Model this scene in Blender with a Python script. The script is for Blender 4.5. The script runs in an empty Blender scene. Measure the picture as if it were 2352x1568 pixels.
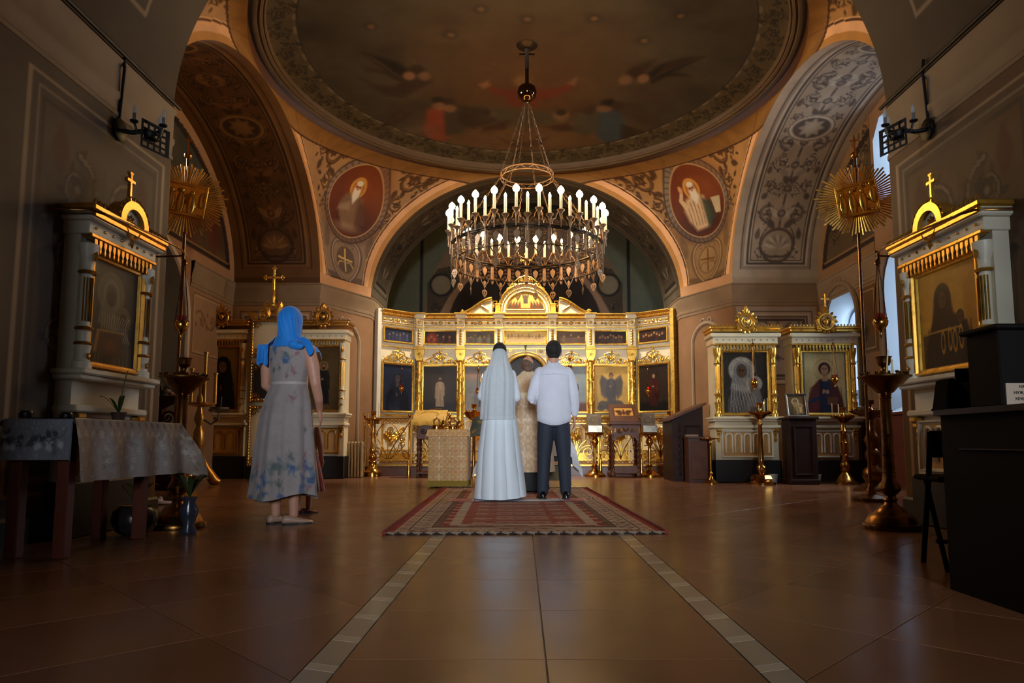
import bpy, bmesh, math, random
import numpy as np
from mathutils import Vector, Matrix

scene = bpy.context.scene
COL = scene.collection
PI = math.pi
rng = random.Random(7)

# ------------------------------------------------------------------ camera
cam_d = bpy.data.cameras.new('camera')
cam = bpy.data.objects.new('camera', cam_d)
COL.objects.link(cam)
cam.location = (-0.07, 0.0, 0.65)
cam.rotation_euler = (PI / 2 + math.atan(151 / 1580), 0, 0)
cam_d.sensor_width = 36.0
cam_d.lens = 1580 / 2352 * 36
cam_d.shift_x = -24 / 2352
cam_d.shift_y = 80 / 2352
cam_d.clip_start = 0.05
scene.camera = cam

# ------------------------------------------------------------------ world, daylight, exposure
world = bpy.data.worlds.new('world')
scene.world = world
world.use_nodes = True
wn = world.node_tree
bg = wn.nodes['Background']
bg.inputs['Color'].default_value = (0.62, 0.78, 1.0, 1)
bg.inputs['Strength'].default_value = 1.0


def daylight(name, loc, target, sx, sy, power, col=(0.66, 0.82, 1.0)):
    d = bpy.data.lights.new(name, 'AREA')
    d.shape = 'RECTANGLE'
    d.size, d.size_y, d.energy, d.color = sx, sy, power, col
    o = bpy.data.objects.new(name, d)
    COL.objects.link(o)
    o.location = loc
    v = Vector(target) - Vector(loc)
    o.rotation_euler = v.to_track_quat('-Z', 'Y').to_euler()
    return o


# daylight outside the windows of the south arm (right), the sanctuary, and at the end of the added west porch
daylight('window_daylight', (7.5, 9.9, 2.5), (0, 9.9, 1.3), 1.9, 3.0, 360)
daylight('window_daylight', (7.3, 13.6, 2.2), (3.0, 9.5, 1.2), 1.2, 2.0, 190)
daylight('window_daylight', (7.5, 9.96, 5.3), (0, 10.3, 2.8), 1.9, 1.6, 330)
daylight('window_daylight', (-7.2, 8.0, 4.8), (4.8, 12.4, 3.6), 1.8, 1.2, 1100, (0.80, 0.90, 1.0))  # through the added left window, aimed at the right soffit
daylight('west_daylight', (0.5, -11.8, 2.3), (0.1, 8, 2.0), 2.2, 3.2, 3200, (0.80, 0.90, 1.0))
daylight('sanctuary_daylight', (4.95, 17.2, 4.2), (0, 17.3, 4.0), 0.8, 1.6, 14)

vs = scene.view_settings
vs.view_transform = 'Standard'
vs.look = 'None'
vs.exposure = 0.0
vs.gamma = 1.0
vs.use_curve_mapping = False
try:
    scene.cycles.max_bounces = 7
    scene.cycles.diffuse_bounces = 4
    scene.cycles.glossy_bounces = 4
    scene.cycles.transparent_max_bounces = 12
    scene.cycles.caustics_reflective = False
    scene.cycles.caustics_refractive = False
    scene.cycles.sample_clamp_indirect = 4.0
except Exception:
    pass


# ------------------------------------------------------------------ colour and materials
def lin(c):
    c = np.asarray(c, float)
    return np.where(c <= 0.04045, c / 12.92, ((c + 0.055) / 1.055) ** 2.4)


MATS = {}


def mat(name, rgb=(0.5, 0.5, 0.5), rough=0.6, metal=0.0, noise=0.0, nscale=8.0, bump=0.0, bscale=40.0,
        emit=None, estr=0.0, coat=0.0, attr=False, rnoise=0.0, alpha=1.0, sheen=0.0, spec=0.5):
    if name in MATS:
        return MATS[name]
    m = bpy.data.materials.new(name)
    m.use_nodes = True
    nt = m.node_tree
    N, L = nt.nodes, nt.links
    b = N['Principled BSDF']
    r, g, bl = [float(x) for x in lin(rgb)]
    b.inputs['Base Color'].default_value = (r, g, bl, 1)
    b.inputs['Roughness'].default_value = rough
    b.inputs['Metallic'].default_value = metal
    b.inputs['Specular IOR Level'].default_value = spec
    b.inputs['Coat Weight'].default_value = coat
    b.inputs['Coat Roughness'].default_value = 0.08
    b.inputs['Sheen Weight'].default_value = sheen
    b.inputs['Alpha'].default_value = alpha
    src = None
    if attr:
        a = N.new('ShaderNodeAttribute')
        a.attribute_name = 'Col'
        src = a.outputs['Color']
        L.new(src, b.inputs['Base Color'])
    if noise or rnoise or bump:
        tc = N.new('ShaderNodeTexCoord')
        nz = N.new('ShaderNodeTexNoise')
        nz.inputs['Scale'].default_value = nscale
        nz.inputs['Detail'].default_value = 5
        L.new(tc.outputs['Object'], nz.inputs['Vector'])
    if noise:
        mx = N.new('ShaderNodeMix')
        mx.data_type = 'RGBA'
        mx.blend_type = 'MULTIPLY'
        mx.inputs[0].default_value = 1.0
        mr = N.new('ShaderNodeMapRange')
        mr.inputs['From Min'].default_value = 0.25
        mr.inputs['From Max'].default_value = 0.75
        mr.inputs['To Min'].default_value = 1 - noise
        mr.inputs['To Max'].default_value = 1 + noise * 0.6
        L.new(nz.outputs['Fac'], mr.inputs['Value'])
        cb = N.new('ShaderNodeCombineColor')
        for i in range(3):
            L.new(mr.outputs['Result'], cb.inputs[i])
        if src is None:
            mx.inputs[6].default_value = (r, g, bl, 1)
        else:
            L.new(src, mx.inputs[6])
        L.new(cb.outputs['Color'], mx.inputs[7])
        L.new(mx.outputs[2], b.inputs['Base Color'])
    if rnoise:
        mr2 = N.new('ShaderNodeMapRange')
        mr2.inputs['To Min'].default_value = max(0.02, rough - rnoise)
        mr2.inputs['To Max'].default_value = rough + rnoise
        L.new(nz.outputs['Fac'], mr2.inputs['Value'])
        L.new(mr2.outputs['Result'], b.inputs['Roughness'])
    if bump:
        n2 = N.new('ShaderNodeTexNoise')
        n2.inputs['Scale'].default_value = bscale
        n2.inputs['Detail'].default_value = 4
        L.new(tc.outputs['Object'], n2.inputs['Vector'])
        bp = N.new('ShaderNodeBump')
        bp.inputs['Strength'].default_value = bump
        bp.inputs['Distance'].default_value = 0.01
        L.new(n2.outputs['Fac'], bp.inputs['Height'])
        L.new(bp.outputs['Normal'], b.inputs['Normal'])
    if emit is not None:
        e = [float(x) for x in lin(emit)]
        b.inputs['Emission Color'].default_value = (*e, 1)
        b.inputs['Emission Strength'].default_value = estr
    MATS[name] = m
    return m


GOLD = mat('gilding', (0.94, 0.73, 0.32), 0.30, 0.85, noise=0.18, nscale=14, rnoise=0.1)
GOLDD = mat('old_gilding', (0.80, 0.58, 0.26), 0.33, 0.9, noise=0.25, nscale=18, rnoise=0.1)
BRASS = mat('brass', (0.80, 0.58, 0.27), 0.2, 1.0, noise=0.25, nscale=10, rnoise=0.08)
BRASSD = mat('aged_brass', (0.52, 0.36, 0.18), 0.28, 1.0, noise=0.35, nscale=9, rnoise=0.1)
SILVER = mat('tarnished_silver', (0.62, 0.58, 0.52), 0.33, 0.9, noise=0.3, nscale=12)
CREAM = mat('cream_paint', (0.90, 0.83, 0.68), 0.42, noise=0.06, nscale=5)
IVORY = mat('ivory_paint', (0.86, 0.82, 0.73), 0.42, noise=0.08, nscale=5)
OCHRE = mat('ochre_panel', (0.80, 0.62, 0.36), 0.5, noise=0.1)
WOOD = mat('carved_brown_wood', (0.36, 0.20, 0.11), 0.42, noise=0.35, nscale=7, spec=0.35)
WOODD = mat('dark_brown_wood', (0.19, 0.105, 0.07), 0.55, noise=0.3, nscale=6, spec=0.2)
BLACK = mat('black_painted_wood', (0.06, 0.05, 0.045), 0.45, noise=0.2)
BLACKM = mat('black_iron', (0.07, 0.06, 0.055), 0.5, metal=0.4)
WHITE = mat('white_enamel', (0.86, 0.86, 0.85), 0.4)
GLASSR = mat('ruby_glass', (0.45, 0.05, 0.05), 0.12, alpha=0.75)
WAX = mat('wax', (0.90, 0.80, 0.55), 0.5)
FLAME = mat('flame', (1, 0.8, 0.4), 0.5, emit=(1, 0.72, 0.35), estr=14)
LAMPRED = mat('red_lamp_glow', (1, 0.1, 0.05), 0.5, emit=(1, 0.12, 0.06), estr=6)
PAINT = mat('fresco_paint', (1, 1, 1), 0.62, attr=True, noise=0.14, nscale=3.0, spec=0.25)
ICONP = mat('icon_paint', (1, 1, 1), 0.4, attr=True, noise=0.08, nscale=20, spec=0.2)
SKIN = mat('skin', (0.78, 0.56, 0.46), 0.5)


# ------------------------------------------------------------------ mesh builder
class MB:
    def __init__(s):
        s.v, s.f = [], []
        s.M = Matrix.Identity(4)

    def at(s, loc=(0, 0, 0), rot=(0, 0, 0), sc=(1, 1, 1)):
        from mathutils import Euler
        s.M = Matrix.Translation(loc) @ Euler(rot).to_matrix().to_4x4() @ Matrix.Diagonal((*sc, 1))
        return s

    def add(s, vs_, fs):
        b = len(s.v)
        M = s.M
        s.v.extend([tuple(M @ Vector(p)) for p in vs_])
        s.f.extend([tuple(i + b for i in f) for f in fs])
        return s

    def box(s, c, d, bev=0.0):
        x, y, z = d[0] / 2, d[1] / 2, d[2] / 2
        cx, cy, cz = c
        if bev <= 0:
            P = [(cx + i * x, cy + j * y, cz + k * z) for k in (-1, 1) for j in (-1, 1) for i in (-1, 1)]
            return s.add(P, [(0, 2, 3, 1), (4, 5, 7, 6), (0, 1, 5, 4), (2, 6, 7, 3), (0, 4, 6, 2), (1, 3, 7, 5)])
        b = min(bev, x * .9, y * .9, z * .9)
        ring = lambda ix, iy, zz: [(cx - ix, cy - iy + 0, zz), (cx + ix, cy - iy, zz), (cx + ix, cy + iy, zz), (cx - ix, cy + iy, zz)]
        oct_ = lambda zz: [(cx - x + b, cy - y, zz), (cx + x - b, cy - y, zz), (cx + x, cy - y + b, zz), (cx + x, cy + y - b, zz),
                           (cx + x - b, cy + y, zz), (cx - x + b, cy + y, zz), (cx - x, cy + y - b, zz), (cx - x, cy - y + b, zz)]
        octi = lambda zz: [(px + (b if px < cx else -b), py + (b if py < cy else -b), zz) for px, py, _ in oct_(zz)]
        octi = lambda zz: [(cx + (px - cx) * (x - b) / x, cy + (py - cy) * (y - b) / y, zz) for px, py, _ in oct_(zz)]
        P = octi(cz - z) + oct_(cz - z + b) + oct_(cz + z - b) + octi(cz + z)
        F = [tuple(range(7, -1, -1)), tuple(range(24, 32))]
        for r in range(3):
            for i in range(8):
                j = (i + 1) % 8
                F.append((r * 8 + i, r * 8 + j, r * 8 + 8 + j, r * 8 + 8 + i))
        return s.add(P, F)

    def lathe(s, prof, seg=20, c=(0, 0, 0), a0=0.0, a1=2 * PI, lobes=0, lamp=0.0, cap=True):
        full = abs(a1 - a0 - 2 * PI) < 1e-6
        n = seg if full else seg + 1
        P, F = [], []
        for (r, z) in prof:
            for i in range(n):
                a = a0 + (a1 - a0) * i / seg
                rr = r * (1 + lamp * math.cos(lobes * a)) if lobes else r
                P.append((c[0] + rr * math.cos(a), c[1] + rr * math.sin(a), c[2] + z))
        for k in range(len(prof) - 1):
            for i in range(seg):
                j = (i + 1) % n
                F.append((k * n + i, k * n + j, (k + 1) * n + j, (k + 1) * n + i))
        if full and cap:
            if prof[0][0] > 1e-4:
                F.append(tuple(range(n - 1, -1, -1)))
            if prof[-1][0] > 1e-4:
                F.append(tuple((len(prof) - 1) * n + i for i in range(n)))
        return s.add(P, F)

    def tube(s, pts, r, seg=6, closed=False, cap=True):
        pts = [Vector(p) for p in pts]
        n = len(pts)
        rs = r if hasattr(r, '__len__') else [r] * n
        P, F = [], []
        up = None
        for i in range(n):
            if closed:
                t = pts[(i + 1) % n] - pts[i - 1]
            else:
                t = pts[min(i + 1, n - 1)] - pts[max(i - 1, 0)]
            if t.length < 1e-9:
                t = Vector((0, 0, 1))
            t.normalize()
            if up is None:
                up = Vector((0, 0, 1)) if abs(t.z) < .9 else Vector((1, 0, 0))
            x = t.cross(up)
            if x.length < 1e-6:
                x = t.cross(Vector((0.3, 1, 0.2)))
            x.normalize()
            y = x.cross(t)
            up = y
            for k in range(seg):
                a = 2 * PI * k / seg
                P.append(tuple(pts[i] + (x * math.cos(a) + y * math.sin(a)) * rs[i]))
        m = n if closed else n - 1
        for i in range(m):
            for k in range(seg):
                a, b2 = i * seg, ((i + 1) % n) * seg
                F.append((a + k, a + (k + 1) % seg, b2 + (k + 1) % seg, b2 + k))
        if cap and not closed:
            F.append(tuple(range(seg - 1, -1, -1)))
            F.append(tuple((n - 1) * seg + k for k in range(seg)))
        return s.add(P, F)

    def ball(s, c, r, seg=10, rings=6):
        rx, ry, rz = r if hasattr(r, '__len__') else (r, r, r)
        P, F = [], []
        for j in range(1, rings):
            ph = PI * j / rings
            for i in range(seg):
                a = 2 * PI * i / seg
                P.append((c[0] + rx * math.sin(ph) * math.cos(a), c[1] + ry * math.sin(ph) * math.sin(a), c[2] - rz * math.cos(ph)))
        P += [(c[0], c[1], c[2] - rz), (c[0], c[1], c[2] + rz)]
        for j in range(rings - 2):
            for i in range(seg):
                k = (i + 1) % seg
                F.append((j * seg + i, j * seg + k, (j + 1) * seg + k, (j + 1) * seg + i))
        b, t = len(P) - 2, len(P) - 1
        for i in range(seg):
            k = (i + 1) % seg
            F.append((b, k, i))
            F.append((t, (rings - 2) * seg + i, (rings - 2) * seg + k))
        return s.add(P, F)

    def prism(s, poly, y0, y1, axis='y'):
        """2D outline (x,z) extruded along y (or (x,y) along z, or (y,z) along x)"""
        n = len(poly)
        mk = {'y': lambda p, d: (p[0], d, p[1]), 'z': lambda p, d: (p[0], p[1], d), 'x': lambda p, d: (d, p[0], p[1])}[axis]
        P = [mk(p, y0) for p in poly] + [mk(p, y1) for p in poly]
        F = [tuple(range(n)), tuple(range(2 * n - 1, n - 1, -1))]
        F += [((i + 1) % n, i, n + i, n + (i + 1) % n) for i in range(n)]
        return s.add(P, F)

    def plate(s, outer, holes, y0, y1, axis='y'):
        """flat plate with holes, triangulated"""
        bm = bmesh.new()
        loops = [outer] + list(holes)
        allv, edges = [], []
        for lp in loops:
            vv = [bm.verts.new((p[0], p[1], 0)) for p in lp]
            allv.append(vv)
            for i in range(len(vv)):
                edges.append(bm.edges.new((vv[i], vv[(i + 1) % len(vv)])))
        bmesh.ops.triangle_fill(bm, use_beauty=True, use_dissolve=False, edges=edges)
        bm.verts.index_update()
        pts = [(v.co.x, v.co.y) for v in bm.verts]
        tris = [tuple(v.index for v in f.verts) for f in bm.faces]
        mk = {'y': lambda p, d: (p[0], d, p[1]), 'z': lambda p, d: (p[0], p[1], d), 'x': lambda p, d: (d, p[0], p[1])}[axis]
        n = len(pts)
        P = [mk(p, y0) for p in pts] + [mk(p, y1) for p in pts]
        F = [t for t in tris] + [tuple(i + n for i in t[::-1]) for t in tris]
        for vv in allv:
            for i in range(len(vv)):
                a, b2 = vv[i].index, vv[(i + 1) % len(vv)].index
                F.append((a, b2, b2 + n, a + n))
        bm.free()
        return s.add(P, F)

    def sweep(s, path, prof, closed=False):
        """profile (offset to the right-hand side, z) along a plan path [(x,y)], mitred"""
        n = len(path)
        P, F = [], []
        k = len(prof)
        for i in range(n):
            p = Vector(path[i])
            a = Vector(path[i - 1]) if (i > 0 or closed) else None
            b = Vector(path[(i + 1) % n]) if (i < n - 1 or closed) else None
            d1 = (p - a).normalized() if a is not None else (b - p).normalized()
            d2 = (b - p).normalized() if b is not None else d1
            n1 = Vector((d1.y, -d1.x))
            n2 = Vector((d2.y, -d2.x))
            m = (n1 + n2)
            m = m / max(0.2, m.dot(n1)) if m.length > 1e-6 else n1
            for (o, z) in prof:
                P.append((p.x + m.x * o, p.y + m.y * o, z))
        for i in range(n if closed else n - 1):
            j = (i + 1) % n
            for q in range(k - 1):
                F.append((i * k + q, j * k + q, j * k + q + 1, i * k + q + 1))
        return s.add(P, F)

    def grid(s, P, closed_u=False, closed_v=False):
        """P[i][j] -> point"""
        n, m = len(P), len(P[0])
        V = [tuple(p) for row in P for p in row]
        F = []
        for i in range(n if closed_u else n - 1):
            for j in range(m if closed_v else m - 1):
                a, b2 = i, (i + 1) % n
                c, d = j, (j + 1) % m
                F.append((a * m + c, a * m + d, b2 * m + d, b2 * m + c))
        return s.add(V, F)

    def mesh(s, name):
        me = bpy.data.meshes.new(name)
        me.from_pydata(s.v, [], s.f)
        me.update()
        return me

    def build(s, name, m, parent=None, smooth=40):
        return obj(name, s.mesh(name), m, parent, smooth)


def fix_normals(me):
    bm = bmesh.new()
    bm.from_mesh(me)
    bmesh.ops.recalc_face_normals(bm, faces=bm.faces)
    bm.to_mesh(me)
    bm.free()


def obj(name, me, m, parent=None, smooth=40, fix=True):
    if fix and len(me.polygons) < 60000:
        fix_normals(me)
    o = bpy.data.objects.new(name, me)
    COL.objects.link(o)
    if m is not None:
        me.materials.append(m)
    if parent is not None:
        o.parent = parent
    if smooth:
        me.polygons.foreach_set('use_smooth', [True] * len(me.polygons))
        if smooth < 180:
            try:
                me.set_sharp_from_angle(angle=math.radians(smooth))
            except Exception:
                pass
    return o


def tag(o, label=None, cat=None, group=None, kind=None):
    if label:
        o['label'] = label
    if cat:
        o['category'] = cat
    if group:
        o['group'] = group
    if kind:
        o['kind'] = kind
    return o


def thing(name, label, cat, loc=(0, 0, 0), rotz=0.0, group=None):
    o = bpy.data.objects.new(name, None)
    o.empty_display_size = 0.1
    COL.objects.link(o)
    o.location = loc
    o.rotation_euler = (0, 0, rotz)
    return tag(o, label, cat, group)


def struct(name, mb_or_me, m, smooth=40, parent=None):
    me = mb_or_me.mesh(name) if isinstance(mb_or_me, MB) else mb_or_me
    o = obj(name, me, m, parent, smooth)
    o['kind'] = 'structure'
    return o


def share(name, src, parent, loc=(0, 0, 0), rot=(0, 0, 0), sc=(1, 1, 1)):
    """another object on the same mesh data"""
    o = bpy.data.objects.new(name, src.data)
    COL.objects.link(o)
    o.parent = parent
    o.location, o.rotation_euler, o.scale = loc, rot, sc
    return o


def copy_tree(o, parent=None):
    c = o.copy()
    COL.objects.link(c)
    c.parent = parent
    for ch in o.children:
        copy_tree(ch, c)
    return c


# ------------------------------------------------------------------ painted surfaces: colours on a fine mesh
def vnoise(u, v, seed=0):
    u = np.asarray(u, float)
    v = np.asarray(v, float)
    iu, iv = np.floor(u).astype(np.int64), np.floor(v).astype(np.int64)
    fu, fv = u - iu, v - iv
    fu, fv = fu * fu * (3 - 2 * fu), fv * fv * (3 - 2 * fv)

    def h(a, b):
        x = (a * 374761393 + b * 668265263 + seed * 1442695041) & 0x7fffffff
        x = ((x ^ (x >> 13)) * 1274126177) & 0x7fffffff
        return ((x ^ (x >> 16)) & 0xffff) / 65535.0
    return (h(iu, iv) * (1 - fu) + h(iu + 1, iv) * fu) * (1 - fv) + (h(iu, iv + 1) * (1 - fu) + h(iu + 1, iv + 1) * fu) * fv


def fbm(u, v, seed=0, oct_=4):
    s_, a, t = 0, 1.0, 0
    for i in range(oct_):
        s_ = s_ + a * vnoise(u * 2 ** i, v * 2 ** i, seed + i)
        t += a
        a *= .5
    return s_ / t


def spiral(cx, cy, r, turns=1.5, a0=0.0, d=1, n=22, r1=0.12):
    out = []
    for i in range(n):
        f = i / (n - 1)
        a = a0 + d * turns * 2 * PI * f
        q = r * (1 - f * (1 - r1))
        out.append((cx + q * math.cos(a), cy + q * math.sin(a)))
    return out


def arc(cx, cy, r, a0, a1, n=16, ry=None):
    ry = r if ry is None else ry
    return [(cx + r * math.cos(math.radians(a0 + (a1 - a0) * i / (n - 1))), cy + ry * math.sin(math.radians(a0 + (a1 - a0) * i / (n - 1)))) for i in range(n)]


def bez(p0, p1, p2, p3, n=14):
    return [tuple((1 - t) ** 3 * a + 3 * (1 - t) ** 2 * t * b + 3 * (1 - t) * t * t * c + t ** 3 * d for a, b, c, d in zip(p0, p1, p2, p3)) for t in [i / (n - 1) for i in range(n)]]


class Canvas:
    """colours (sRGB values) over chart coordinates U,V given for every mesh point"""

    def __init__(s, U, V, base):
        s.U, s.V = np.asarray(U, float), np.asarray(V, float)
        s.C = np.empty(s.U.shape + (3,))
        s.C[:] = base
        s.flat = s.U.ndim == 1

    def put(s, mask, col, idx=None):
        col = np.asarray(col, float)
        if idx is None:
            s.C += mask[..., None] * (col - s.C)
        else:
            s.C[idx] += mask[..., None] * (col - s.C[idx])

    def win(s, u0, v0, u1, v1):
        return np.nonzero((s.U >= u0) & (s.U <= u1) & (s.V >= v0) & (s.V <= v1))

    def ell(s, cx, cy, rx, ry=None, col=(0, 0, 0), soft=0.15, a=1.0, rot=0.0):
        ry = rx if ry is None else ry
        R = max(rx, ry) * (1 + soft) + 1e-6
        ix = s.win(cx - R, cy - R, cx + R, cy + R)
        du, dv = s.U[ix] - cx, s.V[ix] - cy
        if rot:
            c_, s_ = math.cos(rot), math.sin(rot)
            du, dv = du * c_ + dv * s_, -du * s_ + dv * c_
        d = np.sqrt((du / rx) ** 2 + (dv / ry) ** 2)
        s.put(np.clip((1 + soft - d) / (2 * soft + 1e-6), 0, 1) * a, col, ix)
        return s

    def ring(s, cx, cy, r, w, col, a=1.0, ry=None, soft=None):
        k = 1 if ry is None else r / ry
        R = (r + w) * max(1, 1 / k)
        ix = s.win(cx - R, cy - R, cx + R, cy + R)
        d = np.abs(np.hypot(s.U[ix] - cx, (s.V[ix] - cy) * k) - r)
        so = w * .4 if soft is None else soft
        s.put(np.clip((w / 2 + so / 2 - d) / so, 0, 1) * a, col, ix)
        return s

    def rect(s, u0, v0, u1, v1, col, a=1.0, soft=0.004):
        ix = s.win(u0 - soft, v0 - soft, u1 + soft, v1 + soft)
        u, v = s.U[ix], s.V[ix]
        d = np.minimum(np.minimum(u - u0, u1 - u), np.minimum(v - v0, v1 - v))
        s.put(np.clip(d / soft + .5, 0, 1) * a, col, ix)
        return s

    def frame(s, u0, v0, u1, v1, w, col, a=1.0):
        ix = s.win(u0, v0, u1, v1)
        u, v = s.U[ix], s.V[ix]
        d = np.minimum(np.minimum(u - u0, u1 - u), np.minimum(v - v0, v1 - v))
        s.put((d <= w) * a * 1.0, col, ix)
        return s

    def poly(s, pts, col, a=1.0, soft=0.006):
        pts = np.asarray(pts, float)
        lo, hi = pts.min(0) - soft, pts.max(0) + soft
        ix = s.win(lo[0], lo[1], hi[0], hi[1])
        u, v = s.U[ix], s.V[ix]
        if u.size == 0:
            return s
        ins = np.zeros(u.shape, bool)
        dm = np.full(u.shape, 1e9)
        n = len(pts)
        for i in range(n):
            x0, y0 = pts[i]
            x1, y1 = pts[(i + 1) % n]
            cr = ((y0 > v) != (y1 > v))
            with np.errstate(divide='ignore', invalid='ignore'):
                xi = (x1 - x0) * (v - y0) / (y1 - y0 + 1e-12) + x0
            ins ^= cr & (u < xi)
            ex, ey = x1 - x0, y1 - y0
            t = np.clip(((u - x0) * ex + (v - y0) * ey) / (ex * ex + ey * ey + 1e-12), 0, 1)
            dm = np.minimum(dm, np.hypot(u - x0 - t * ex, v - y0 - t * ey))
        sd = np.where(ins, dm, -dm)
        s.put(np.clip(sd / soft * .5 + .5, 0, 1) * a, col, ix)
        return s

    def line(s, pts, w, col, a=1.0, w1=None, soft=None):
        pts = np.asarray(pts, float)
        w1 = w if w1 is None else w1
        W = max(w, w1)
        n = len(pts) - 1
        lo, hi = pts.min(0) - W, pts.max(0) + W
        ix = s.win(lo[0], lo[1], hi[0], hi[1])
        u, v = s.U[ix], s.V[ix]
        if u.size == 0:
            return s
        m = np.zeros(u.shape)
        for i in range(n):
            x0, y0 = pts[i]
            ex, ey = pts[i + 1] - pts[i]
            t = np.clip(((u - x0) * ex + (v - y0) * ey) / (ex * ex + ey * ey + 1e-12), 0, 1)
            d = np.hypot(u - x0 - t * ex, v - y0 - t * ey)
            ww = (w + (w1 - w) * (i + t) / n) / 2
            so = ww * .5 if soft is None else soft
            m = np.maximum(m, np.clip((ww - d) / so + .5, 0, 1))
        s.put(m * a, col, ix)
        return s

    def mul(s, f):
        s.C *= np.asarray(f)[..., None]
        return s


def painted(name, P, C, m=None, parent=None, closed_u=False, smooth=180, kind=None, flip=False):
    """P (n,m,3) points, C (n,m,3) sRGB -> coloured grid mesh"""
    P = np.asarray(P, float)
    n, k = P.shape[:2]
    me = bpy.data.meshes.new(name)
    me.vertices.add(n * k)
    me.vertices.foreach_set('co', P.reshape(-1).astype(np.float32))
    rows = np.arange(n if closed_u else n - 1)
    i, j = np.meshgrid(rows, np.arange(k - 1), indexing='ij')
    i2 = (i + 1) % n
    q = np.stack([i * k + j, i2 * k + j, i2 * k + j + 1, i * k + j + 1], -1).reshape(-1, 4)
    if flip:
        q = q[:, ::-1]
    nf = len(q)
    me.loops.add(nf * 4)
    me.polygons.add(nf)
    me.loops.foreach_set('vertex_index', q.reshape(-1).astype(np.int32))
    me.polygons.foreach_set('loop_start', (np.arange(nf) * 4).astype(np.int32))
    me.polygons.foreach_set('use_smooth', np.ones(nf, bool))
    me.update(calc_edges=True)
    at = me.color_attributes.new('Col', 'FLOAT_COLOR', 'POINT')
    c4 = np.ones((n * k, 4), np.float32)
    c4[:, :3] = lin(np.clip(C, 0, 1)).reshape(-1, 3)
    at.data.foreach_set('color', c4.reshape(-1))
    o = obj(name, me, m or PAINT, parent, 0, fix=False)
    if kind:
        o['kind'] = kind
    return o


def flatgrid(w, h, step, u0=None, v0=None):
    n, k = max(2, int(w / step) + 1), max(2, int(h / step) + 1)
    u0 = -w / 2 if u0 is None else u0
    v0 = 0 if v0 is None else v0
    U, V = np.meshgrid(np.linspace(u0, u0 + w, n), np.linspace(v0, v0 + h, k), indexing='ij')
    return U, V


# ================================================================== the building
XN = 3.27      # half width of nave and altar arch
XS = 3.95      # side arch plane
XE = 5.6       # end walls of the arms
YN, YA = 6.05, 14.3
YSC, ASY = 9.9, 3.05      # side arch centre and half span
YF1, YF2 = YSC - ASY, YSC + ASY
ZC = 3.67
APEX_A, APEX_S = 6.36, 6.08
DC = (0.0, 10.15)
DR, DZ, DRISE = 3.9, 6.36, 0.42
SOLEA = 0.185
YSOL = 13.5

TAN = (0.62, 0.46, 0.32)
TANL = (0.80, 0.62, 0.48)
OCH = (0.55, 0.36, 0.16)
WALL = mat('limewashed_wall', (0.56, 0.41, 0.28), 0.7, noise=0.18, nscale=2.2, spec=0.25)
WALLD = mat('dark_wall', (0.25, 0.20, 0.14), 0.75, noise=0.3, nscale=1.5)
CORN = mat('painted_cornice', (0.52, 0.42, 0.31), 0.65, noise=0.15, nscale=3)
REVEAL = mat('window_reveal', (0.62, 0.66, 0.70), 0.8)
RED = mat('rust_wainscot', (0.36, 0.16, 0.09), 0.6, noise=0.2)


def mixc(a, b, t):
    return tuple(np.asarray(a) * (1 - t) + np.asarray(b) * t)


# ---------------------------------------------------------------- ornament painting
def leaf(cv, x, y, ang, L, w, col, a=1.0):
    c_, s_ = math.cos(ang), math.sin(ang)
    pts = []
    for t in (0, .15, .35, .6, .85, 1):
        pts.append((L * t, w * math.sin(PI * min(1, t ** .8))))
    pts = pts + [(px, -py) for px, py in pts[-2:0:-1]]
    cv.poly([(x + px * c_ - py * s_, y + px * s_ + py * c_) for px, py in pts], col, a, soft=max(.004, w * .25))


def scroll(cv, cx, cy, r, a0, d, dark, mid, turns=1.35, flower=True):
    sp = spiral(cx, cy, r, turns, a0, d, 20)
    cv.line(sp, r * .34, dark, .9, r * .14)
    for i in (0, 3, 6, 9, 12, 15):
        x, y = sp[i]
        a = math.atan2(y - cy, x - cx)
        leaf(cv, x, y, a + d * .8, r * .50, r * .13, dark, .85)
        leaf(cv, x, y, a + PI - d * .5, r * .30, r * .08, dark, .7)
    cv.line([(x + r * .03, y + r * .05) for x, y in sp], r * .13, mid, .85, r * .04)
    if flower:
        for k in range(6):
            leaf(cv, cx, cy, a0 + k * PI / 3, r * .42, r * .13, dark, .9)
        cv.ell(cx, cy, r * .13, None, mid, .4, .9)


def rinceau(cv, u0, u1, vc, h, dark, mid, per=None):
    per = per or h * 1.25
    n = max(1, int(round((u1 - u0) / per)))
    L = (u1 - u0) / n
    for i in range(n):
        c = u0 + (i + .5) * L
        up = 1 if i % 2 else -1
        wave = bez((c - L * .5, vc - up * h * .25), (c - L * .2, vc - up * h * .5), (c + L * .1, vc - up * h * .45), (c + L * .5, vc + up * h * .25), 9)
        cv.line(wave, h * .12, dark, .8, h * .08)
        scroll(cv, c, vc + up * h * .06, h * .33, -up * PI / 2, up, dark, mid, 1.2)
        leaf(cv, c + L * .42, vc + up * h * .2, up * 1.1, h * .34, h * .09, dark, .7)
        leaf(cv, c - L * .42, vc + up * h * .2, PI - up * 1.0, h * .3, h * .08, dark, .7)


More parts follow.
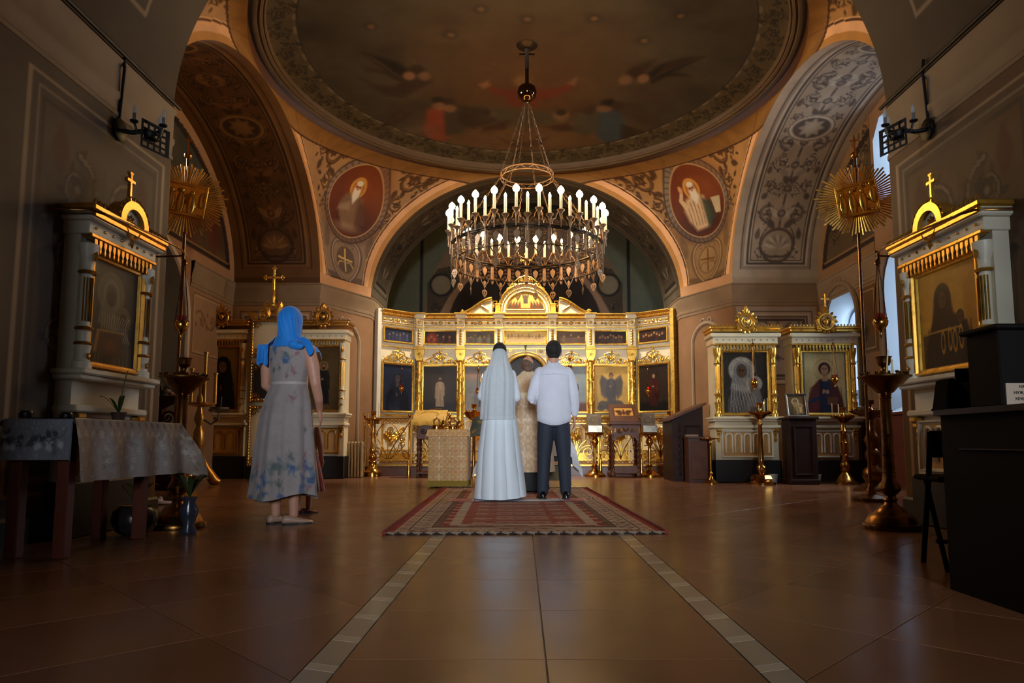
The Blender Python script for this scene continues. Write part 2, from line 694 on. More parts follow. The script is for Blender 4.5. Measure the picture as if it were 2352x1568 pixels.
def candelabra(cv, uc, v0, v1, hw, dark, mid, lite, shell=True, oval=None):
    """mirror-symmetric climbing scroll ornament"""
    v = v0
    if shell:
        for k in range(9):
            a = PI * (.08 + .84 * k / 8)
            leaf(cv, uc, v + hw * .42, a, hw * .60, hw * .085, mid if k % 2 else lite, .95)
        cv.ring(uc, v + hw * .52, hw * .66, hw * .12, dark, .85)
        for sg in (-1, 1):
            scroll(cv, uc + sg * hw * .62, v + hw * .22, hw * .24, PI / 2, -sg, dark, lite, 1.2, False)
            cv.line(bez((uc, v + hw * .08), (uc + sg * hw * .6, v - hw * .05), (uc + sg * hw * 1.0, v + hw * .6), (uc + sg * hw * .45, v + hw * 1.25), 10), hw * .12, dark, .85, hw * .05)
            leaf(cv, uc + sg * hw * .2, v + hw * 1.2, PI / 2 - sg * .7, hw * .6, hw * .14, dark, .85)
            leaf(cv, uc + sg * hw * .85, v + hw * .75, PI / 2 + sg * .1, hw * .5, hw * .11, dark, .8)
        v += hw * 1.3
    i = 0
    while v < v1:
        st = hw * (1.15 if i % 2 == 0 else .9)
        for sg in (-1, 1):
            if i % 3 == 0:
                scroll(cv, uc + sg * hw * .52, v + st * .5, hw * .38, -PI / 2, sg, dark, mid, 1.4)
                leaf(cv, uc + sg * hw * .08, v + st * .3, PI / 2 - sg * .75, hw * .62, hw * .14, lite, .8)
                leaf(cv, uc + sg * hw * .9, v + st * .95, PI / 2 + sg * .5, hw * .34, hw * .12, dark, .85)
            elif i % 3 == 1:
                scroll(cv, uc + sg * hw * .34, v + st * .35, hw * .26, PI / 2, sg, dark, lite, 1.3, False)
                scroll(cv, uc + sg * hw * .72, v + st * .62, hw * .25, -PI / 2, -sg, dark, mid, 1.2)
                leaf(cv, uc, v + st * .6, PI / 2 - sg * .55, hw * .6, hw * .13, dark, .85)
            else:
                scroll(cv, uc + sg * hw * .5, v + st * .5, hw * .36, PI / 2, -sg, dark, lite, 1.35)
                leaf(cv, uc + sg * hw * .12, v + st * .02, PI / 2 - sg * .9, hw * .55, hw * .13, mid, .85)
                leaf(cv, uc + sg * hw * .88, v + st * .1, PI / 2 - sg * .1, hw * .4, hw * .1, dark, .8)
        cv.line([(uc, v), (uc, v + st)], hw * .08, dark, .75)
        cv.poly([(uc - hw * .2, v + st * .45), (uc, v + st * .15), (uc + hw * .2, v + st * .45), (uc, v + st * .8)], mid, .9)
        cv.ring(uc, v + st * .45, hw * .12, hw * .07, dark, .8)
        v += st
        i += 1
    if oval:
        cv.ell(uc, oval, hw * .85, hw * .66, lite, .05)
        cv.ring(uc, oval, hw * .8, hw * .06, dark, .7, ry=hw * .62)
        cv.ell(uc, oval, hw * .66, hw * .50, dark, .05, .85)
        for q in range(8):
            leaf(cv, uc, oval, q * PI / 4, hw * .48, hw * .13, lite, .8)


# ---------------------------------------------------------------- floor: slabs, strips of inlay
GROUT = mat('floor_joint', (0.20, 0.12, 0.08), 0.5)


def floormat(name, rgb, r0):
    m = mat(name, rgb, r0, noise=0.12, nscale=1.7, rnoise=0.06, spec=0.15)
    return m


SLAB = [floormat('polished_slab_%d' % i, c, .23) for i, c in enumerate([(0.50, 0.34, 0.235), (0.475, 0.32, 0.22), (0.515, 0.355, 0.25)])]
STRIPG = floormat('grey_inlay', (0.62, 0.56, 0.48), .2)
STRIPL = floormat('pale_inlay', (0.72, 0.66, 0.57), .2)

mb = MB()
mb.add([(-9, -6.2, -.012), (9, -6.2, -.012), (9, 19.5, -.012), (-9, 19.5, -.012)], [(0, 1, 2, 3)])
mb.box((0, 6.6, -.2), (18, 25.8, .36))
floor = struct('floor', mb, GROUT, 0)


def tilemesh(w, l, bev=.0012):
    m_ = MB()
    z0, z1 = -.011, 0.0
    P = []
    for z, d in ((z0, 0), (z1 - bev, 0), (z1, bev)):
        P += [(-w / 2 + d, -l / 2 + d, z), (w / 2 - d, -l / 2 + d, z), (w / 2 - d, l / 2 - d, z), (-w / 2 + d, l / 2 - d, z)]
    F = [(8, 9, 10, 11)]
    for r in (0, 4):
        F += [(r + i, r + (i + 1) % 4, r + 4 + (i + 1) % 4, r + 4 + i) for i in range(4)]
    m_.add(P, F)
    return m_.mesh('floor_tile')


T = 0.6025
tile_mes = []
for k in range(3):
    me = tilemesh(T - .004, T - .004)
    me.materials.append(SLAB[k])
    tile_mes.append(me)


def put_tile(me, x, y, rz=0.0, name='floor_tile'):
    o = bpy.data.objects.new(name, me)
    COL.objects.link(o)
    o.parent = floor
    o.location = (x, y, 0)
    o.rotation_euler = (0, 0, rz)
    return o


YT0 = 1580 * .65 / 480.0      # a cross joint measured in the photograph
ntile = 0
for k in range(-2, 19):
    for sx in (-1, 1):
        put_tile(tile_mes[(k * 3 + sx) % 3], sx * T / 2, YT0 + (k + .5) * T)
        ntile += 1
# inlay strips beside the middle slabs
SW = .098
for sx in (-1, 1):
    x0, x1 = sx * (T + .002), sx * (T + SW)
    for k in range(-3, 39):
        y = 1.2 + k * .292
        sk = -.035
        mbs = {}
        for nm, ya, yb, mm in (('inlay_tile', y, y + .235, STRIPG), ('inlay_tile', y + .238, y + .289, STRIPL)):
            if y > 9 and mm is STRIPL:
                continue
            q = MB()
            xa, xb = min(x0, x1), max(x0, x1)
            s0, s1 = (sk, 0) if sx > 0 else (0, sk)
            s0, s1 = -s0, -s1
            if y > 9:
                yb = y + .289
            q.prism([(xa, ya + s1), (xb, ya + s0), (xb, yb + s0), (xa, yb + s1)], -.011, 0.0, 'z')
            q.build(nm, mm, floor, 0)
# slabs laid diagonally outside the strips: whole ones in view, kept clear of the strips
XB = T + SW + .004


def clip(poly, fn):
    out = []
    for i in range(len(poly)):
        a, b = poly[i], poly[(i + 1) % len(poly)]
        fa, fb = fn(a), fn(b)
        if fa >= 0:
            out.append(a)
        if (fa >= 0) != (fb >= 0):
            t = fa / (fa - fb)
            out.append((a[0] + (b[0] - a[0]) * t, a[1] + (b[1] - a[1]) * t))
    return out


h = T / math.sqrt(2)
for sx in (-1, 1):
    for i in range(-30, 40):
        for j in range(-12, 13):
            cx_ = sx * XB + (j if i % 2 == 0 else j + .5) * 2 * h * sx
            cy_ = 2.36 + .02 + i * h
            ax = abs(cx_)
            if cx_ * sx < 0 or ax < XB - h or cy_ < 1.2 or cy_ > 13.6:
                continue
            lim = XN if cy_ < 6.6 else XE
            if ax > lim + .3 or ax > .83 * cy_ + .9:
                continue
            cut = ax < XB + h or cy_ > YSOL - h
            far = cy_ > 10.2
            if cut or far:
                g = .002
                pl = [(cx_ + (h - g), cy_), (cx_, cy_ + (h - g)), (cx_ - (h - g), cy_), (cx_, cy_ - (h - g))]
                pl = clip(pl, lambda p: sx * p[0] - XB)
                pl = clip(pl, lambda p: YSOL - p[1])
                if len(pl) < 3:
                    continue
                q = MB()
                q.prism(pl, -.011, 0.0, 'z')
                q.build('floor_tile', SLAB[(i * 5 + j) % 3], floor, 0)
            else:
                put_tile(tile_mes[(i * 5 + j * 3) % 3], cx_, cy_, PI / 4)
            ntile += 1

# solea step
mb = MB()
mb.box((0, (YSOL + 19) / 2, SOLEA / 2 - .01), (7.9, 19 - YSOL, SOLEA - .02))
mb.box((0, (YSOL + 19) / 2 - .015, SOLEA - .012), (7.9, 19 - YSOL + .03, .024), .006)
struct('floor_solea_step', mb, mat('solea_stone', (0.42, 0.25, 0.17), .3, noise=.15), 0)


# ---------------------------------------------------------------- walls of the piers (plan path, both sides)
def ellarch(c, a, z0, b, t):
    return c + a * math.cos(t), z0 + b * math.sin(t)


def pierpath(sx, near):
    if near:
        return [(sx * XN, -6.0), (sx * XN, YN), (sx * XS, YF1), (sx * XE, YF1)]
    return [(sx * XE, YF2), (sx * XS, YF2), (sx * XN, YA), (sx * XN, 16.0)]


CPROF = [(0.0, 3.24), (.012, 3.245), (.014, 3.30), (.024, 3.31), (.026, 3.36), (.016, 3.37), (.03, 3.46), (.055, 3.55), (.06, 3.60), (.06, 3.635), (.075, 3.65), (.075, ZC), (0, ZC)]
NPROF = [(0.0, 3.20), (.012, 3.205), (.012, 3.24), (.004, 3.25), (.006, 3.33), (.02, 3.36), (.02, 3.40), (.006, 3.41), (.008, 3.62), (.03, 3.66), (.03, ZC), (0, ZC)]


def path_wall(path, z0, z1):
    q = MB()
    n = len(path)
    P = [(x, y, z0) for x, y in path] + [(x, y, z1) for x, y in path]
    q.add(P, [(i, i + 1, n + i + 1, n + i) for i in range(n - 1)])
    return q


for sx, side in ((-1, 'left'), (1, 'right')):
    for near in (True, False):
        p = pierpath(sx, near)
        nm = 'wall_%s_%s_pier' % (side, 'near' if near else 'far')
        w = struct(nm, path_wall(p, 0.0, ZC), WALL, 0)
        # cornice offset goes towards the room
        pp = p if sx < 0 else p[::-1]
        q = MB()
        q.sweep(pp, NPROF if near else CPROF)
        q.build('cornice', CORN, w, 30)
        q = MB()
        q.sweep(pp, [(0, 0), (.03, 0), (.03, .16), (.018, .18), (0, .18)])
        q.build('plinth', BLACK, w, 30)


# ---------------------------------------------------------------- arch soffits with painted panels
def soffit(name, curve, d0, d1, wall_axis, dark, mid, lite, base, shell=True, oval=None, step=.022, lo=0.0, hi=PI, band=.16):
    """curve(t)->(a,z); extruded along the other axis from d0 to d1. Painted frame + candelabra from both feet."""
    n = 220
    ts = np.linspace(lo, hi, n)
    A = np.array([curve(t) for t in ts])
    seg = np.r_[0, np.cumsum(np.hypot(np.diff(A[:, 0]), np.diff(A[:, 1])))]
    S = seg[-1]
    n2 = int(S / step)
    si = np.linspace(0, S, n2)
    a = np.interp(si, seg, A[:, 0])
    z = np.interp(si, seg, A[:, 1])
    W = abs(d1 - d0)
    m2 = int(W / step)
    dd = np.linspace(d0, d1, m2)
    V, U = np.meshgrid(si, np.abs(dd - d0), indexing='ij')
    cv = Canvas(U, V, base)
    b = band * W
    edge = np.minimum(U, W - U)
    ve = np.minimum(V, S - V)
    ed = np.minimum(edge, ve - .12)
    for lo_, hi_, c_, al in ((.0, .55, lite, .35), (.55, .62, dark, .9), (.62, .85, mid, .7), (.85, .95, lite, .8), (.95, 1.12, dark, .95), (1.12, 1.2, lite, .7), (1.2, 1.3, dark, .9)):
        cv.put(((ed >= lo_ * b) & (ed < hi_ * b)) * al, c_)
    hw = (W / 2 - b * 1.35)
    half = S / 2
    cvv = Canvas(U, np.minimum(V, S - V), base)
    cvv.C = cv.C
    candelabra(cvv, W / 2, b * 1.3 + .14, half - .05, hw, dark, mid, lite, shell, oval)
    P = np.empty(U.shape + (3,))
    if wall_axis == 'x':       # curve runs in y,z ; extrude in x
        P[..., 0] = np.broadcast_to(dd[None, :], U.shape)
        P[..., 1] = a[:, None]
    else:
        P[..., 1] = np.broadcast_to(dd[None, :], U.shape)
        P[..., 0] = a[:, None]
    P[..., 2] = z[:, None]
    cvv.C *= (0.9 + .2 * fbm(U * 2.5, V * 2.5, 3))[..., None]
    return painted(name, P, cvv.C, kind='structure')


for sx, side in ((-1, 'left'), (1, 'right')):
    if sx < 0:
        d_, m_, l_, b_ = (0.20, 0.12, 0.06), (0.42, 0.27, 0.14), (0.50, 0.36, 0.20), (0.33, 0.21, 0.11)  # shade of the unlit left arch put into these colours
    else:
        d_, m_, l_, b_ = (0.30, 0.26, 0.24), (0.52, 0.47, 0.42), (0.72, 0.66, 0.58), (0.62, 0.55, 0.47)  # daylight grey put into the right arch colours
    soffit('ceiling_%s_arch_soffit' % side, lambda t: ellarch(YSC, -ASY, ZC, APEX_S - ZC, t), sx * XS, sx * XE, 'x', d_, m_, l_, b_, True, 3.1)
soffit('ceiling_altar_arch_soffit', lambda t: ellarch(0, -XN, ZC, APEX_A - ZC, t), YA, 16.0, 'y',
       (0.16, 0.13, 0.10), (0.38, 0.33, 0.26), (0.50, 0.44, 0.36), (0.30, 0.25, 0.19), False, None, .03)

# nave vault over the camera
zi = 3.74
n = 90
ts = np.linspace(0, PI, 260)
A = np.array([ellarch(0, -XN, ZC, APEX_A - ZC, t) for t in ts])
ys = np.linspace(-6.0, YN, 420)
V, U = np.meshgrid(np.r_[0, np.cumsum(np.hypot(np.diff(A[:, 0]), np.diff(A[:, 1])))], ys, indexing='ij')
S = V.max()
cv = Canvas(U, V, (0.29, 0.23, 0.17))
Vm = np.minimum(V, S - V)
Ue = YN - U
ed = np.minimum(Ue - .0, Vm + .35)
for lo_, hi_, c_, al in ((.62, .66, (0.62, 0.52, 0.40), .9), (.68, .80, (0.30, 0.24, 0.19), .8), (.80, .9, (0.40, 0.33, 0.27), .8), (.9, .94, (0.55, 0.47, 0.38), .8), (.94, 1.02, (0.26, 0.21, 0.17), .7)):
    e2 = np.minimum(Ue, Vm + .12)
    cv.put(((e2 >= lo_) & (e2 < hi_)) * al, c_)
e2 = np.minimum(Ue, Vm + .12)
cv.put((e2 >= 1.02) * .55, (0.33, 0.27, 0.22))
for k in range(6):
    scroll(cv, YN - 1.55 - k * .9, 1.55, .3, PI / 2, 1 if k % 2 else -1, (0.24, 0.19, 0.14), (0.46, 0.38, 0.28))
    scroll(cv, YN - 1.55 - k * .9, S - 1.55, .3, PI / 2, 1 if k % 2 else -1, (0.24, 0.19, 0.14), (0.46, 0.38, 0.28))
P = np.empty(U.shape + (3,))
P[..., 0] = A[:, 0][:, None]
P[..., 1] = U
P[..., 2] = A[:, 1][:, None]
painted('ceiling_nave_vault', P, cv.C, kind='structure')

# crossing face of the near arch (gives the vault its edge, seen from beyond only)
# ---------------------------------------------------------------- pendentives (Coons patches)


def pend_points(sx, sy, ns, nt):
    """sy=+1 altar side, -1 nave side"""
    s = np.linspace(0, 1, ns)[:, None]
    t = np.linspace(0, 1, nt)[None, :]
    ph = t * PI / 2
    yf = YSC + sy * ASY
    A_ = np.stack([np.full_like(ph, sx * XS), YSC + sy * ASY * np.cos(ph), ZC + (APEX_S - ZC) * np.sin(ph)], -1)
    ya = YA if sy > 0 else YN
    B_ = np.stack([sx * XN * np.cos(ph), np.full_like(ph, ya), ZC + (APEX_A - ZC) * np.sin(ph)], -1)
    th = (PI / 2) * s
    Cx = sx * DR * np.cos(th)
    Cy = DC[1] + sy * DR * np.sin(th)
    c0, c1 = np.array([sx * DR, DC[1]]), np.array([0, DC[1] + sy * DR])
    dev = np.stack([Cx - ((1 - s) * c0[0] + s * c1[0]), Cy - ((1 - s) * c0[1] + s * c1[1])], -1)
    P = np.empty((ns, nt, 3))
    P[..., 0] = (1 - s) * A_[..., 0] + s * B_[..., 0] + t * dev[..., 0]
    P[..., 1] = (1 - s) * A_[..., 1] + s * B_[..., 1] + t * dev[..., 1]
    P[..., 2] = (1 - s) * A_[..., 2] + s * B_[..., 2]
    return P, A_[0], B_[0]


def curvedist(P, Q):
    best = np.full(P.shape[:2], 1e9)
    for i in range(0, len(Q)):
        best = np.minimum(best, np.linalg.norm(P - Q[i], axis=-1))
    return best


def saint_medallion(cv, cx, cy, r, lf):
    cv.ell(cx, cy, r * 1.17, r * 1.17, (0.50, 0.44, 0.36) if not lf else (0.52, 0.42, 0.35), .03)
    for k in range(40):
        a = 2 * PI * k / 40
        cv.line([(cx + r * 1.03 * math.cos(a), cy + r * 1.03 * math.sin(a)), (cx + r * 1.14 * math.cos(a + .05), cy + r * 1.14 * math.sin(a + .05))], r * .05, (0.34, 0.27, 0.20), .6)
    cv.ring(cx, cy, r * 1.16, r * .04, (0.26, 0.19, 0.13), .9)
    cv.ell(cx, cy, r, r, (0.42, 0.19, 0.09), .03)
    cv.ell(cx + r * .3, cy + r * .45, r * .6, r * .5, (0.52, 0.26, 0.10), .6, .7)
    cv.ell(cx, cy - r * .6, r * .9, r * .42, (0.24, 0.12, 0.08), .6, .8)
    cv.ring(cx, cy, r * .99, r * .035, (0.74, 0.60, 0.40), .9)
    hx = cx + (-.02 if lf else -.12) * r
    hy = cy + r * .42
    cv.ell(hx, hy, r * .28, r * .28, (0.80, 0.56, 0.22), .06)
    cv.ell(hx, hy, r * .21, r * .22, (0.66, 0.40, 0.14), .1)
    robe = (0.72, 0.60, 0.48) if lf else (0.84, 0.70, 0.52)
    cv.poly([(hx - r * .5, cy - r * .1), (hx - r * .34, cy + r * .2), (hx, cy + r * .3), (hx + r * .32, cy + r * .16), (hx + r * .42, cy - r * .35), (hx + r * .3, cy - r * .72), (hx - r * .2, cy - r * .75), (hx - r * .42, cy - r * .42)], robe if not lf else (0.50, 0.38, 0.28), .95, r * .06)
    cv.poly([(hx + r * .2, cy + r * .15), (hx + r * .5, cy - r * .05), (hx + r * .6, cy - r * .5), (hx + r * .25, cy - r * .78), (hx + r * .2, cy - r * .2)], (0.20, 0.24, 0.17) if not lf else (0.36, 0.22, 0.15), .9, r * .05)
    for k in range(6):
        cv.line([(hx - r * .35 + k * r * .12, cy + r * .1), (hx - r * .3 + k * r * .11, cy - r * .6)], r * .03, (0.46, 0.33, 0.22), .6)
    if not lf:
        cv.line([(hx - r * .4, cy), (hx - r * .5, cy + r * .2), (hx - r * .38, cy + r * .42)], r * .17, robe, .95, r * .09)
        cv.ell(hx - r * .38, cy + r * .48, r * .07, r * .1, (0.78, 0.56, 0.38))
        cv.poly([(cx + r * .42, cy + r * .05), (cx + r * .8, cy), (cx + r * .72, cy - r * .45), (cx + r * .5, cy - r * .42)], (0.72, 0.64, 0.48))
    else:
        cv.poly([(hx - r * .5, cy - r * .15), (hx - r * .1, cy + r * .05), (hx - r * .05, cy - r * .2), (hx - r * .55, cy - r * .3)], (0.60, 0.48, 0.38), .8, r * .05)
        cv.ell(cx - r * .1, cy - r * .72, r * .5, r * .14, (0.60, 0.48, 0.38), .5, .6)
    cv.ell(hx, hy, r * .13, r * .17, (0.74, 0.52, 0.36), .1)
    cv.ell(hx, hy + r * .13, r * .12, r * .07, (0.86, 0.80, 0.70), .3)
    cv.poly([(hx - r * .13, hy - r * .02), (hx + r * .13, hy - r * .02), (hx + r * .14, hy - r * .2), (hx, hy - r * .44), (hx - r * .12, hy - r * .22)], (0.88, 0.83, 0.74), .95, r * .03)
    cv.ell(hx, hy - r * .0, r * .035, r * .06, (0.68, 0.44, 0.30))
    for sg in (-1, 1):
        cv.ell(hx + sg * r * .055, hy + r * .03, r * .028, r * .018, (0.12, 0.06, 0.04))


for sx in (-1, 1):
    for sy in (1, -1):
        fine = True
        ns, nt = (230, 230) if sy > 0 else (130, 130)
        P, Ac, Bc = pend_points(sx, sy, ns, nt)
        c0 = P[ns // 2, int(nt * .52)]
        tx = P[-1, int(nt * .5)] - P[0, int(nt * .5)]
        tx[2] = 0
        tx /= np.linalg.norm(tx)
        if sx > 0:
            tx = -tx
        U = (P - c0) @ tx
        V = P[..., 2] - c0[2]
        # true distance from the two arches
        dA = curvedist(P, Ac[::2])
        dB = curvedist(P, Bc[::2])
        rr = np.hypot(P[..., 0] - DC[0], P[..., 1] - DC[1])
        dT = np.maximum(0, np.hypot(rr - DR, P[..., 2] - DZ))
        base = (0.66, 0.48, 0.27) if sx > 0 else (0.64, 0.48, 0.31)
        cv = Canvas(U, V, base)
        cv.C *= (0.92 + .16 * fbm(U * 3, V * 3, 5))[..., None]
        if fine:
            dk, md, lt = (0.26, 0.16, 0.08), (0.46, 0.32, 0.17), (0.72, 0.60, 0.42)
            r = .66
            mx = .02
            my = -.05
            # scrolls filling the two upper horns and the sides
            for (a, b, q) in ((.98, .60, .23), (1.42, .90, .21), (1.85, 1.06, .16), (2.25, 1.14, .11), (2.6, 1.18, .08), (.90, .14, .15), (.62, .98, .17), (1.02, 1.04, .15), (.36, 1.06, .13), (.82, -.2, .1), (1.25, .55, .1), (1.62, .72, .1)):
                for sg in (-1, 1):
                    scroll(cv, mx + sg * a, my + b, q, PI / 2, sg, dk, md, 1.4)
                    for e in range(5):
                        leaf(cv, mx + sg * a + q * 1.1 * math.cos(e * 1.3), my + b + q * 1.1 * math.sin(e * 1.3), e * 1.3 + .6, q * .9, q * .24, dk, .85)
            # grey lower field with the cross cartouche
            g1, g2, g3 = ((0.36, 0.29, 0.24), (0.52, 0.44, 0.37), (0.70, 0.60, 0.50)) if sx < 0 else ((0.40, 0.29, 0.17), (0.55, 0.42, 0.26), (0.70, 0.56, 0.38))
            cv.put(np.clip((-.45 - V) / .25, 0, 1) * .8, g2)
            cy_ = my - 1.12
            for sg in (-1, 1):
                cv.line(bez((mx + sg * .06, cy_ + .36), (mx + sg * .5, cy_ + .45), (mx + sg * .5, cy_ - .2), (mx + sg * .1, cy_ - .45)), .09, g1, .8)
                cv.line(bez((mx + sg * .06, cy_ + .37), (mx + sg * .48, cy_ + .45), (mx + sg * .48, cy_ - .2), (mx + sg * .1, cy_ - .44)), .035, g3, .8)
                scroll(cv, mx + sg * .13, cy_ + .3, .1, PI / 2, sg, g1, g3, 1.3, False)
                leaf(cv, mx + sg * .1, cy_ - .48, PI / 2 - sg * 1.3, .5, .08, g1, .8)
                leaf(cv, mx + sg * .5, cy_ + .5, PI / 2 + sg * .5, .4, .1, g3, .6)
                leaf(cv, mx + sg * .55, cy_ + .1, PI / 2 - sg * .1, .5, .1, g1, .5)
            cv.ell(mx, cy_ - .02, .25, .28, g1, .08, .9)
            gc = (0.82, 0.68, 0.42) if sx < 0 else (0.44, 0.28, 0.13)
            if sx > 0:
                cv.ell(mx, cy_ - .02, .23, .26, (0.62, 0.48, 0.30), .05, .9)
            cv.line([(mx - .01, cy_ + .2), (mx + .01, cy_ - .24)], .04, gc)
            cv.line([(mx - .18, cy_ + .02), (mx + .18, cy_ - .02)], .04, gc)
            for sg in (-1, 1):
                cv.line(arc(mx + sg * .1, cy_ - .16, .1, 90 - sg * 90, 90 + sg * 30), .02, gc)
            saint_medallion(cv, mx, my, r, sx < 0)
            leaf(cv, mx - .25, my + r * 1.2, .2, .5, .1, lt, .9)
            for k in range(7):
                cv.ell(mx + (k - 3) * .07, my + r * 1.22 + .05 * math.cos((k - 3) * .5), .06, .05, lt, .3, .8)
            for sg in (-1, 1):
                scroll(cv, mx + sg * r * 1.2, my - r * .45, .09, PI / 2, -sg, dk, lt, 1.4, False)
        # borders: dark line, light band along each arch; thin dark line along the dome ring
        dmin = np.minimum(dA, dB)
        dlo = P[..., 2] - ZC
        for lo_, hi_, c_ in ((0, .10, (0.78, 0.55, 0.28)), (.10, .21, (0.94, 0.71, 0.50)), (.21, .24, (0.32, 0.19, 0.09)), (.24, .255, (0.88, 0.68, 0.46))):
            mlt = mixc(c_, TAN, .25) if sx < 0 else c_
            cv.put(((dmin >= lo_) & (dmin < hi_)) * 1.0, mlt)
        cv.put((dlo < .22) * 1.0, mixc(TAN, (0.84, 0.62, 0.42), .7))
        cv.put(((dlo >= .22) & (dlo < .245) & (dmin > .2)) * 1.0, (0.30, 0.20, 0.12))
        cv.put(((dT < .48) & (dT > .45)) * .9, (0.24, 0.13, 0.07))
        cv.put(((dT < .45)) * .9, (0.52, 0.36, 0.17))
        painted('ceiling_%s_%s_pendentive' % ('left' if sx < 0 else 'right', 'altar' if sy > 0 else 'nave'), P, cv.C, kind='structure')
        # the arch faces: ochre inner edge (square arris)

# ---------------------------------------------------------------- saucer dome
F_, PX_, PY_, HC = 1580., 1200., 864., .65
PT = math.atan(151 / F_)


def domez(r):
    return DZ + DRISE * math.sqrt(max(0.0, 1 - min(1.0, r / 3.86) ** 2))


def d2(x, y):
    """photo pixel -> plan coordinates of the painting on the dome"""
    r_ = (x - PX_) / F_
    u_ = (PY_ - y) / F_
    z = 6.65
    for _ in range(6):
        t_ = (z - HC) / (u_ * math.cos(PT) + math.sin(PT))
        p_ = (-.07 + r_ * t_ - DC[0], t_ * (math.cos(PT) - u_ * math.sin(PT)) - DC[1])
        z = domez(min(3.7, math.hypot(*p_)))
    return p_


nr, na = 230, 620
rad = 3.82 * np.sin(np.linspace(0.006, PI / 2, nr))
ang = np.linspace(0, 2 * PI, na, endpoint=False)
RR, AA = np.meshgrid(rad, ang, indexing='xy')
X, Y = RR * np.cos(AA), RR * np.sin(AA)
cv = Canvas(X, Y, (0.37, 0.31, 0.22))
nz = fbm(X * .9 + 9, Y * 1.5 + 4, 2, 5)
cv.put(np.clip((nz - .42) * 3, 0, 1) * .75, (0.46, 0.41, 0.31))
cv.put(np.clip((.45 - nz) * 4, 0, 1) * .7, (0.24, 0.20, 0.16))
cx_, cy_ = d2(1200, 235)
cv.ell(cx_, cy_ - .3, 1.5, 2.2, (0.50, 0.29, 0.13), .8, .85)
cx_, cy_ = d2(1200, 320)
cv.ell(cx_, cy_, 2.4, .6, (0.64, 0.44, 0.26), .7, .8)


def P2(*a):
    return [d2(600 + x / 1.96, y / 1.96) for x, y in a]


def fig(pts, col, a=.9, soft=.05):
    cv.poly(P2(*pts), col, a, soft)


def blob(x, y, rx, ry, col, a=.9, soft=.35):
    p = d2(600 + x / 1.96, y / 1.96)
    q = d2(600 + (x + rx) / 1.96, y / 1.96)
    w = d2(600 + x / 1.96, (y + ry) / 1.96)
    cv.ell(p[0], p[1], abs(q[0] - p[0]), abs(w[1] - p[1]), col, soft, a)


SK, DKW = (0.80, 0.56, 0.38), (0.13, 0.08, 0.06)
# flying angels left and right
fig([(455, 235), (540, 300), (590, 350), (640, 370), (660, 310), (620, 280), (560, 262)], DKW)
fig([(455, 300), (560, 315), (640, 345), (640, 372), (560, 335), (470, 318)], (0.28, 0.19, 0.13))
fig([(440, 345), (500, 390), (560, 430), (640, 440), (700, 405), (770, 370), (760, 340), (680, 340), (600, 390), (520, 385)], (0.30, 0.20, 0.15))
blob(700, 315, 36, 22, (0.26, 0.15, 0.09)); blob(665, 342, 28, 18, SK); blob(735, 345, 28, 20, SK, .7)
fig([(1995, 255), (1900, 262), (1800, 290), (1740, 330), (1760, 375), (1820, 345), (1930, 340), (1850, 325), (1920, 290)], DKW)
fig([(1780, 265), (1700, 290), (1650, 330), (1690, 350), (1740, 310)], (0.30, 0.20, 0.14))
fig([(1640, 380), (1720, 395), (1780, 420), (1900, 405), (1830, 440), (1790, 470), (1720, 450), (1660, 420)], (0.40, 0.29, 0.22))
blob(1685, 325, 36, 22, (0.26, 0.15, 0.09)); blob(1720, 355, 26, 20, SK); blob(1640, 360, 30, 22, SK, .6)
# central figure with wide arms
fig([(1000, 365), (1060, 400), (1150, 405), (1200, 380), (1260, 405), (1340, 395), (1400, 370), (1395, 405), (1310, 440), (1250, 450), (1240, 480), (1120, 475), (1110, 440), (1040, 420)], (0.55, 0.19, 0.08), .95)
fig([(980, 380), (1020, 365), (1030, 385), (1000, 400)], SK); fig([(1380, 375), (1420, 350), (1410, 385)], SK)
blob(1175, 368, 32, 22, (0.70, 0.52, 0.34)); blob(1175, 362, 48, 26, (0.66, 0.46, 0.22), .4)
fig([(940, 470), (1080, 480), (1200, 500), (1330, 500), (1400, 540), (1300, 560), (1180, 575), (1080, 570), (990, 560)], (0.40, 0.35, 0.24), .8, .1)
fig([(1000, 570), (1120, 540), (1100, 580), (1000, 590)], (0.34, 0.17, 0.10), .8)
fig([(1280, 570), (1380, 555), (1440, 590), (1340, 590)], (0.34, 0.17, 0.10), .8)
for x in (1010, 1350):
    blob(x, 520, 34, 26, SK, .7); blob(x, 505, 24, 14, DKW, .8)
# kneeling groups
fig([(545, 575), (600, 500), (680, 455), (760, 460), (760, 490), (690, 500), (640, 540), (600, 570)], (0.36, 0.27, 0.19))
fig([(750, 490), (830, 480), (840, 620), (810, 640), (700, 640), (620, 610), (730, 590)], (0.80, 0.33, 0.19), .95)
fig([(620, 608), (730, 590), (760, 640), (700, 640)], (0.44, 0.16, 0.10), .9)
fig([(820, 500), (900, 480), (980, 500), (960, 560), (890, 600), (830, 610)], (0.36, 0.29, 0.22), .9)
fig([(890, 470), (1020, 490), (1060, 540), (960, 580), (890, 560)], (0.28, 0.18, 0.13), .75)
blob(800, 455, 30, 20, DKW); blob(845, 462, 34, 24, (0.30, 0.19, 0.12)); blob(800, 478, 30, 18, SK, .8); blob(850, 488, 28, 18, SK, .8)
fig([(1600, 455), (1700, 470), (1780, 530), (1830, 570), (1740, 550), (1640, 500)], (0.36, 0.27, 0.19))
fig([(1520, 500), (1610, 490), (1640, 560), (1620, 640), (1540, 640), (1500, 600)], (0.32, 0.38, 0.42), .95)
fig([(1620, 560), (1760, 600), (1800, 640), (1620, 645)], (0.24, 0.16, 0.12), .8)
fig([(1420, 510), (1510, 500), (1520, 590), (1460, 610), (1400, 590)], (0.42, 0.37, 0.29), .9)
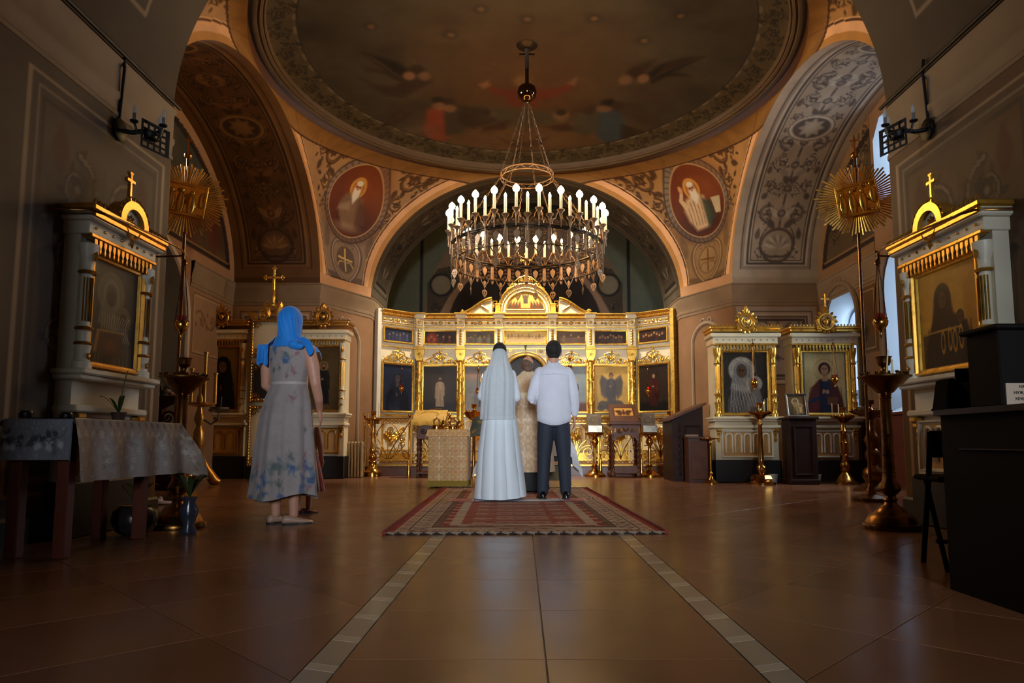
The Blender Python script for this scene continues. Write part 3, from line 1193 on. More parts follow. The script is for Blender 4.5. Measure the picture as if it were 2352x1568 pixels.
blob(1560, 465, 32, 20, DKW); blob(1600, 478, 30, 22, (0.30, 0.19, 0.12)); blob(1540, 490, 40, 16, SK, .7); blob(1480, 495, 26, 20, (0.34, 0.22, 0.15))
fig([(1060, 615), (1130, 640), (1200, 640), (1300, 615), (1240, 660), (1120, 660)], (0.45, 0.28, 0.19), .8)
blob(700, 600, 90, 40, (0.60, 0.54, 0.44), .5, .8)
for k in range(5):
    for pts in ([(480 + 14 * k, 250 + 8 * k), (600 + 8 * k, 330 + 6 * k)], [(1960 - 30 * k, 262 + 6 * k), (1790 - 8 * k, 335 + 6 * k)], [(560 + 20 * k, 560 - 14 * k), (700 + 8 * k, 470 + 3 * k)], [(1810 - 20 * k, 560 - 10 * k), (1640, 480 + 4 * k)]):
        cv.line(P2(*pts), .05, (0.40, 0.29, 0.19), .6, .02)
# small winged heads
for x, y in ((490, 118), (850, 155), (985, 40), (1195, 85), (1495, 82), (1720, 182), (1885, 70)):
    blob(x, y, 34, 20, (0.26, 0.19, 0.13), .8, .5); blob(x + 4, y + 2, 16, 10, SK, .7)
# border: rope line, leaf scroll band
r_ = RR
for lo_, hi_, c_ in ((3.38, 3.41, (0.30, 0.24, 0.17)), (3.41, 3.46, (0.52, 0.45, 0.34)), (3.46, 3.9, (0.50, 0.41, 0.27))):
    cv.put(((r_ >= lo_) & (r_ < hi_)) * 1.0, c_)
cv.put(((r_ >= 3.41) & (r_ < 3.46) & (np.floor(AA * 64 / PI) % 2 == 0)) * .8, (0.74, 0.66, 0.50))
arcl = np.interp(rad, rad, np.cumsum(np.r_[0, np.hypot(np.diff(rad), np.diff([domez(v) for v in rad]))]))
bmid = (np.interp(3.46, rad, arcl) + np.interp(3.79, rad, arcl)) / 2
bandc = Canvas(AA * 3.36, np.broadcast_to(arcl[None, :], RR.shape) - bmid + 3.36, 0)
bandc.C = cv.C
bk, bm_ = (0.20, 0.17, 0.10), (0.58, 0.46, 0.26)
nsc = 46
for k in range(nsc):
    c = (k + .5) * 2 * PI * 3.36 / nsc
    up = 1 if k % 2 else -1
    scroll(bandc, c, 3.36, .17, -up * PI / 2, up, bk, bm_, 1.3)
    leaf(bandc, c + .2, 3.36 - up * .1, up * .9, .22, .05, bk, .9)
    leaf(bandc, c - .2, 3.36 + up * .1, PI - up * .9, .22, .05, bk, .9)
    bandc.line(bez((c - .23, 3.36 + up * .16), (c - .1, 3.36 - up * .25), (c + .1, 3.36 - up * .25), (c + .23, 3.36 - up * .1), 8), .04, bm_, .8)
cv.C *= (0.50 + .08 * fbm(X * 6, Y * 6, 8))[..., None]
P = np.stack([DC[0] + X, DC[1] + Y, DZ + DRISE * np.sqrt(np.clip(1 - (RR / 3.86) ** 2, 0, 1))], -1)
dome = painted('ceiling_dome', P, cv.C, closed_u=True, kind='structure')
# plaster ring mouldings
q = MB()
prof = [(3.79, .12), (3.79, .03), (3.81, .01), (3.83, .02), (3.84, -.01), (3.87, -.02), (3.90, .0), (3.91, -.03), (3.95, -.04), (3.99, -.02), (4.0, .02)]
q.lathe(prof, 120, (DC[0], DC[1], DZ), cap=False)
q.build('ring_moulding', mat('ring_moulding_paint', (0.34, 0.25, 0.14), .7, noise=.2, nscale=3), dome, 50)
q = MB()
q.lathe([(3.98, .0), (5.6, .03)], 120, (DC[0], DC[1], DZ), cap=False)
q.build('ring_field', mat('ring_field_paint', (0.50, 0.33, 0.15), .7), dome, 60)
# roof slab above everything keeps daylight out
mb = MB()
mb.box((0, 6.5, 7.15), (13, 27, .1))
struct('ceiling_roof', mb, WALLD, 0)

# ---------------------------------------------------------------- end walls of the arms, with windows


def archpts(c, hw, z0, zs, n=14):
    return [(c - hw, z0), (c + hw, z0)] + [(c + hw * math.cos(PI * i / n), zs + hw * math.sin(PI * i / n)) for i in range(n + 1)]


OUT = [(YF1 - .2, -.0), (YF2 + .2, 0), (YF2 + .2, 6.6), (YF1 - .2, 6.6)]
W2 = archpts(9.9, .70, 1.11, 3.02)
W1 = archpts(12.1, .60, 1.25, 2.80)
W3 = [(9.2, 4.45), (10.72, 4.45), (10.72, 5.5), (10.5, 5.79), (9.4, 5.79), (9.2, 5.5)]
mb = MB()
mb.plate(OUT, [W2, W1, W3], XE, XE + .03, 'x')
wr = struct('wall_right_arm', mb, WALL, 0)
NL = archpts(9.95, 1.18, .6, 2.62, 20)
mb = MB()
W4 = [(7.9, 4.3), (9.4, 4.3), (9.4, 5.15), (7.9, 5.15)]
mb.plate(OUT, [NL, W4], -XE, -XE - .55, 'x')
wl = struct('wall_left_arm', mb, WALL, 0)


def liner(nm, loop, x0, x1, m_, parent, g=.004, dy=0.0, dz=0.0, sc=1.0):
    q_ = MB()
    n_ = len(loop)
    cy = sum(p[0] for p in loop) / n_
    cz = sum(p[1] for p in loop) / n_
    lp = [(cy + (p[0] - cy) * (1 - g), cz + (p[1] - cz) * (1 - g)) for p in loop]
    q_.add([(x0, p[0], p[1]) for p in lp] + [(x1, cy + (p[0] - cy) * sc + dy, cz + (p[1] - cz) * sc + dz) for p in lp], [(i, (i + 1) % n_, n_ + (i + 1) % n_, n_ + i) for i in range(n_)])
    return q_.build(nm, m_, parent, 30)


PANE = mat('window_glass', (0.9, 0.95, 1.0), 0.1, alpha=0.12)
FRAME = mat('window_frame_paint', (0.62, 0.66, 0.70), 0.5)
k = 0
for loop, cc, hw, z0, zs, arched, dy, dz, sc in ((W2, 9.9, .70, 1.11, 3.02, True, 0, 0, .86), (W1, 12.1, .60, 1.25, 2.80, True, .72, -.12, .80), (W3, 9.96, .76, 4.45, 5.79, False, 0, 0, .9)):
    k += 1
    XW = XE + .7
    liner('window_reveal', loop, XE - .004, XW, REVEAL, wr, dy=dy, dz=dz, sc=sc)
    wo = bpy.data.objects.new('window_%d' % k, None)
    COL.objects.link(wo)
    wo['kind'] = 'structure'
    cy0 = sum(p[0] for p in loop) / len(loop)
    cz0 = sum(p[1] for p in loop) / len(loop)
    tr = lambda p, e=1.0: (cy0 + (p[0] - cy0) * sc * e + dy, cz0 + (p[1] - cz0) * sc * e + dz)
    lo2 = [tr(p, 1.04) for p in loop]
    lp = [tr(p, .88) for p in loop]
    ylo, yhi = min(p[0] for p in lp), max(p[0] for p in lp)
    zlo, zhi = min(p[1] for p in lp), max(p[1] for p in lp)
    q = MB()
    q.plate(lo2, [lp], XW - .03, XW + .03, 'x')
    q.build('window_surround', REVEAL, wo, 0)
    q = MB()
    q.box((XW, (ylo + yhi) / 2, (zlo + zhi) / 2), (.04, .04, zhi - zlo))
    for f in (.36, .7):
        q.box((XW, (ylo + yhi) / 2, zlo + (zhi - zlo) * f), (.04, yhi - ylo, .035))
    q.build('window_frame', FRAME, wo, 0)
    q = MB()
    q.add([(XW + .01, p[0], p[1]) for p in lp], [tuple(range(len(lp)))])
    q.build('pane', PANE, wo, 0)
    if arched:
        q = MB()
        ap = [(y_, z_) for y_, z_ in archpts(cc, hw + .07, z0, zs)[2:]]
        pts = [(XE - .02, cc + hw + .07, z0)] + [(XE - .02, y_, z_) for y_, z_ in ap] + [(XE - .02, cc - hw - .07, z0)]
        q.tube(pts, .05, 8)
        for sg in (-1, 1):
            q.tube([(XE - .05, cc + sg * .1 + .06 * math.cos(t_), zs + hw + .12 + .06 * math.sin(t_)) for t_ in np.linspace(0, 5.5, 14)], .022, 6)
        q.build('window_archivolt', CORN, wo, 40)
wo = bpy.data.objects.new('window_4', None)  # unseen window added so daylight reaches the right soffit
COL.objects.link(wo)
wo['kind'] = 'structure'
q = MB()
q.plate([(7.88, 4.28), (9.42, 4.28), (9.42, 5.17), (7.88, 5.17)], [[(7.95, 4.35), (8.62, 4.35), (8.62, 5.1), (7.95, 5.1)], [(8.68, 4.35), (9.35, 4.35), (9.35, 5.1), (8.68, 5.1)]], -XE - .52, -XE - .46, 'x')
q.build('window_frame', FRAME, wo, 0)
q = MB()
q.add([(-XE - .49, 7.9, 4.3), (-XE - .49, 9.4, 4.3), (-XE - .49, 9.4, 5.15), (-XE - .49, 7.9, 5.15)], [(0, 1, 2, 3)])
q.build('pane', PANE, wo, 0)
liner('niche_reveal', NL, -XE + .004, -XE - .5, mat('niche_plaster', (0.60, 0.56, 0.50), .7, noise=.1), wl)
# archivolt of the left niche
q = MB()
pts = [(-XE + .01, 9.95 + 1.24, .6)] + [(-XE + .01, y_, z_) for y_, z_ in archpts(9.95, 1.24, .6, 2.62, 20)[2:]] + [(-XE + .01, 9.95 - 1.24, .6)]
q.tube(pts, .055, 8)
q.build('niche_archivolt', mat('pale_plaster', (0.72, 0.64, 0.55), .7), wl, 40)
# blue painted back of the niche with hovering cherub heads
U, V = flatgrid(2.4, 3.3, .02, 8.75, .55)
cv = Canvas(U, V, (0.33, 0.40, 0.42))
cv.put(np.clip((V - 2.2) / 1.5, 0, 1) * .6, (0.24, 0.32, 0.36))
cv.put(np.clip((fbm(U * 1.5, V * 2, 4) - .45) * 3, 0, 1) * .6, (0.52, 0.54, 0.50))
for (a, b) in ((10.85, 2.5), (10.2, 2.9), (9.4, 2.6)):
    cv.ell(a, b, .12, .1, (0.40, 0.22, 0.14), .4)
    cv.ell(a + .03, b, .07, .07, (0.66, 0.44, 0.32), .4)
    leaf(cv, a + .05, b - .05, -.5, .3, .06, (0.60, 0.56, 0.50))
    leaf(cv, a - .05, b - .05, PI + .5, .3, .06, (0.60, 0.56, 0.50))
P = np.stack([np.full_like(U, -XE - .5), U, V], -1)
painted('niche_painting', P, cv.C, parent=wl)
# inner face cornices of the arms
for sx, w in ((-1, wl), (1, wr)):
    runs = [(YF1, 9.95 - 1.3), (9.95 + 1.3, YF2)] if sx < 0 else [(YF1, 9.1), (10.68, YF2)]
    for a, b in runs:
        path = [(sx * XE, a), (sx * XE, b)]
        if sx > 0:
            path = path[::-1]
        q = MB()
        q.sweep(path, CPROF)
        q.build('cornice', CORN, w, 30)
    # lunette painting above the cornice
    U, V = flatgrid(2 * ASY, 2.4, .028, YF1, ZC + .02)
    cv = Canvas(U, V, TAN if sx < 0 else (0.52, 0.38, 0.24))
    lun = ((U - YSC) / (ASY - .28)) ** 2 + ((V - ZC) / (APEX_S - ZC - .26)) ** 2
    m_ = (lun < 1) & (V > ZC + .26)
    if sx < 0:
        cv.put(m_ * 1.0, (0.30, 0.22, 0.14))
        cv.put(m_ * np.clip((V - 4.5) / .8, 0, 1) * .8, (0.22, 0.24, 0.21))
        cv.put(m_ * np.clip((fbm(U * 2, V * 2, 5) - .45) * 3, 0, 1) * .5, (0.42, 0.30, 0.18))
        for k in range(6):
            cv.ell(YF1 + .9 + k * .85, 4.35 + .2 * (k % 2), .2, .5, (0.20 + .03 * k, 0.13, 0.08), .4, .8)
            cv.ell(YF1 + .9 + k * .85, 4.95 + .2 * (k % 2), .1, .13, (0.46, 0.32, 0.22), .3, .8)
    else:
        cv.put(m_ * 1.0, (0.33, 0.25, 0.15))
        for k in range(2):
            for sg in (-1, 1):
                cc = YSC + sg * (1.5 + k * .75)
                scroll(cv, cc, 4.4 + .1 * k, .33 - .06 * k, PI / 2, sg, (0.16, 0.11, 0.06), (0.46, 0.36, 0.22), 1.6)
        candelabra(cv, YSC + 1.25, 4.7, 5.7, .3, (0.16, 0.11, 0.06), (0.46, 0.36, 0.22), (0.5, 0.4, 0.26), False)
    edge = np.abs(lun - 1)
    cv.put(((edge < .06) & (V > ZC + .2)) * .9, (0.14, 0.09, 0.06))
    cv.put(((V > ZC + .2) & (V < ZC + .28) & (lun < 1.05)) * .9, (0.14, 0.09, 0.06))
    cv.put(((V > ZC + .28) & (V < ZC + .305) & (lun < 1)) * .9, (0.60, 0.44, 0.26))
    if sx > 0:   # leave the window open
        X0 = XE - .006
        for (a0, a1, c0, c1) in ((YF1, 9.12, ZC, 6.1), (10.8, YF2, ZC, 6.1)):
            i0, i1 = np.searchsorted(U[:, 0], [a0, a1])
            sl = slice(i0, i1)
            P = np.stack([np.full_like(U[sl], X0), U[sl], V[sl]], -1)
            painted('lunette_painting', P, cv.C[sl], parent=w)
    else:
        for (a0, a1) in ((YF1, 7.86), (9.44, YF2)):
            i0, i1 = np.searchsorted(U[:, 0], [a0, a1])
            sl = slice(i0, i1 + 1)
            P = np.stack([np.full_like(U[sl], -XE + .006), U[sl], V[sl]], -1)
            painted('lunette_painting', P, cv.C[sl], parent=w)
# framed wall panels below the cornice on the arms
for sx, w, a0, a1 in ((-1, wl, 11.35, 12.85), (1, wr, 10.85, 11.4)):
    U, V = flatgrid(a1 - a0, 1.1, .018, a0, 2.1)
    cv = Canvas(U, V, (0.60, 0.46, 0.33) if sx < 0 else (0.40, 0.30, 0.18))
    cv.frame(a0 + .02, 2.12, a1 - .02, 3.18, .02, (0.36, 0.25, 0.15))
    cv.frame(a0 + .07, 2.17, a1 - .07, 3.13, .012, (0.72, 0.56, 0.40))
    rinceau(cv, a0 + .15, a1 - .15, 2.75, .34, (0.40, 0.28, 0.18), (0.56, 0.42, 0.28))
    P = np.stack([np.full_like(U, sx * (XE - .006)), U, V], -1)
    painted('wall_panel_painting', P, cv.C, parent=w)
# rust wainscot under the right windows
mb = MB()
mb.box((XE - .012, 9.6, .53), (.02, 4.6, 1.06))
mb.box((XE - .03, 9.6, 1.08), (.06, 4.6, .05), .01)
mb.build('wainscot', RED, wr, 0)

# painted panels on the far piers (faces turned to the nave), above the cases
for sx, side in ((-1, 'left'), (1, 'right')):
    w = bpy.data.objects['wall_%s_far_pier' % side]
    U, V = flatgrid(XE - XS - .12, 1.5, .018, XS + .06, 1.72)
    cv = Canvas(U, V, TAN if sx < 0 else (0.62, 0.53, 0.45))
    u0, u1 = XS + .14, XE - .14
    for i, (c_, wd) in enumerate((((0.34, 0.24, 0.16), .02), ((0.72, 0.60, 0.48), .05), ((0.36, 0.29, 0.24), .03), ((0.30, 0.23, 0.17), .05))):
        d = .05 * i
        cv.frame(u0 + d, 1.72 + d, u1 - d, 3.14 - d, wd, c_)
    rinceau(cv, u0 + .25, u1 - .25, 2.82, .3, (0.34, 0.27, 0.20), (0.58, 0.49, 0.38))
    rinceau(cv, u0 + .25, u1 - .25, 2.35, .36, (0.34, 0.27, 0.20), (0.58, 0.49, 0.38))
    P = np.stack([sx * U, np.full_like(U, YF2 - .006), V], -1)
    painted('wall_panel_painting', P, cv.C, parent=w)
    # niche with a painted standing figure in the chamfered face
    a, b = np.array([sx * XS, YF2]), np.array([sx * XN, YA])
    dv = (b - a)
    Lc = np.linalg.norm(dv)
    dv /= Lc
    nv = np.array([-dv[1], dv[0]]) * (1 if sx > 0 else -1)
    U, V = flatgrid(.98, 2.9, .014, Lc / 2 - .5, .2)
    lp = archpts(Lc / 2, .36, .25, 2.62)
    cv = Canvas(U, V, (0.60, 0.50, 0.40))
    cv.poly(archpts(Lc / 2, .46, .22, 2.62), (0.68, 0.58, 0.47))
    cv.poly(archpts(Lc / 2, .40, .22, 2.62), (0.40, 0.33, 0.26))
    cv.poly(lp, (0.16, 0.13, 0.11) if sx < 0 else (0.26, 0.18, 0.11))
    m0 = Lc / 2 + .02
    cv.poly([(m0 - .2, .4), (m0 + .2, .4), (m0 + .17, 1.5), (m0 + .09, 1.8), (m0 - .09, 1.8), (m0 - .18, 1.5)], (0.20, 0.18, 0.20) if sx < 0 else (0.34, 0.18, 0.10), .9, .04)
    cv.ring(m0, 1.98, .17, .014, (0.55, 0.46, 0.28), .8)
    cv.ell(m0, 1.96, .08, .11, (0.42, 0.30, 0.22), .2)
    for k in range(9):
        cv.rect(m0 - .22 + k * .05, 2.3, m0 - .19 + k * .05, 2.345, (0.50, 0.42, 0.28), .7)
    P = np.empty(U.shape + (3,))
    P[..., 0] = a[0] + dv[0] * U - nv[0] * .006 * (1 if True else -1)
    P[..., 1] = a[1] + dv[1] * U - nv[1] * .006
    P[..., 2] = V
    mid = np.array([P[..., 0].mean(), P[..., 1].mean()])
    painted('niche_figure_painting', P, cv.C, parent=w)
    q = MB()
    pts = []
    for (u_, z_) in [(Lc / 2 + .41, .2)] + archpts(Lc / 2, .41, .25, 2.62)[2:] + [(Lc / 2 - .41, .2)]:
        pts.append((a[0] + dv[0] * u_, a[1] + dv[1] * u_, z_))
    q.tube(pts, .04, 8)
    for sg in (-1, 1):
        q.tube([(a[0] + dv[0] * (Lc / 2 + sg * .1 + .05 * math.cos(t_)) , a[1] + dv[1] * (Lc / 2 + sg * .1 + .05 * math.cos(t_)) - .02, 3.07 + .05 * math.sin(t_)) for t_ in np.linspace(0, 5.5, 12)], .018, 6)
    q.build('niche_moulding', mat('niche_moulding_paint', (0.64, 0.54, 0.43), .6), w, 40)

# painted faces of the near piers (nave walls)
for sx, side in ((-1, 'left'), (1, 'right')):
    w = bpy.data.objects['wall_%s_near_pier' % side]
    U, V = flatgrid(4.2, 3.2, .02, YN - 4.22, .05)
    cv = Canvas(U, V, (0.36, 0.29, 0.22) if sx < 0 else (0.39, 0.29, 0.19))
    cv.put(np.clip((fbm(U * 2.2, V * 2.2, 6) - .45) * 2.5, 0, 1) * .4, (0.44, 0.36, 0.28))
    for p0 in (YN - 1.8, YN - 3.9):
        p1 = p0 + 1.68
        for i, (c_, wd) in enumerate((((0.66, 0.55, 0.43), .02), ((0.36, 0.29, 0.23), .07), ((0.54, 0.46, 0.37), .02), ((0.30, 0.24, 0.19), .04))):
            d = .045 * i
            cv.frame(p0 + d, .3 + d, p1 - d, 3.1 - d, wd, c_)
        c = (p0 + p1) / 2
        cv.poly([(c - .42, 3.0), (c - .3, 2.86), (c, 2.8), (c + .3, 2.86), (c + .42, 3.0)], (0.36, 0.29, 0.23), .7, .04)
        dk, md = (0.27, 0.20, 0.15), (0.52, 0.43, 0.33)
        for sg in (-1, 1):
            scroll(cv, c + sg * .3, 2.45, .24, PI / 2, sg, dk, md, 1.4)
            scroll(cv, c + sg * .34, 1.9, .26, -PI / 2, -sg, dk, md, 1.4)
            scroll(cv, c + sg * .42, 1.4, .2, PI / 2, sg, dk, md, 1.4)
            scroll(cv, c + sg * .14, 2.15, .14, 0, sg, dk, md, 1.3)
            leaf(cv, c + sg * .1, 2.3, PI / 2 - sg * .5, .4, .08, dk, .7)
            leaf(cv, c + sg * .5, 2.5, PI / 2, .36, .09, (0.34, 0.18, 0.13), .7)
            cv.line(bez((c, 1.6), (c + sg * .5, 1.8), (c + sg * .5, 2.2), (c + sg * .1, 2.6)), .05, dk, .6, .02)
        cv.line([(c, 1.4), (c, 2.7)], .03, dk, .5)
    P = np.stack([np.full_like(U, sx * (XN - .006)), U, V], -1)
    painted('wall_panel_painting', P, cv.C, parent=w)
    # dark gas-pipe like rail under the vault
    q = MB()
    q.tube([(sx * (XN - .05), -2, ZC + .03), (sx * (XN - .05), YN + .02, ZC + .03)], .016, 6)
    q.build('picture_rail', BLACKM, w)

# ---------------------------------------------------------------- sanctuary behind the icon screen
mb = MB()
mb.add([(-4.6, 18.6, 0), (4.6, 18.6, 0), (4.6, 18.6, 7.2), (-4.6, 18.6, 7.2), (-4.6, 16, 0), (-4.6, 16, 7.2)], [(0, 1, 2, 3), (4, 0, 3, 5)])
mb.plate([(16, 0), (18.6, 0), (18.6, 7.2), (16, 7.2)], [archpts(17.2, .45, 3.3, 4.6)], 4.6, 4.75, 'x')
ws = struct('wall_sanctuary', mb, mat('sanctuary_wall', (0.34, 0.34, 0.26), .7, noise=.25, nscale=1.5), 0)
# returns beside the altar arch
for sx in (-1, 1):
    mb = MB()
    arcpts = [(sx * XN * math.cos(t_), ZC + (APEX_A - ZC) * math.sin(t_)) for t_ in np.linspace(0, PI / 2, 14)]
    mb.add([(x, 16.0, z) for x, z in [(sx * XN, 0)] + arcpts] + [(sx * 4.6, 16, 0), (sx * 4.6, 16, 7.2), (0, 16, 7.2)], [tuple(range(15)) + (17, 16, 15)])
    struct('wall_sanctuary_return', mb, WALLD, 0)
U, V = flatgrid(6.6, 3.7, .03, -3.3, 3.2)
cv = Canvas(U, V, (0.36, 0.36, 0.28))
cv.poly([(-2.75, 3.2), (-2.75, 6.3)] + arc(0, 4.2, 2.75, 180, 0, 20) + [(2.75, 3.2)], (0.46, 0.36, 0.26))
cv.put((np.abs(np.abs(U) - 2.85) < .05) * .9, (0.10, 0.09, 0.08))
cv.poly([(-2.4, 3.2)] + arc(0, 4.0, 2.45, 180, 0, 24, 2.15) + [(2.4, 3.2)], (0.58, 0.44, 0.33))
cv.poly([(-2.1, 3.2)] + arc(0, 3.7, 2.12, 180, 0, 24, 2.0) + [(2.1, 3.2)], (0.16, 0.11, 0.08))
for sg in (-1, 1):
    cv.poly([(sg * 2.68, 3.5), (sg * 2.68, 5.0), (sg * 2.4, 5.4), (sg * 1.7, 5.55), (sg * 1.55, 5.35), (sg * 2.1, 4.6)], (0.24, 0.19, 0.13), .9)
    cv.ring(sg * 2.3, 4.95, .3, .06, (0.10, 0.08, 0.06))
    cv.ell(sg * 2.3, 4.95, .26, .26, (0.48, 0.42, 0.32), .05)
    scroll(cv, sg * 2.05, 5.32, .14, 0, sg, (0.12, 0.09, 0.06), (0.40, 0.32, 0.22))
    scroll(cv, sg * 2.45, 4.35, .13, 0, sg, (0.12, 0.09, 0.06), (0.40, 0.32, 0.22))
    cv.ell(sg * .9, 4.2, .3, .5, (0.36, 0.28, 0.18), .6, .6)
cv.ell(.2, 4.3, .35, .7, (0.26, 0.17, 0.12), .6, .6)
P = np.stack([U, np.full_like(U, 18.59), V], -1)
painted('apse_painting', P, cv.C, parent=ws)
# west end behind the camera: opening raised to keep daylight off the near floor, added porch narrows the beam
mb = MB()
mb.plate([(-XN, 0), (XN, 0), (XN, 7.2), (-XN, 7.2)], [[(-.6, 1.15), (1.4, 1.15), (1.4, 3.4), (-.6, 3.4)]], -4.5, -4.3, 'y')
struct('wall_west', mb, WALLD, 0)
mb = MB()
mb.add([(-1.2, -4.5, 0), (-1.2, -12.3, 0), (-1.2, -12.3, 4.2), (-1.2, -4.5, 4.2), (2.0, -4.5, 0), (2.0, -12.3, 0), (2.0, -12.3, 4.2), (2.0, -4.5, 4.2)], [(0, 1, 2, 3), (4, 7, 6, 5), (3, 2, 6, 7), (0, 4, 5, 1)])
struct('wall_added_porch', mb, WALLD, 0)


# ================================================================== icon screen
def zpx(y, Y):
    u_ = (PY_ - y) / F_
    t_ = Y / (math.cos(PT) - u_ * math.sin(PT))
    return HC + t_ * (u_ * math.cos(PT) + math.sin(PT))


def xpx(x, y, Y):
    u_ = (PY_ - y) / F_
    return -.07 + (x - PX_) / F_ * Y / (math.cos(PT) - u_ * math.sin(PT))


def sp3(mb, cx, cz, r, turns, a0, d, rad, y=0.0, n=14, seg=5, r1=.15):
    pts = spiral(cx, cz, r, turns, a0, d, n, r1)
    mb.tube([(x, y, z) for x, z in pts], [rad * (1 - .5 * i / (n - 1)) for i in range(n)], seg)
    mb.ball((pts[-1][0], y, pts[-1][1]), rad * 1.5, 6, 4)


def leaf3(mb, x, z, ang, L, w, y=0.0, th=None):
    """fat carved leaf lying in the xz plane"""
    th = th or w * .5
    c_, s_ = math.cos(ang), math.sin(ang)
    P = []
    prof = [(0, 0), (.2, .75), (.45, 1), (.75, .7), (1, 0)]
    rows = []
    for t, q in prof:
        px, pz = x + c_ * L * t, z + s_ * L * t
        n_ = (-s_, c_)
        rows.append([(px + n_[0] * w * q, y, pz + n_[1] * w * q), (px, y - th * (q + .15), pz), (px - n_[0] * w * q, y, pz - n_[1] * w * q)])
    mb.grid(rows)


def crest(mb, w, h, z0, y=0.0, rad=.02):
    """carved pyramid crest: base scrolls, shell, finial"""
    for sg in (-1, 1):
        sp3(mb, sg * w * .40, z0 + h * .16, h * .15, 1.4, -PI / 2, sg, rad, y)
        sp3(mb, sg * w * .24, z0 + h * .20, h * .18, 1.4, PI / 2, -sg, rad, y)
        sp3(mb, sg * w * .10, z0 + h * .16, h * .14, 1.3, -PI / 2, sg, rad * .9, y)
        sp3(mb, sg * w * .13, z0 + h * .48, h * .13, 1.3, -PI / 2, -sg, rad * .8, y)
        mb.tube([(sg * w * .5, y, z0 + h * .02), (sg * w * .36, y, z0 + h * .36), (sg * w * .2, y, z0 + h * .5), (sg * w * .17, y, z0 + h * .72), (sg * w * .06, y, z0 + h * .82)], rad * .8, 5)
        leaf3(mb, sg * w * .47, z0 + h * .1, PI / 2 - sg * .1, h * .3, w * .03, y)
        leaf3(mb, sg * w * .2, z0 + h * .55, PI / 2 + sg * .3, h * .25, w * .03, y)
    for k in range(5):
        a = PI / 2 + (k - 2) * .42
        leaf3(mb, 0, z0 + h * .3, a, h * .42, w * .028, y - .004)
    mb.ball((0, y, z0 + h * .3), (w * .045, rad * 1.6, h * .09), 8, 5)
    leaf3(mb, 0, z0 + h * .66, PI / 2, h * .36, w * .045, y)
    mb.ball((0, y, z0 + h * .98), rad * 1.3, 6, 4)
    mb.box((0, y + .005, z0 + h * .01), (w, .02, h * .05))


def frame3(mb, x0, z0, x1, z1, w, y, d, steps=2):
    """moulded rectangular frame; front towards -y"""
    def ring(e, yy):
        return [(x0 + e, yy, z0 + e), (x1 - e, yy, z0 + e), (x1 - e, yy, z1 - e), (x0 + e, yy, z1 - e)]
    prof = [(0, y), (0, y - d * .7), (w * .15, y - d), (w * .4, y - d), (w * .5, y - d * .6), (w * .8, y - d * .5), (w, y - d * .15), (w, y)]
    mb.grid([ring(e, yy) for e, yy in prof], closed_v=True)


def place_painting(name, cv, y, M, parent, m=None):
    """chart (u,v) -> local (u, y, v) -> M"""
    U, V = cv.U, cv.V
    P = np.stack([U, np.full_like(U, y), V], -1)
    Mn = np.array(M)
    P = P @ Mn[:3, :3].T + Mn[:3, 3]
    return painted(name, P, cv.C, m or ICONP, parent, flip=False)


# ---------------------------------------------------------------- icon pictures
def head(cv, x, y, r, skin=(0.62, 0.44, 0.30), hair=(0.20, 0.12, 0.08), halo=(0.80, 0.62, 0.28), beard=False, hr=2.0):
    if halo is not None:
        cv.ell(x, y + r * .1, r * hr, r * hr, halo, .06)
    cv.ell(x, y + r * .2, r * 1.0, r * 1.2, hair, .12)
    cv.ell(x, y, r * .72, r * .98, skin, .12)
    if beard:
        cv.ell(x, y - r * .75, r * .6, r * .6, hair, .2)
    for sg in (-1, 1):
        cv.ell(x + sg * r * .28, y + r * .12, r * .16, r * .08, (0.10, 0.06, 0.04), .4)
        cv.line([(x + sg * r * .12, y + r * .3), (x + sg * r * .46, y + r * .28)], r * .09, (0.16, 0.09, 0.06), .8)
    cv.line([(x, y + r * .2), (x, y - r * .2)], r * .09, tuple(c * .75 for c in skin), .8)
    cv.line([(x - r * .16, y - r * .45), (x + r * .16, y - r * .45)], r * .1, (0.45, 0.16, 0.12), .8)


def folds(cv, x0, x1, y0, y1, col, n=6, seed=1, w=.012, lean=.2):
    rg = random.Random(seed)
    for k in range(n):
        f = (k + .5) / n
        xa = x0 + (x1 - x0) * f
        cv.line([(xa + rg.uniform(-.01, .01), y1), (xa + (f - .5) * lean * (x1 - x0), (y0 + y1) / 2), (xa + (f - .5) * lean * 2 * (x1 - x0), y0)], w, col, .7, w * 1.6)


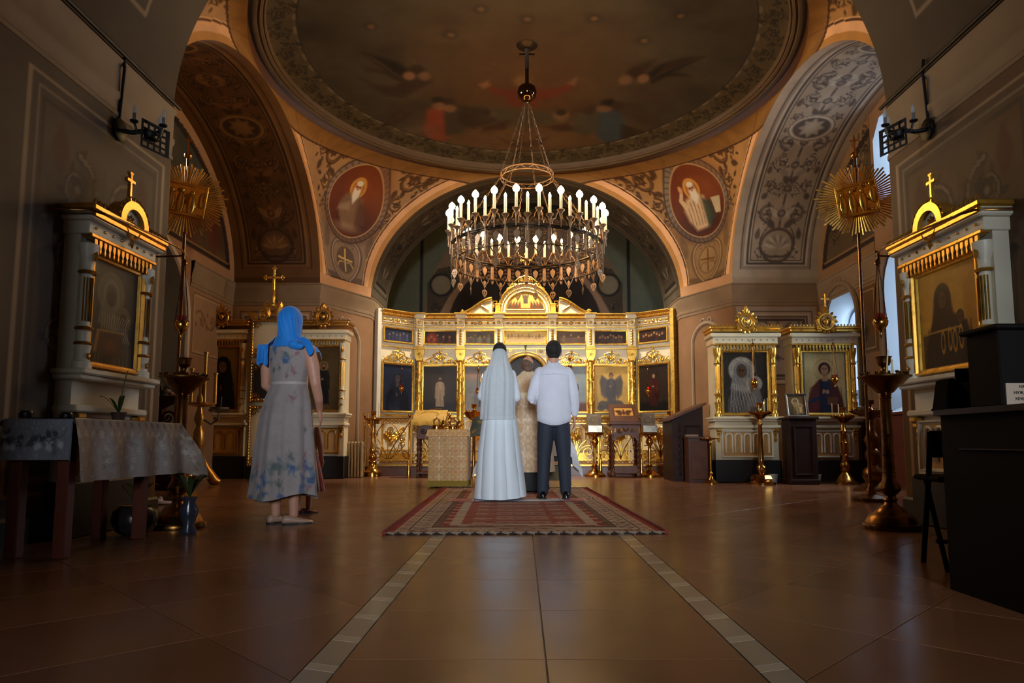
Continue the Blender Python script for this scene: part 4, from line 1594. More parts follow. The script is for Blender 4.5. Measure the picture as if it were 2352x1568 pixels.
def ic_standing(w, h, bg, robe, mantle, halo, step=.012, beard=True, wings=None, ground=None, x=0.0, sc=1.0):
    U, V = flatgrid(w, h, step)
    cv = Canvas(U, V, bg)
    cv.C *= (0.8 + .4 * fbm(U * 4, V * 4, 11))[..., None]
    if ground:
        cv.put(np.clip((h * .22 - V) / (h * .08), 0, 1) * .9, ground)
    H = h * .66 * sc
    b = h * .10
    if wings is not None:
        for sg in (-1, 1):
            cv.poly([(x + sg * H * .10, b + H * .78), (x + sg * H * .28, b + H * .93), (x + sg * H * .34, b + H * .7), (x + sg * H * .30, b + H * .35), (x + sg * H * .17, b + H * .2), (x + sg * H * .1, b + H * .45)], wings, 1, .02)
            for k in range(5):
                cv.line([(x + sg * H * (.16 + .035 * k), b + H * .8), (x + sg * H * (.16 + .03 * k), b + H * (.3 + .03 * k))], .012, tuple(c * .6 for c in wings), .6)
    cv.poly([(x - H * .13, b), (x + H * .13, b), (x + H * .12, b + H * .3), (x + H * .15, b + H * .62), (x + H * .12, b + H * .76), (x + H * .04, b + H * .82), (x - H * .04, b + H * .82), (x - H * .12, b + H * .76), (x - H * .15, b + H * .6), (x - H * .11, b + H * .3)], robe, 1, .012)
    folds(cv, x - H * .12, x + H * .12, b, b + H * .55, tuple(c * .6 for c in robe), 6, 3)
    cv.poly([(x - H * .13, b + H * .75), (x - H * .17, b + H * .3), (x - H * .1, b + H * .2), (x - H * .02, b + H * .78)], mantle, .95, .012)
    cv.poly([(x + H * .13, b + H * .75), (x + H * .16, b + H * .36), (x + H * .10, b + H * .32), (x + H * .03, b + H * .78)], mantle, .95, .012)
    cv.line([(x + H * .13, b + H * .6), (x + H * .04, b + H * .52), (x - H * .02, b + H * .58)], H * .055, mantle, .95, H * .03)
    cv.ell(x - H * .025, b + H * .585, H * .022, H * .028, (0.66, 0.46, 0.32))
    head(cv, x, b + H * .89, H * .062, halo=halo, beard=beard, hr=1.8)
    return cv


def ic_row(w, h, bg, cols, n, halo, step=.01, seed=2, big=None):
    U, V = flatgrid(w, h, step)
    cv = Canvas(U, V, bg)
    cv.C *= (0.75 + .5 * fbm(U * 5, V * 5, seed))[..., None]
    rg = random.Random(seed)
    if big is not None:
        cv.ell(-w * .28, h * .45, w * .16, h * .5, big, .3, .95)
    for k in range(n):
        x = -w * .4 + w * .8 * (k + .5) / n
        y = h * (.56 + .1 * math.sin(k * 1.9) + .06 * math.cos((k - n / 2) * .8))
        c = rg.choice(cols)
        cv.poly([(x - w * .05, h * .06), (x + w * .05, h * .06), (x + w * .035, y - h * .08), (x - w * .035, y - h * .08)], c, .95, .012)
        cv.ell(x, y, h * .085, h * .1, halo, .15, .9)
        cv.ell(x, y, h * .05, h * .065, (0.48, 0.32, 0.22), .2)
    return cv


def ic_bust(w, h, bg, robe, mantle, halo=None, child=False, step=.011, border=None, skin=(0.66, 0.48, 0.34), hair=(0.18, 0.11, 0.07), hood=None, metal=None):
    U, V = flatgrid(w, h, step)
    cv = Canvas(U, V, bg)
    cv.C *= (0.88 + .24 * fbm(U * 5, V * 5, 4))[..., None]
    if border is not None:
        cv.frame(-w / 2, 0, w / 2, h, w * .045, border)
    x = -w * .08 if child else 0.0
    r = h * .085
    hy = h * .70
    if halo is not None:
        cv.ell(x, hy, r * 2.5, r * 2.5, halo, .04)
        cv.ring(x, hy, r * 2.45, r * .1, tuple(c * .7 for c in halo))
    cv.poly([(-w * .42, 0), (w * .42, 0), (w * .40, h * .2), (w * .3, h * .42), (x + w * .12, h * .55), (x - w * .12, h * .55), (-w * .30, h * .42), (-w * .4, h * .18)], robe, 1, .015)
    cv.poly([(x - w * .12, h * .55), (x + w * .12, h * .55), (x + w * .1, 0), (x - w * .14, 0)], mantle, .95, .015)
    folds(cv, -w * .38, -w * .1, 0, h * .42, tuple(c * .55 for c in robe), 5, 2)
    folds(cv, w * .12, w * .38, 0, h * .42, tuple(c * .55 for c in robe), 4, 5)
    if hood is not None:
        cv.ell(x, hy - r * .1, r * 1.5, r * 1.75, hood, .06)
        cv.poly([(x - r * 1.45, hy), (x + r * 1.45, hy), (x + r * 2.1, h * .38), (x + r * .4, h * .33), (x - r * 2.2, h * .4)], hood, 1, .015)
        cv.line(arc(x, hy - r * .1, r * 1.1, 200, -20, 16, r * 1.35), r * .14, tuple(min(1, c * 1.35) for c in hood), .8)
        cv.ell(x, hy - r * .25, r * .98, r * 1.25, tuple(c * .6 for c in hood), .1)
        head(cv, x, hy - r * .3, r * 1.05, skin, tuple(c * .6 for c in hood), None)
    else:
        cv.poly([(x - r * .4, hy - r), (x + r * .4, hy - r), (x + r * .5, h * .52), (x - r * .5, h * .52)], skin)
        cv.ell(x, hy + r * .25, r * 1.12, r * 1.15, hair, .08)
        head(cv, x, hy, r, skin, hair, None)
    if child:
        cx_, cy_ = w * .2, h * .46
        if halo is not None:
            cv.ell(cx_, cy_ + h * .02, r * 1.5, r * 1.5, halo, .05)
        cv.poly([(cx_ - r, h * .1), (cx_ + r, h * .1), (cx_ + r * .9, cy_ - r * .6), (cx_ - r * .8, cy_ - r * .6)], tuple(min(1, c * 1.25) for c in mantle), 1, .015)
        head(cv, cx_, cy_, r * .66, skin, hair, None)
        cv.ell(cx_ - r * .8, cy_ - r * 1.9, r * .25, r * .35, skin)
    else:
        cv.line([(w * .3, h * .25), (w * .05, h * .26), (-w * .02, h * .34)], w * .1, robe, 1, w * .06)
        cv.ell(-w * .03, h * .35, w * .035, h * .045, skin)
    return cv


# ---------------------------------------------------------------- the screen itself
YI = 15.3
ic = thing('iconostasis', 'gilded cream icon screen of panels and columns across the altar arch', 'icon screen', (0, YI, SOLEA))
Z = lambda y: zpx(y, YI) - SOLEA
zt, zc0, zf1, zf0, zs1, zs0, zb, zi1, zi0 = Z(721), Z(732), Z(735), Z(748), Z(759), Z(791), Z(800), Z(837), Z(949)
COLX = [.60, 1.45, 2.37]
BODY = CREAM


def icon_unit(nm, x0, x1, z0, z1, cv, M, fw=.05, m=None, depth=.05, fm=None):
    """frame (part) with the painted board (sub-part)"""
    q = MB()
    q.M = M
    frame3(q, x0 - fw, z0 - fw, x1 + fw, z1 + fw, fw, -.005, depth)
    f = q.build(nm + '_frame', fm or GOLD, ic, 30)
    c = Matrix.Translation(((x0 + x1) / 2, 0, z0))
    place_painting(nm, cv, -.012, M @ c, f, m)
    return f


def bay(M, x0, x1, big, small, bigw=None):
    """one bay between columns in the frame of M"""
    w = x1 - x0
    xc = (x0 + x1) / 2
    q = MB()
    q.M = M
    q.box((xc, .06, zt / 2), (w, .1, zt))
    q.build('panel', BODY, ic, 0)
    q = MB()
    q.M = M
    # cornice with beads, frieze strip, string course
    prof = [(0, zc0 - .01), (-.03, zc0), (-.05, zc0 + .02), (-.05, zc0 + .045), (-.09, zc0 + .06), (-.11, zt - .02), (-.11, zt), (0, zt)]
    q.grid([[(x0, y_, z_) for y_, z_ in prof], [(x1, y_, z_) for y_, z_ in prof]])
    n_ = int(w / .045)
    for i in range(n_):
        q.box((x0 + (i + .5) * w / n_, -.055, zc0 + .033), (.024, .02, .022))
    q.build('cornice', GOLD, ic, 30)
    q = MB()
    q.M = M
    frame3(q, x0 + .06, zf0, x1 - .06, zf1, .014, 0.008, .03)
    zm = (zf0 + zf1) / 2
    q.ball((xc, 0, zm), (.05, .03, .04), 8, 5)
    for sg in (-1, 1):
        sp3(q, xc + sg * .11, zm, .04, 1.2, 0, sg, .01, 0)
        q.box((xc + sg * w * .27, 0, zm), (w * .2, .02, .014))
        leaf3(q, xc + sg * w * .42, zm, PI if sg > 0 else 0, .09, .03, 0)
        leaf3(q, xc + sg * w * .16, zm, 0 if sg > 0 else PI, .09, .03, 0)
    q.build('frieze_ornament', GOLD, ic, 40)
    for zz in (zf0 - .035, zb - .01):
        q = MB()
        q.M = M
        n_ = int(w / .05)
        q.box((xc, -.008, zz), (w - .02, .03, .022))
        for i in range(n_):
            q.box((x0 + (i + .5) * w / n_, -.026, zz), (.03, .016, .014))
        q.build('string_course', GOLD, ic, 0)
    if small is not None:
        icon_unit('small_icon', x0 + .12, x1 - .12, zs0 + .03, zs1 - .03, small(w - .24, zs1 - zs0 - .06), M, .045)
    if big is not None:
        a, b = (x0 + .1, x1 - .1)
        icon_unit('icon', a, b, zi0 + .05, zi1 - .05, big(b - a, zi1 - zi0 - .1), M, .05)
        q = MB()
        q.M = M @ Matrix.Translation((xc, -.025, 0))
        crest(q, w * .86, zb - zi1 - .04, zi1, 0, .017)
        q.build('crest', GOLD, ic, 50)
    # lower panel with gilt relief
    q = MB()
    q.M = M
    frame3(q, x0 + .1, .28, x1 - .1, zi0 - .16, .03, .008, .03)
    q.box((xc, -.01, zi0 - .06), (w, .05, .05), .01)
    q.box((xc, -.01, .14), (w, .06, .2), .01)
    for sg in (-1, 1):
        sp3(q, xc + sg * .14, .72, .1, 1.5, -PI / 2, sg, .016, 0)
        sp3(q, xc + sg * .14, .48, .09, 1.5, PI / 2, -sg, .016, 0)
        leaf3(q, xc, .6, sg * .8 if sg > 0 else PI + .8, .22, .03, 0)
    for k in range(8):
        leaf3(q, xc, .6, k * PI / 4, .13, .03, -.01)
    q.build('lower_ornament', GOLD, ic, 40)


def half_column(M, x, wing=False):
    q = MB()
    q.M = M @ Matrix.Translation((x, -.03, 0))
    # pedestal, ringed gilt shaft
    q.box((0, .0, .32), (.2, .16, .64), .012)
    q.box((0, -.0, .67), (.23, .18, .05), .012)
    q.build('column_pedestal', BODY, ic, 30)
    q = MB()
    q.M = M @ Matrix.Translation((x, -.05, 0))
    z0_ = .70
    z1_ = zb - .3
    prof = [(.095, z0_), (.1, z0_ + .03), (.085, z0_ + .05), (.075, z0_ + .08)]
    zz = z0_ + .08
    seg_z = [(.34, .078), (.38, .09), (.42, .07), (.70, .062), (.73, .078), (.76, .062), (1.0, .055)]
    for f, r_ in seg_z:
        prof.append((r_, z0_ + .08 + (z1_ - z0_ - .1) * f))
    prof += [(.075, z1_), (.08, z1_ + .02)]
    q.lathe(prof, 12)
    # studs spiralling on the shaft, so that it glitters as carving
    for k in range(44):
        f = k / 44
        a = k * 2.4
        zz = z0_ + .1 + (z1_ - z0_ - .14) * f
        if math.sin(a) > .35:
            continue
        q.ball((.066 * math.cos(a), .066 * math.sin(a), zz), (.02, .02, .026), 5, 4)
    q.build('column', GOLD, ic, 40)
    q = MB()
    q.M = M @ Matrix.Translation((x, -.05, 0))
    q.prism([(-.05, z1_ + .0), (.05, z1_ + .0), (.1, z1_ + .12), (.11, zb - .03), (-.11, zb - .03), (-.1, z1_ + .12)], -.06, .06)
    sp3(q, 0, z1_ + .15, .05, 1.3, 0, 1, .014, -.07)
    q.box((0, 0, zb - .01), (.24, .17, .05), .01)
    q.build('capital', GOLD, ic, 40)
    q = MB()
    q.M = M @ Matrix.Translation((x, -.035, 0))
    q.box((0, 0, (zb + zc0) / 2), (.17, .12, zc0 - zb))
    q.box((0, -.01, zt - .06), (.25, .17, .12), .015)
    q.build('upper_pilaster', BODY, ic, 0)
    q = MB()
    q.M = M @ Matrix.Translation((x, -.1, 0))
    zm = (zs0 + zs1) / 2
    for k in range(5):
        leaf3(q, 0, zm - .13 + k * .06, PI / 2, .07, .035, 0)
    leaf3(q, 0, zm - .13, -PI / 2, .06, .03, 0)
    q.ball((0, 0, (zf0 + zf1) / 2), (.035, .02, .035), 8, 5)
    frame3(q, -.075, zf0 - .01, .075, zf1 + .01, .012, .004, .014)
    q.box((0, 0, zs0 - .05), (.18, .03, .03))
    q.box((0, 0, zs1 + .05), (.18, .03, .03))
    q.box((0, -.03, zt - .012), (.27, .16, .024))
    q.build('pilaster_ornament', GOLD, ic, 40)


I4 = Matrix.Identity(4)
GB = (0.84, 0.66, 0.30)
DKB = (0.16, 0.12, 0.09)
bay(I4, -2.37, -1.45,
    lambda w, h_: ic_standing(w, h_, (0.20, 0.16, 0.12), (0.62, 0.53, 0.42), (0.56, 0.46, 0.36), None, sc=1.05, ground=(0.12, 0.09, 0.07)),
    lambda w, h_: ic_row(w, h_, (0.22, 0.11, 0.08), [(0.30, 0.14, 0.10), (0.40, 0.20, 0.12)], 4, (0.78, 0.58, 0.28), big=(0.58, 0.22, 0.10)))


def madonna_scene(w, h_):
    cv = ic_standing(w, h_, (0.40, 0.38, 0.36), (0.30, 0.18, 0.16), (0.55, 0.20, 0.14), (0.78, 0.62, 0.36), beard=False, x=w * .12)
    cv.ell(-w * .2, h_ * .8, w * .3, h_ * .1, (0.62, 0.46, 0.36), .6, .6)
    folds(cv, -w * .45, -w * .2, 0, h_ * .4, (0.60, 0.54, 0.46), 5, 6)
    return cv


bay(I4, -1.45, -.60, madonna_scene, lambda w, h_: ic_row(w, h_, (0.34, 0.29, 0.22), [(0.40, 0.36, 0.28), (0.26, 0.22, 0.18)], 5, (0.70, 0.55, 0.30), seed=5))


def sky_icon(w, h_):
    cv = ic_standing(w, h_, (0.52, 0.55, 0.55), (0.46, 0.22, 0.16), (0.18, 0.20, 0.26), (0.70, 0.55, 0.34), ground=(0.36, 0.18, 0.12), x=w * .1)
    return cv


bay(I4, .60, 1.45, sky_icon, lambda w, h_: ic_row(w, h_, (0.36, 0.26, 0.18), [(0.44, 0.32, 0.22), (0.34, 0.24, 0.20)], 3, (0.86, 0.68, 0.34), seed=8))


def angel(w, h_):
    cv = ic_standing(w, h_, (0.82, 0.64, 0.30), (0.36, 0.33, 0.31), (0.30, 0.28, 0.28), None, beard=False, wings=(0.40, 0.35, 0.31), sc=1.18)
    for (a, b, r_) in ((-.25, .14, .16), (.2, .14, .18), (0, .1, .2), (-.32, .07, .12), (.32, .09, .12)):
        cv.ell(a * w, b * h_, r_ * w, r_ * w * .8, (0.30, 0.27, 0.25), .15, .9)
    return cv


bay(I4, 1.45, 2.37, angel, lambda w, h_: ic_row(w, h_, (0.20, 0.12, 0.10), [(0.26, 0.14, 0.12), (0.18, 0.16, 0.18), (0.30, 0.20, 0.14)], 9, (0.80, 0.60, 0.30), seed=3))

# wings, turned towards the nave
for sx in (-1, 1):
    a = Vector((sx * 2.45, 0.0))
    b = Vector((sx * 3.21, -.68))
    L_ = (b - a).length
    if sx < 0:
        o2, d_ = b, (a - b).normalized()
    else:
        o2, d_ = a, (b - a).normalized()
    M = Matrix(((d_.x, -d_.y, 0, o2.x), (d_.y, d_.x, 0, o2.y), (0, 0, 1, 0), (0, 0, 0, 1)))
    e0, e1 = (.09, L_ - .02) if sx < 0 else (.02, L_ - .09)
    if sx < 0:
        def bigw(w, h_):
            cv = ic_bust(w, h_, (0.11, 0.13, 0.19), (0.09, 0.10, 0.14), (0.10, 0.11, 0.16), None, hair=(0.09, 0.08, 0.10), skin=(0.26, 0.22, 0.20))
            cv.put(np.clip((fbm(cv.U * 4, cv.V * 3, 9) - .5) * 3, 0, 1) * .5, (0.22, 0.28, 0.38))  # bluish reflection in the glass painted over the icon
            return cv
        smallw = lambda w, h_: ic_row(w, h_, (0.17, 0.18, 0.25), [(0.28, 0.28, 0.34), (0.22, 0.22, 0.30)], 6, (0.44, 0.40, 0.34), seed=12)
    else:
        bigw = lambda w, h_: ic_standing(w, h_, (0.17, 0.11, 0.06), (0.22, 0.07, 0.04), (0.28, 0.09, 0.05), None, sc=1.12, beard=False, ground=(0.05, 0.04, 0.03))
        smallw = lambda w, h_: ic_row(w, h_, (0.20, 0.12, 0.08), [(0.26, 0.12, 0.07), (0.18, 0.10, 0.07)], 8, (0.80, 0.60, 0.30), seed=14)
    bay(M, e0, e1, bigw, smallw)
    q = MB()
    q.M = M
    xe = .045 if sx < 0 else L_ - .045
    q.box((xe, .0, zt / 2), (.09, .14, zt))
    q.build('edge_pilaster', IVORY if sx < 0 else GOLD, ic, 0)
for x in (-2.37, -1.45, -.60, .60, 1.45, 2.37):
    half_column(I4, x)

# centre bay: royal doors under an arch
q = MB()
arcp = arc(0, 1.95, .46, 180, 0, 18)
q.plate([(-.6, 0), (.6, 0), (.6, zt), (-.6, zt)], [[(-.46, .02), (.46, .02)] + arcp[::-1]], .01, .11)
q.build('panel', BODY, ic, 0)
q = MB()
q.tube([(.46, 0, .02)] + [(x, 0, z) for x, z in arcp[::-1]] + [(-.46, 0, .02)], .035, 8)
q.tube([(.53, 0, .02)] + [(x * 1.15, 0, 1.95 + (z - 1.95) * 1.15) for x, z in arcp[::-1]] + [(-.53, 0, .02)], .018, 6)
for sg in (-1, 1):
    frame3(q, min(sg * .56, sg * .24), 2.42, max(sg * .56, sg * .24), 2.56, .015, .01, .02)
    sp3(q, sg * .48, 2.44, .07, 1.4, 0, sg, .014, 0)
    sp3(q, sg * .34, 2.50, .04, 1.3, 0, -sg, .01, 0)
    leaf3(q, sg * .5, 2.40, -PI / 2, .2, .04, 0)
q.build('door_arch', GOLD, ic, 40)
for sg in (-1, 1):
    q = MB()
    poly = [(0, .02), (sg * .45, .02), (sg * .45, 1.2)] + [(sg * x, z) for x, z in arc(0, 1.25, .45, 0, 90, 8)][1:]
    q.prism(poly, .05, .08)
    door = q.build('royal_door', mat('dark_altar_curtain', (0.20, 0.15, 0.10), .6), ic, 0)
    q = MB()
    for zz in (.4, .8, 1.2):
        sp3(q, sg * .22, zz, .14, 1.5, 0, sg, .014, .04)
        for k in range(6):
            leaf3(q, sg * .22, zz, k * PI / 3, .1, .02, .03)
    q.tube([(0, .04, .03), (sg * .44, .04, .03), (sg * .44, .04, 1.2)] + [(sg * x, .04, z) for x, z in arc(0, 1.25, .44, 0, 90, 8)] + [(0, .04, .03)], .02, 6)
    q.build('door_carving', GOLD, door, 40)
cvd = ic_standing(.92, 2.4, (0.14, 0.11, 0.08), (0.22, 0.17, 0.12), (0.18, 0.14, 0.10), (0.34, 0.26, 0.15))
place_painting('altar_curtain', cvd, .14, Matrix.Translation((0, 0, .02)), ic)
q = MB()
prof = [(0, zc0 - .01), (-.03, zc0), (-.05, zc0 + .02), (-.05, zc0 + .045), (-.09, zc0 + .06), (-.11, zt - .02), (-.11, zt), (0, zt)]
q.grid([[(-.6, y_, z_) for y_, z_ in prof], [(.6, y_, z_) for y_, z_ in prof]])
for i in range(26):
    q.box((-.6 + (i + .5) * 1.2 / 26, -.055, zc0 + .033), (.024, .02, .022))
frame3(q, -.52, zf0, .52, zf1, .014, 0.008, .03)
for sg in (-1, 0, 1):
    q.ball((sg * .3, 0, (zf0 + zf1) / 2), (.04, .03, .035), 8, 5)
    for s2 in (-1, 1):
        leaf3(q, sg * .3 + s2 * .05, (zf0 + zf1) / 2, 0 if s2 > 0 else PI, .09, .025, 0)
q.box((0, -.008, zf0 - .035), (1.18, .03, .022))
q.box((0, -.008, zb - .01), (1.18, .03, .022))
q.build('cornice', GOLD, ic, 30)


def supper(w, h_):
    U, V = flatgrid(w, h_, .009)
    cv = Canvas(U, V, (0.84, 0.68, 0.36))
    for k in range(11):
        x = -w * .42 + w * .84 * k / 10
        y = h_ * (.55 + .12 * math.sin(k * 2.3))
        cv.poly([(x - w * .06, h_ * .3), (x + w * .06, h_ * .3), (x + w * .03, y), (x - w * .03, y)], ((0.56, 0.42, 0.28), (0.62, 0.50, 0.34), (0.48, 0.36, 0.26))[k % 3], .8, .01)
        cv.ell(x, y + h_ * .1, h_ * .06, h_ * .08, (0.60, 0.44, 0.30), .2)
    cv.rect(-w * .45, h_ * .08, w * .45, h_ * .36, (0.70, 0.58, 0.40), .9)
    return cv


icon_unit('small_icon', -.46, .46, zs0 + .03, zs1 - .03, supper(.92, zs1 - zs0 - .06), I4, .045)

# semicircular gable with lunette and crown
q = MB()
ro, ri = .60, .43
outer = [(-ro, zt)] + [(ro, zt)] + arc(0, zt + .08, ro, 0, 180, 26, ro * .98)
q.prism(outer, -.04, .1)
q.build('gable', BODY, ic, 0)
q = MB()
for r_, rd in ((ro, .03), (ro - .09, .014), (ri, .022)):
    q.tube([(x, -.05, z) for x, z in arc(0, zt + .08, r_, 0, 180, 26)], rd, 8)
q.tube([(-ri, -.05, zt + .08), (ri, -.05, zt + .08)], .022, 8)
for k in range(22):
    x, z = arc(0, zt + .08, ro - .045, 4, 176, 22)[k]
    q.ball((x, -.05, z), .014, 6, 4)
q.build('gable_moulding', GOLD, ic, 40)
U, V = flatgrid(.84, .43, .008)
cv = Canvas(U, V, (0.80, 0.62, 0.30))
for sg in (-1, 1):
    for k in range(4):
        cv.poly([(sg * (.1 + .07 * k), .03), (sg * (.2 + .07 * k), .03), (sg * (.16 + .07 * k), .16), (sg * (.12 + .07 * k), .16)], ((0.44, 0.24, 0.14), (0.34, 0.26, 0.18))[k % 2])
        cv.ell(sg * (.14 + .07 * k), .175, .018, .022, (0.52, 0.36, 0.22))
cv.poly([(-.05, .14), (.05, .14), (.06, .25), (.03, .34), (-.03, .34), (-.06, .25)], (0.32, 0.26, 0.22))
for sg in (-1, 1):
    leaf(cv, 0, .22, PI / 2 - sg * .7, .2, .03, (0.36, 0.28, 0.22))
cv.rect(-.4, 0, .4, .04, (0.40, 0.28, 0.16))
msk = (U / .42) ** 2 + (V / .42) ** 2
Ux = U * np.where(True, np.sqrt(np.clip(1 - (V / .425) ** 2, .0004, 1)), 1)
P = np.stack([Ux, np.full_like(U, -.045), V + zt + .09], -1)
painted('lunette_icon', P, cv.C, ICONP, ic)
# crown of scrolls, orb and cross
q = MB()
zt2 = zt + .08 + ro
for sg in (-1, 1):
    sp3(q, sg * .10, zt2 + .07, .07, 1.5, -PI / 2, sg, .018, -.02)
    sp3(q, sg * .24, zt2 - .0, .06, 1.4, PI / 2, -sg, .016, -.02)
    sp3(q, sg * .38, zt2 - .13, .05, 1.4, PI / 2, -sg, .016, -.02)
    q.tube([(sg * .5, -.02, zt2 - .28), (sg * .3, -.02, zt2 + .02), (sg * .12, -.02, zt2 + .16), (0, -.02, zt2 + .2)], .014, 6)
    leaf3(q, sg * .04, zt2 + .02, PI / 2 - sg * .5, .2, .035, -.02)
leaf3(q, 0, zt2, PI / 2, .22, .04, -.04)
q.ball((0, -.02, zt2 + .26), .035, 10, 6)
q.ball((0, -.02, zt2 + .33), .026, 8, 5)
q.build('crown_carving', GOLD, ic, 50)
q = MB()
zz = zt2 + .35
q.box((0, -.02, zz + .16), (.03, .03, .34), .006)
q.box((0, -.02, zz + .2), (.2, .028, .03), .006)
for x, z in ((-.1, zz + .2), (.1, zz + .2), (0, zz + .34)):
    for dx, dz in ((-.02, 0), (.02, 0), (0, .022), (0, -.022)):
        q.ball((x + dx, -.02, z + dz), .017, 6, 4)
q.build('cross', GOLD, ic, 40)
# broken scroll pediments either side
for sg in (-1, 1):
    q = MB()
    top = bez((1.42, zt + .03), (1.2, zt + .06), (1.0, zt + .34), (.76, zt + .36), 12)
    q.prism([(sg * x, z) for x, z in top + [(.74, zt), (1.42, zt)]], -.02, .06)
    q.build('scroll_pediment', BODY, ic, 0)
    q = MB()
    q.tube([(sg * x, -.03, z) for x, z in top], .03, 8)
    q.tube([(sg * x, -.04, z - .05) for x, z in top[2:]], .012, 6)
    sp3(q, sg * 1.42, zt + .06, .05, 1.3, 0, sg, .016, -.03)
    frame3(q, min(sg * .74, sg * .64), zt + .02, max(sg * .74, sg * .64), zt + .3, .02, 0, .05)
    q.tube([(sg * .64, -.03, zt + .1), (sg * .74, -.03, zt + .2)], .014, 6)
    q.tube([(sg * .64, -.03, zt + .24), (sg * .74, -.03, zt + .12)], .014, 6)
    leaf3(q, sg * .8, zt + .06, PI / 2 - sg * 1.0, .3, .03, -.03)
    for k in range(14):
        x, z = top[min(11, k)]
        q.ball((sg * x, -.055, z - .02), .011, 5, 4)
    q.build('pediment_moulding', GOLD, ic, 40)
    q = MB()
    q.box((sg * .62, -.02, zt + .1), (.13, .12, .2), .01)
    q.box((sg * .62, -.03, zt + .21), (.16, .14, .03), .008)
    q.box((sg * .62, -.03, zt + .02), (.16, .14, .03), .008)
    q.build('gable_block', GOLD, ic, 20)
    # dark scrolled bracket in the lamp line
q = MB()
q.prism([(-.03, zs0 - .02), (.03, zs0 - .02), (.015, zs0 - .12), (-.015, zs0 - .12)], -.07, -.04)
q.build('door_boss', mat('dark_bronze', (0.2, 0.16, 0.1), .4, .8), ic, 0)

# ---------------------------------------------------------------- oil lamps hanging before the screen


def lampada(x, y, ztop, zbowl, label, glass=GLASSR, lit=False, group='hanging oil lamps', arm=None):
    t = thing('oil_lamp', label, 'oil lamp', (x, y, zbowl), 0, group)
    q = MB()
    q.lathe([(.0, -.10), (.012, -.09), (.01, -.07), (.03, -.05), (.055, -.01), (.06, .02), (.052, .035), (.058, .045)], 14, cap=False)
    q.ball((0, 0, -.105), .012, 6, 4)
    q.build('bowl', BRASS, t, 50)
    q = MB()
    q.lathe([(.02, -.0), (.035, .02), (.04, .06), (.046, .085)], 12, cap=False)
    q.build('glass', glass, t, 60)
    q = MB()
    for k in range(3):
        a = k * 2 * PI / 3
        q.tube([(.055 * math.cos(a), .055 * math.sin(a), .04), (.006 * math.cos(a), .006 * math.sin(a), ztop - zbowl - .1)], .0035, 4)
    q.lathe([(.0, ztop - zbowl - .05), (.02, ztop - zbowl - .07), (.024, ztop - zbowl - .1), (.0, ztop - zbowl - .11)], 8)
    q.tube([(0, 0, ztop - zbowl - .06), (0, 0, ztop - zbowl)] + ([(arm[0], arm[1], ztop - zbowl)] if arm else []), .005, 5)
    q.build('chain', BRASSD, t, 50)
    q = MB()
    if lit:
        q.ball((0, 0, .075), (.014, .014, .022), 8, 5)
        q.build('light', LAMPRED, t, 180)
    else:
        q.tube([(0, 0, .02), (0, 0, .07)], .004, 5)
        q.build('wick', WAX, t)
    return t


lampada(xpx(922, 890, 14.75), 14.75, zpx(838, 14.75), zpx(893, 14.75), 'brass oil lamp hanging before the dark blue icon', arm=(0, .2))
lampada(xpx(1098, 900, 15.0), 15.0, zpx(838, 15.0), zpx(900, 15.0), 'brass oil lamp hanging beside the veiled bride', arm=(0, .2))
lampada(xpx(1309, 842, 15.0), 15.0, zpx(815, 15.0), zpx(848, 15.0), 'dark oil lamp above the shoulder of the groom', arm=(0, .2))
lampada(xpx(1489, 900, 14.75), 14.75, zpx(840, 14.75), zpx(899, 14.75), 'glass oil lamp with red light before the red-robed figure', lit=True, arm=(0, .2))

# ---------------------------------------------------------------- low brass gates on the edge of the step
FB = mat('gate_brass', (0.82, 0.64, 0.30), .28, .9, noise=.2, nscale=12)


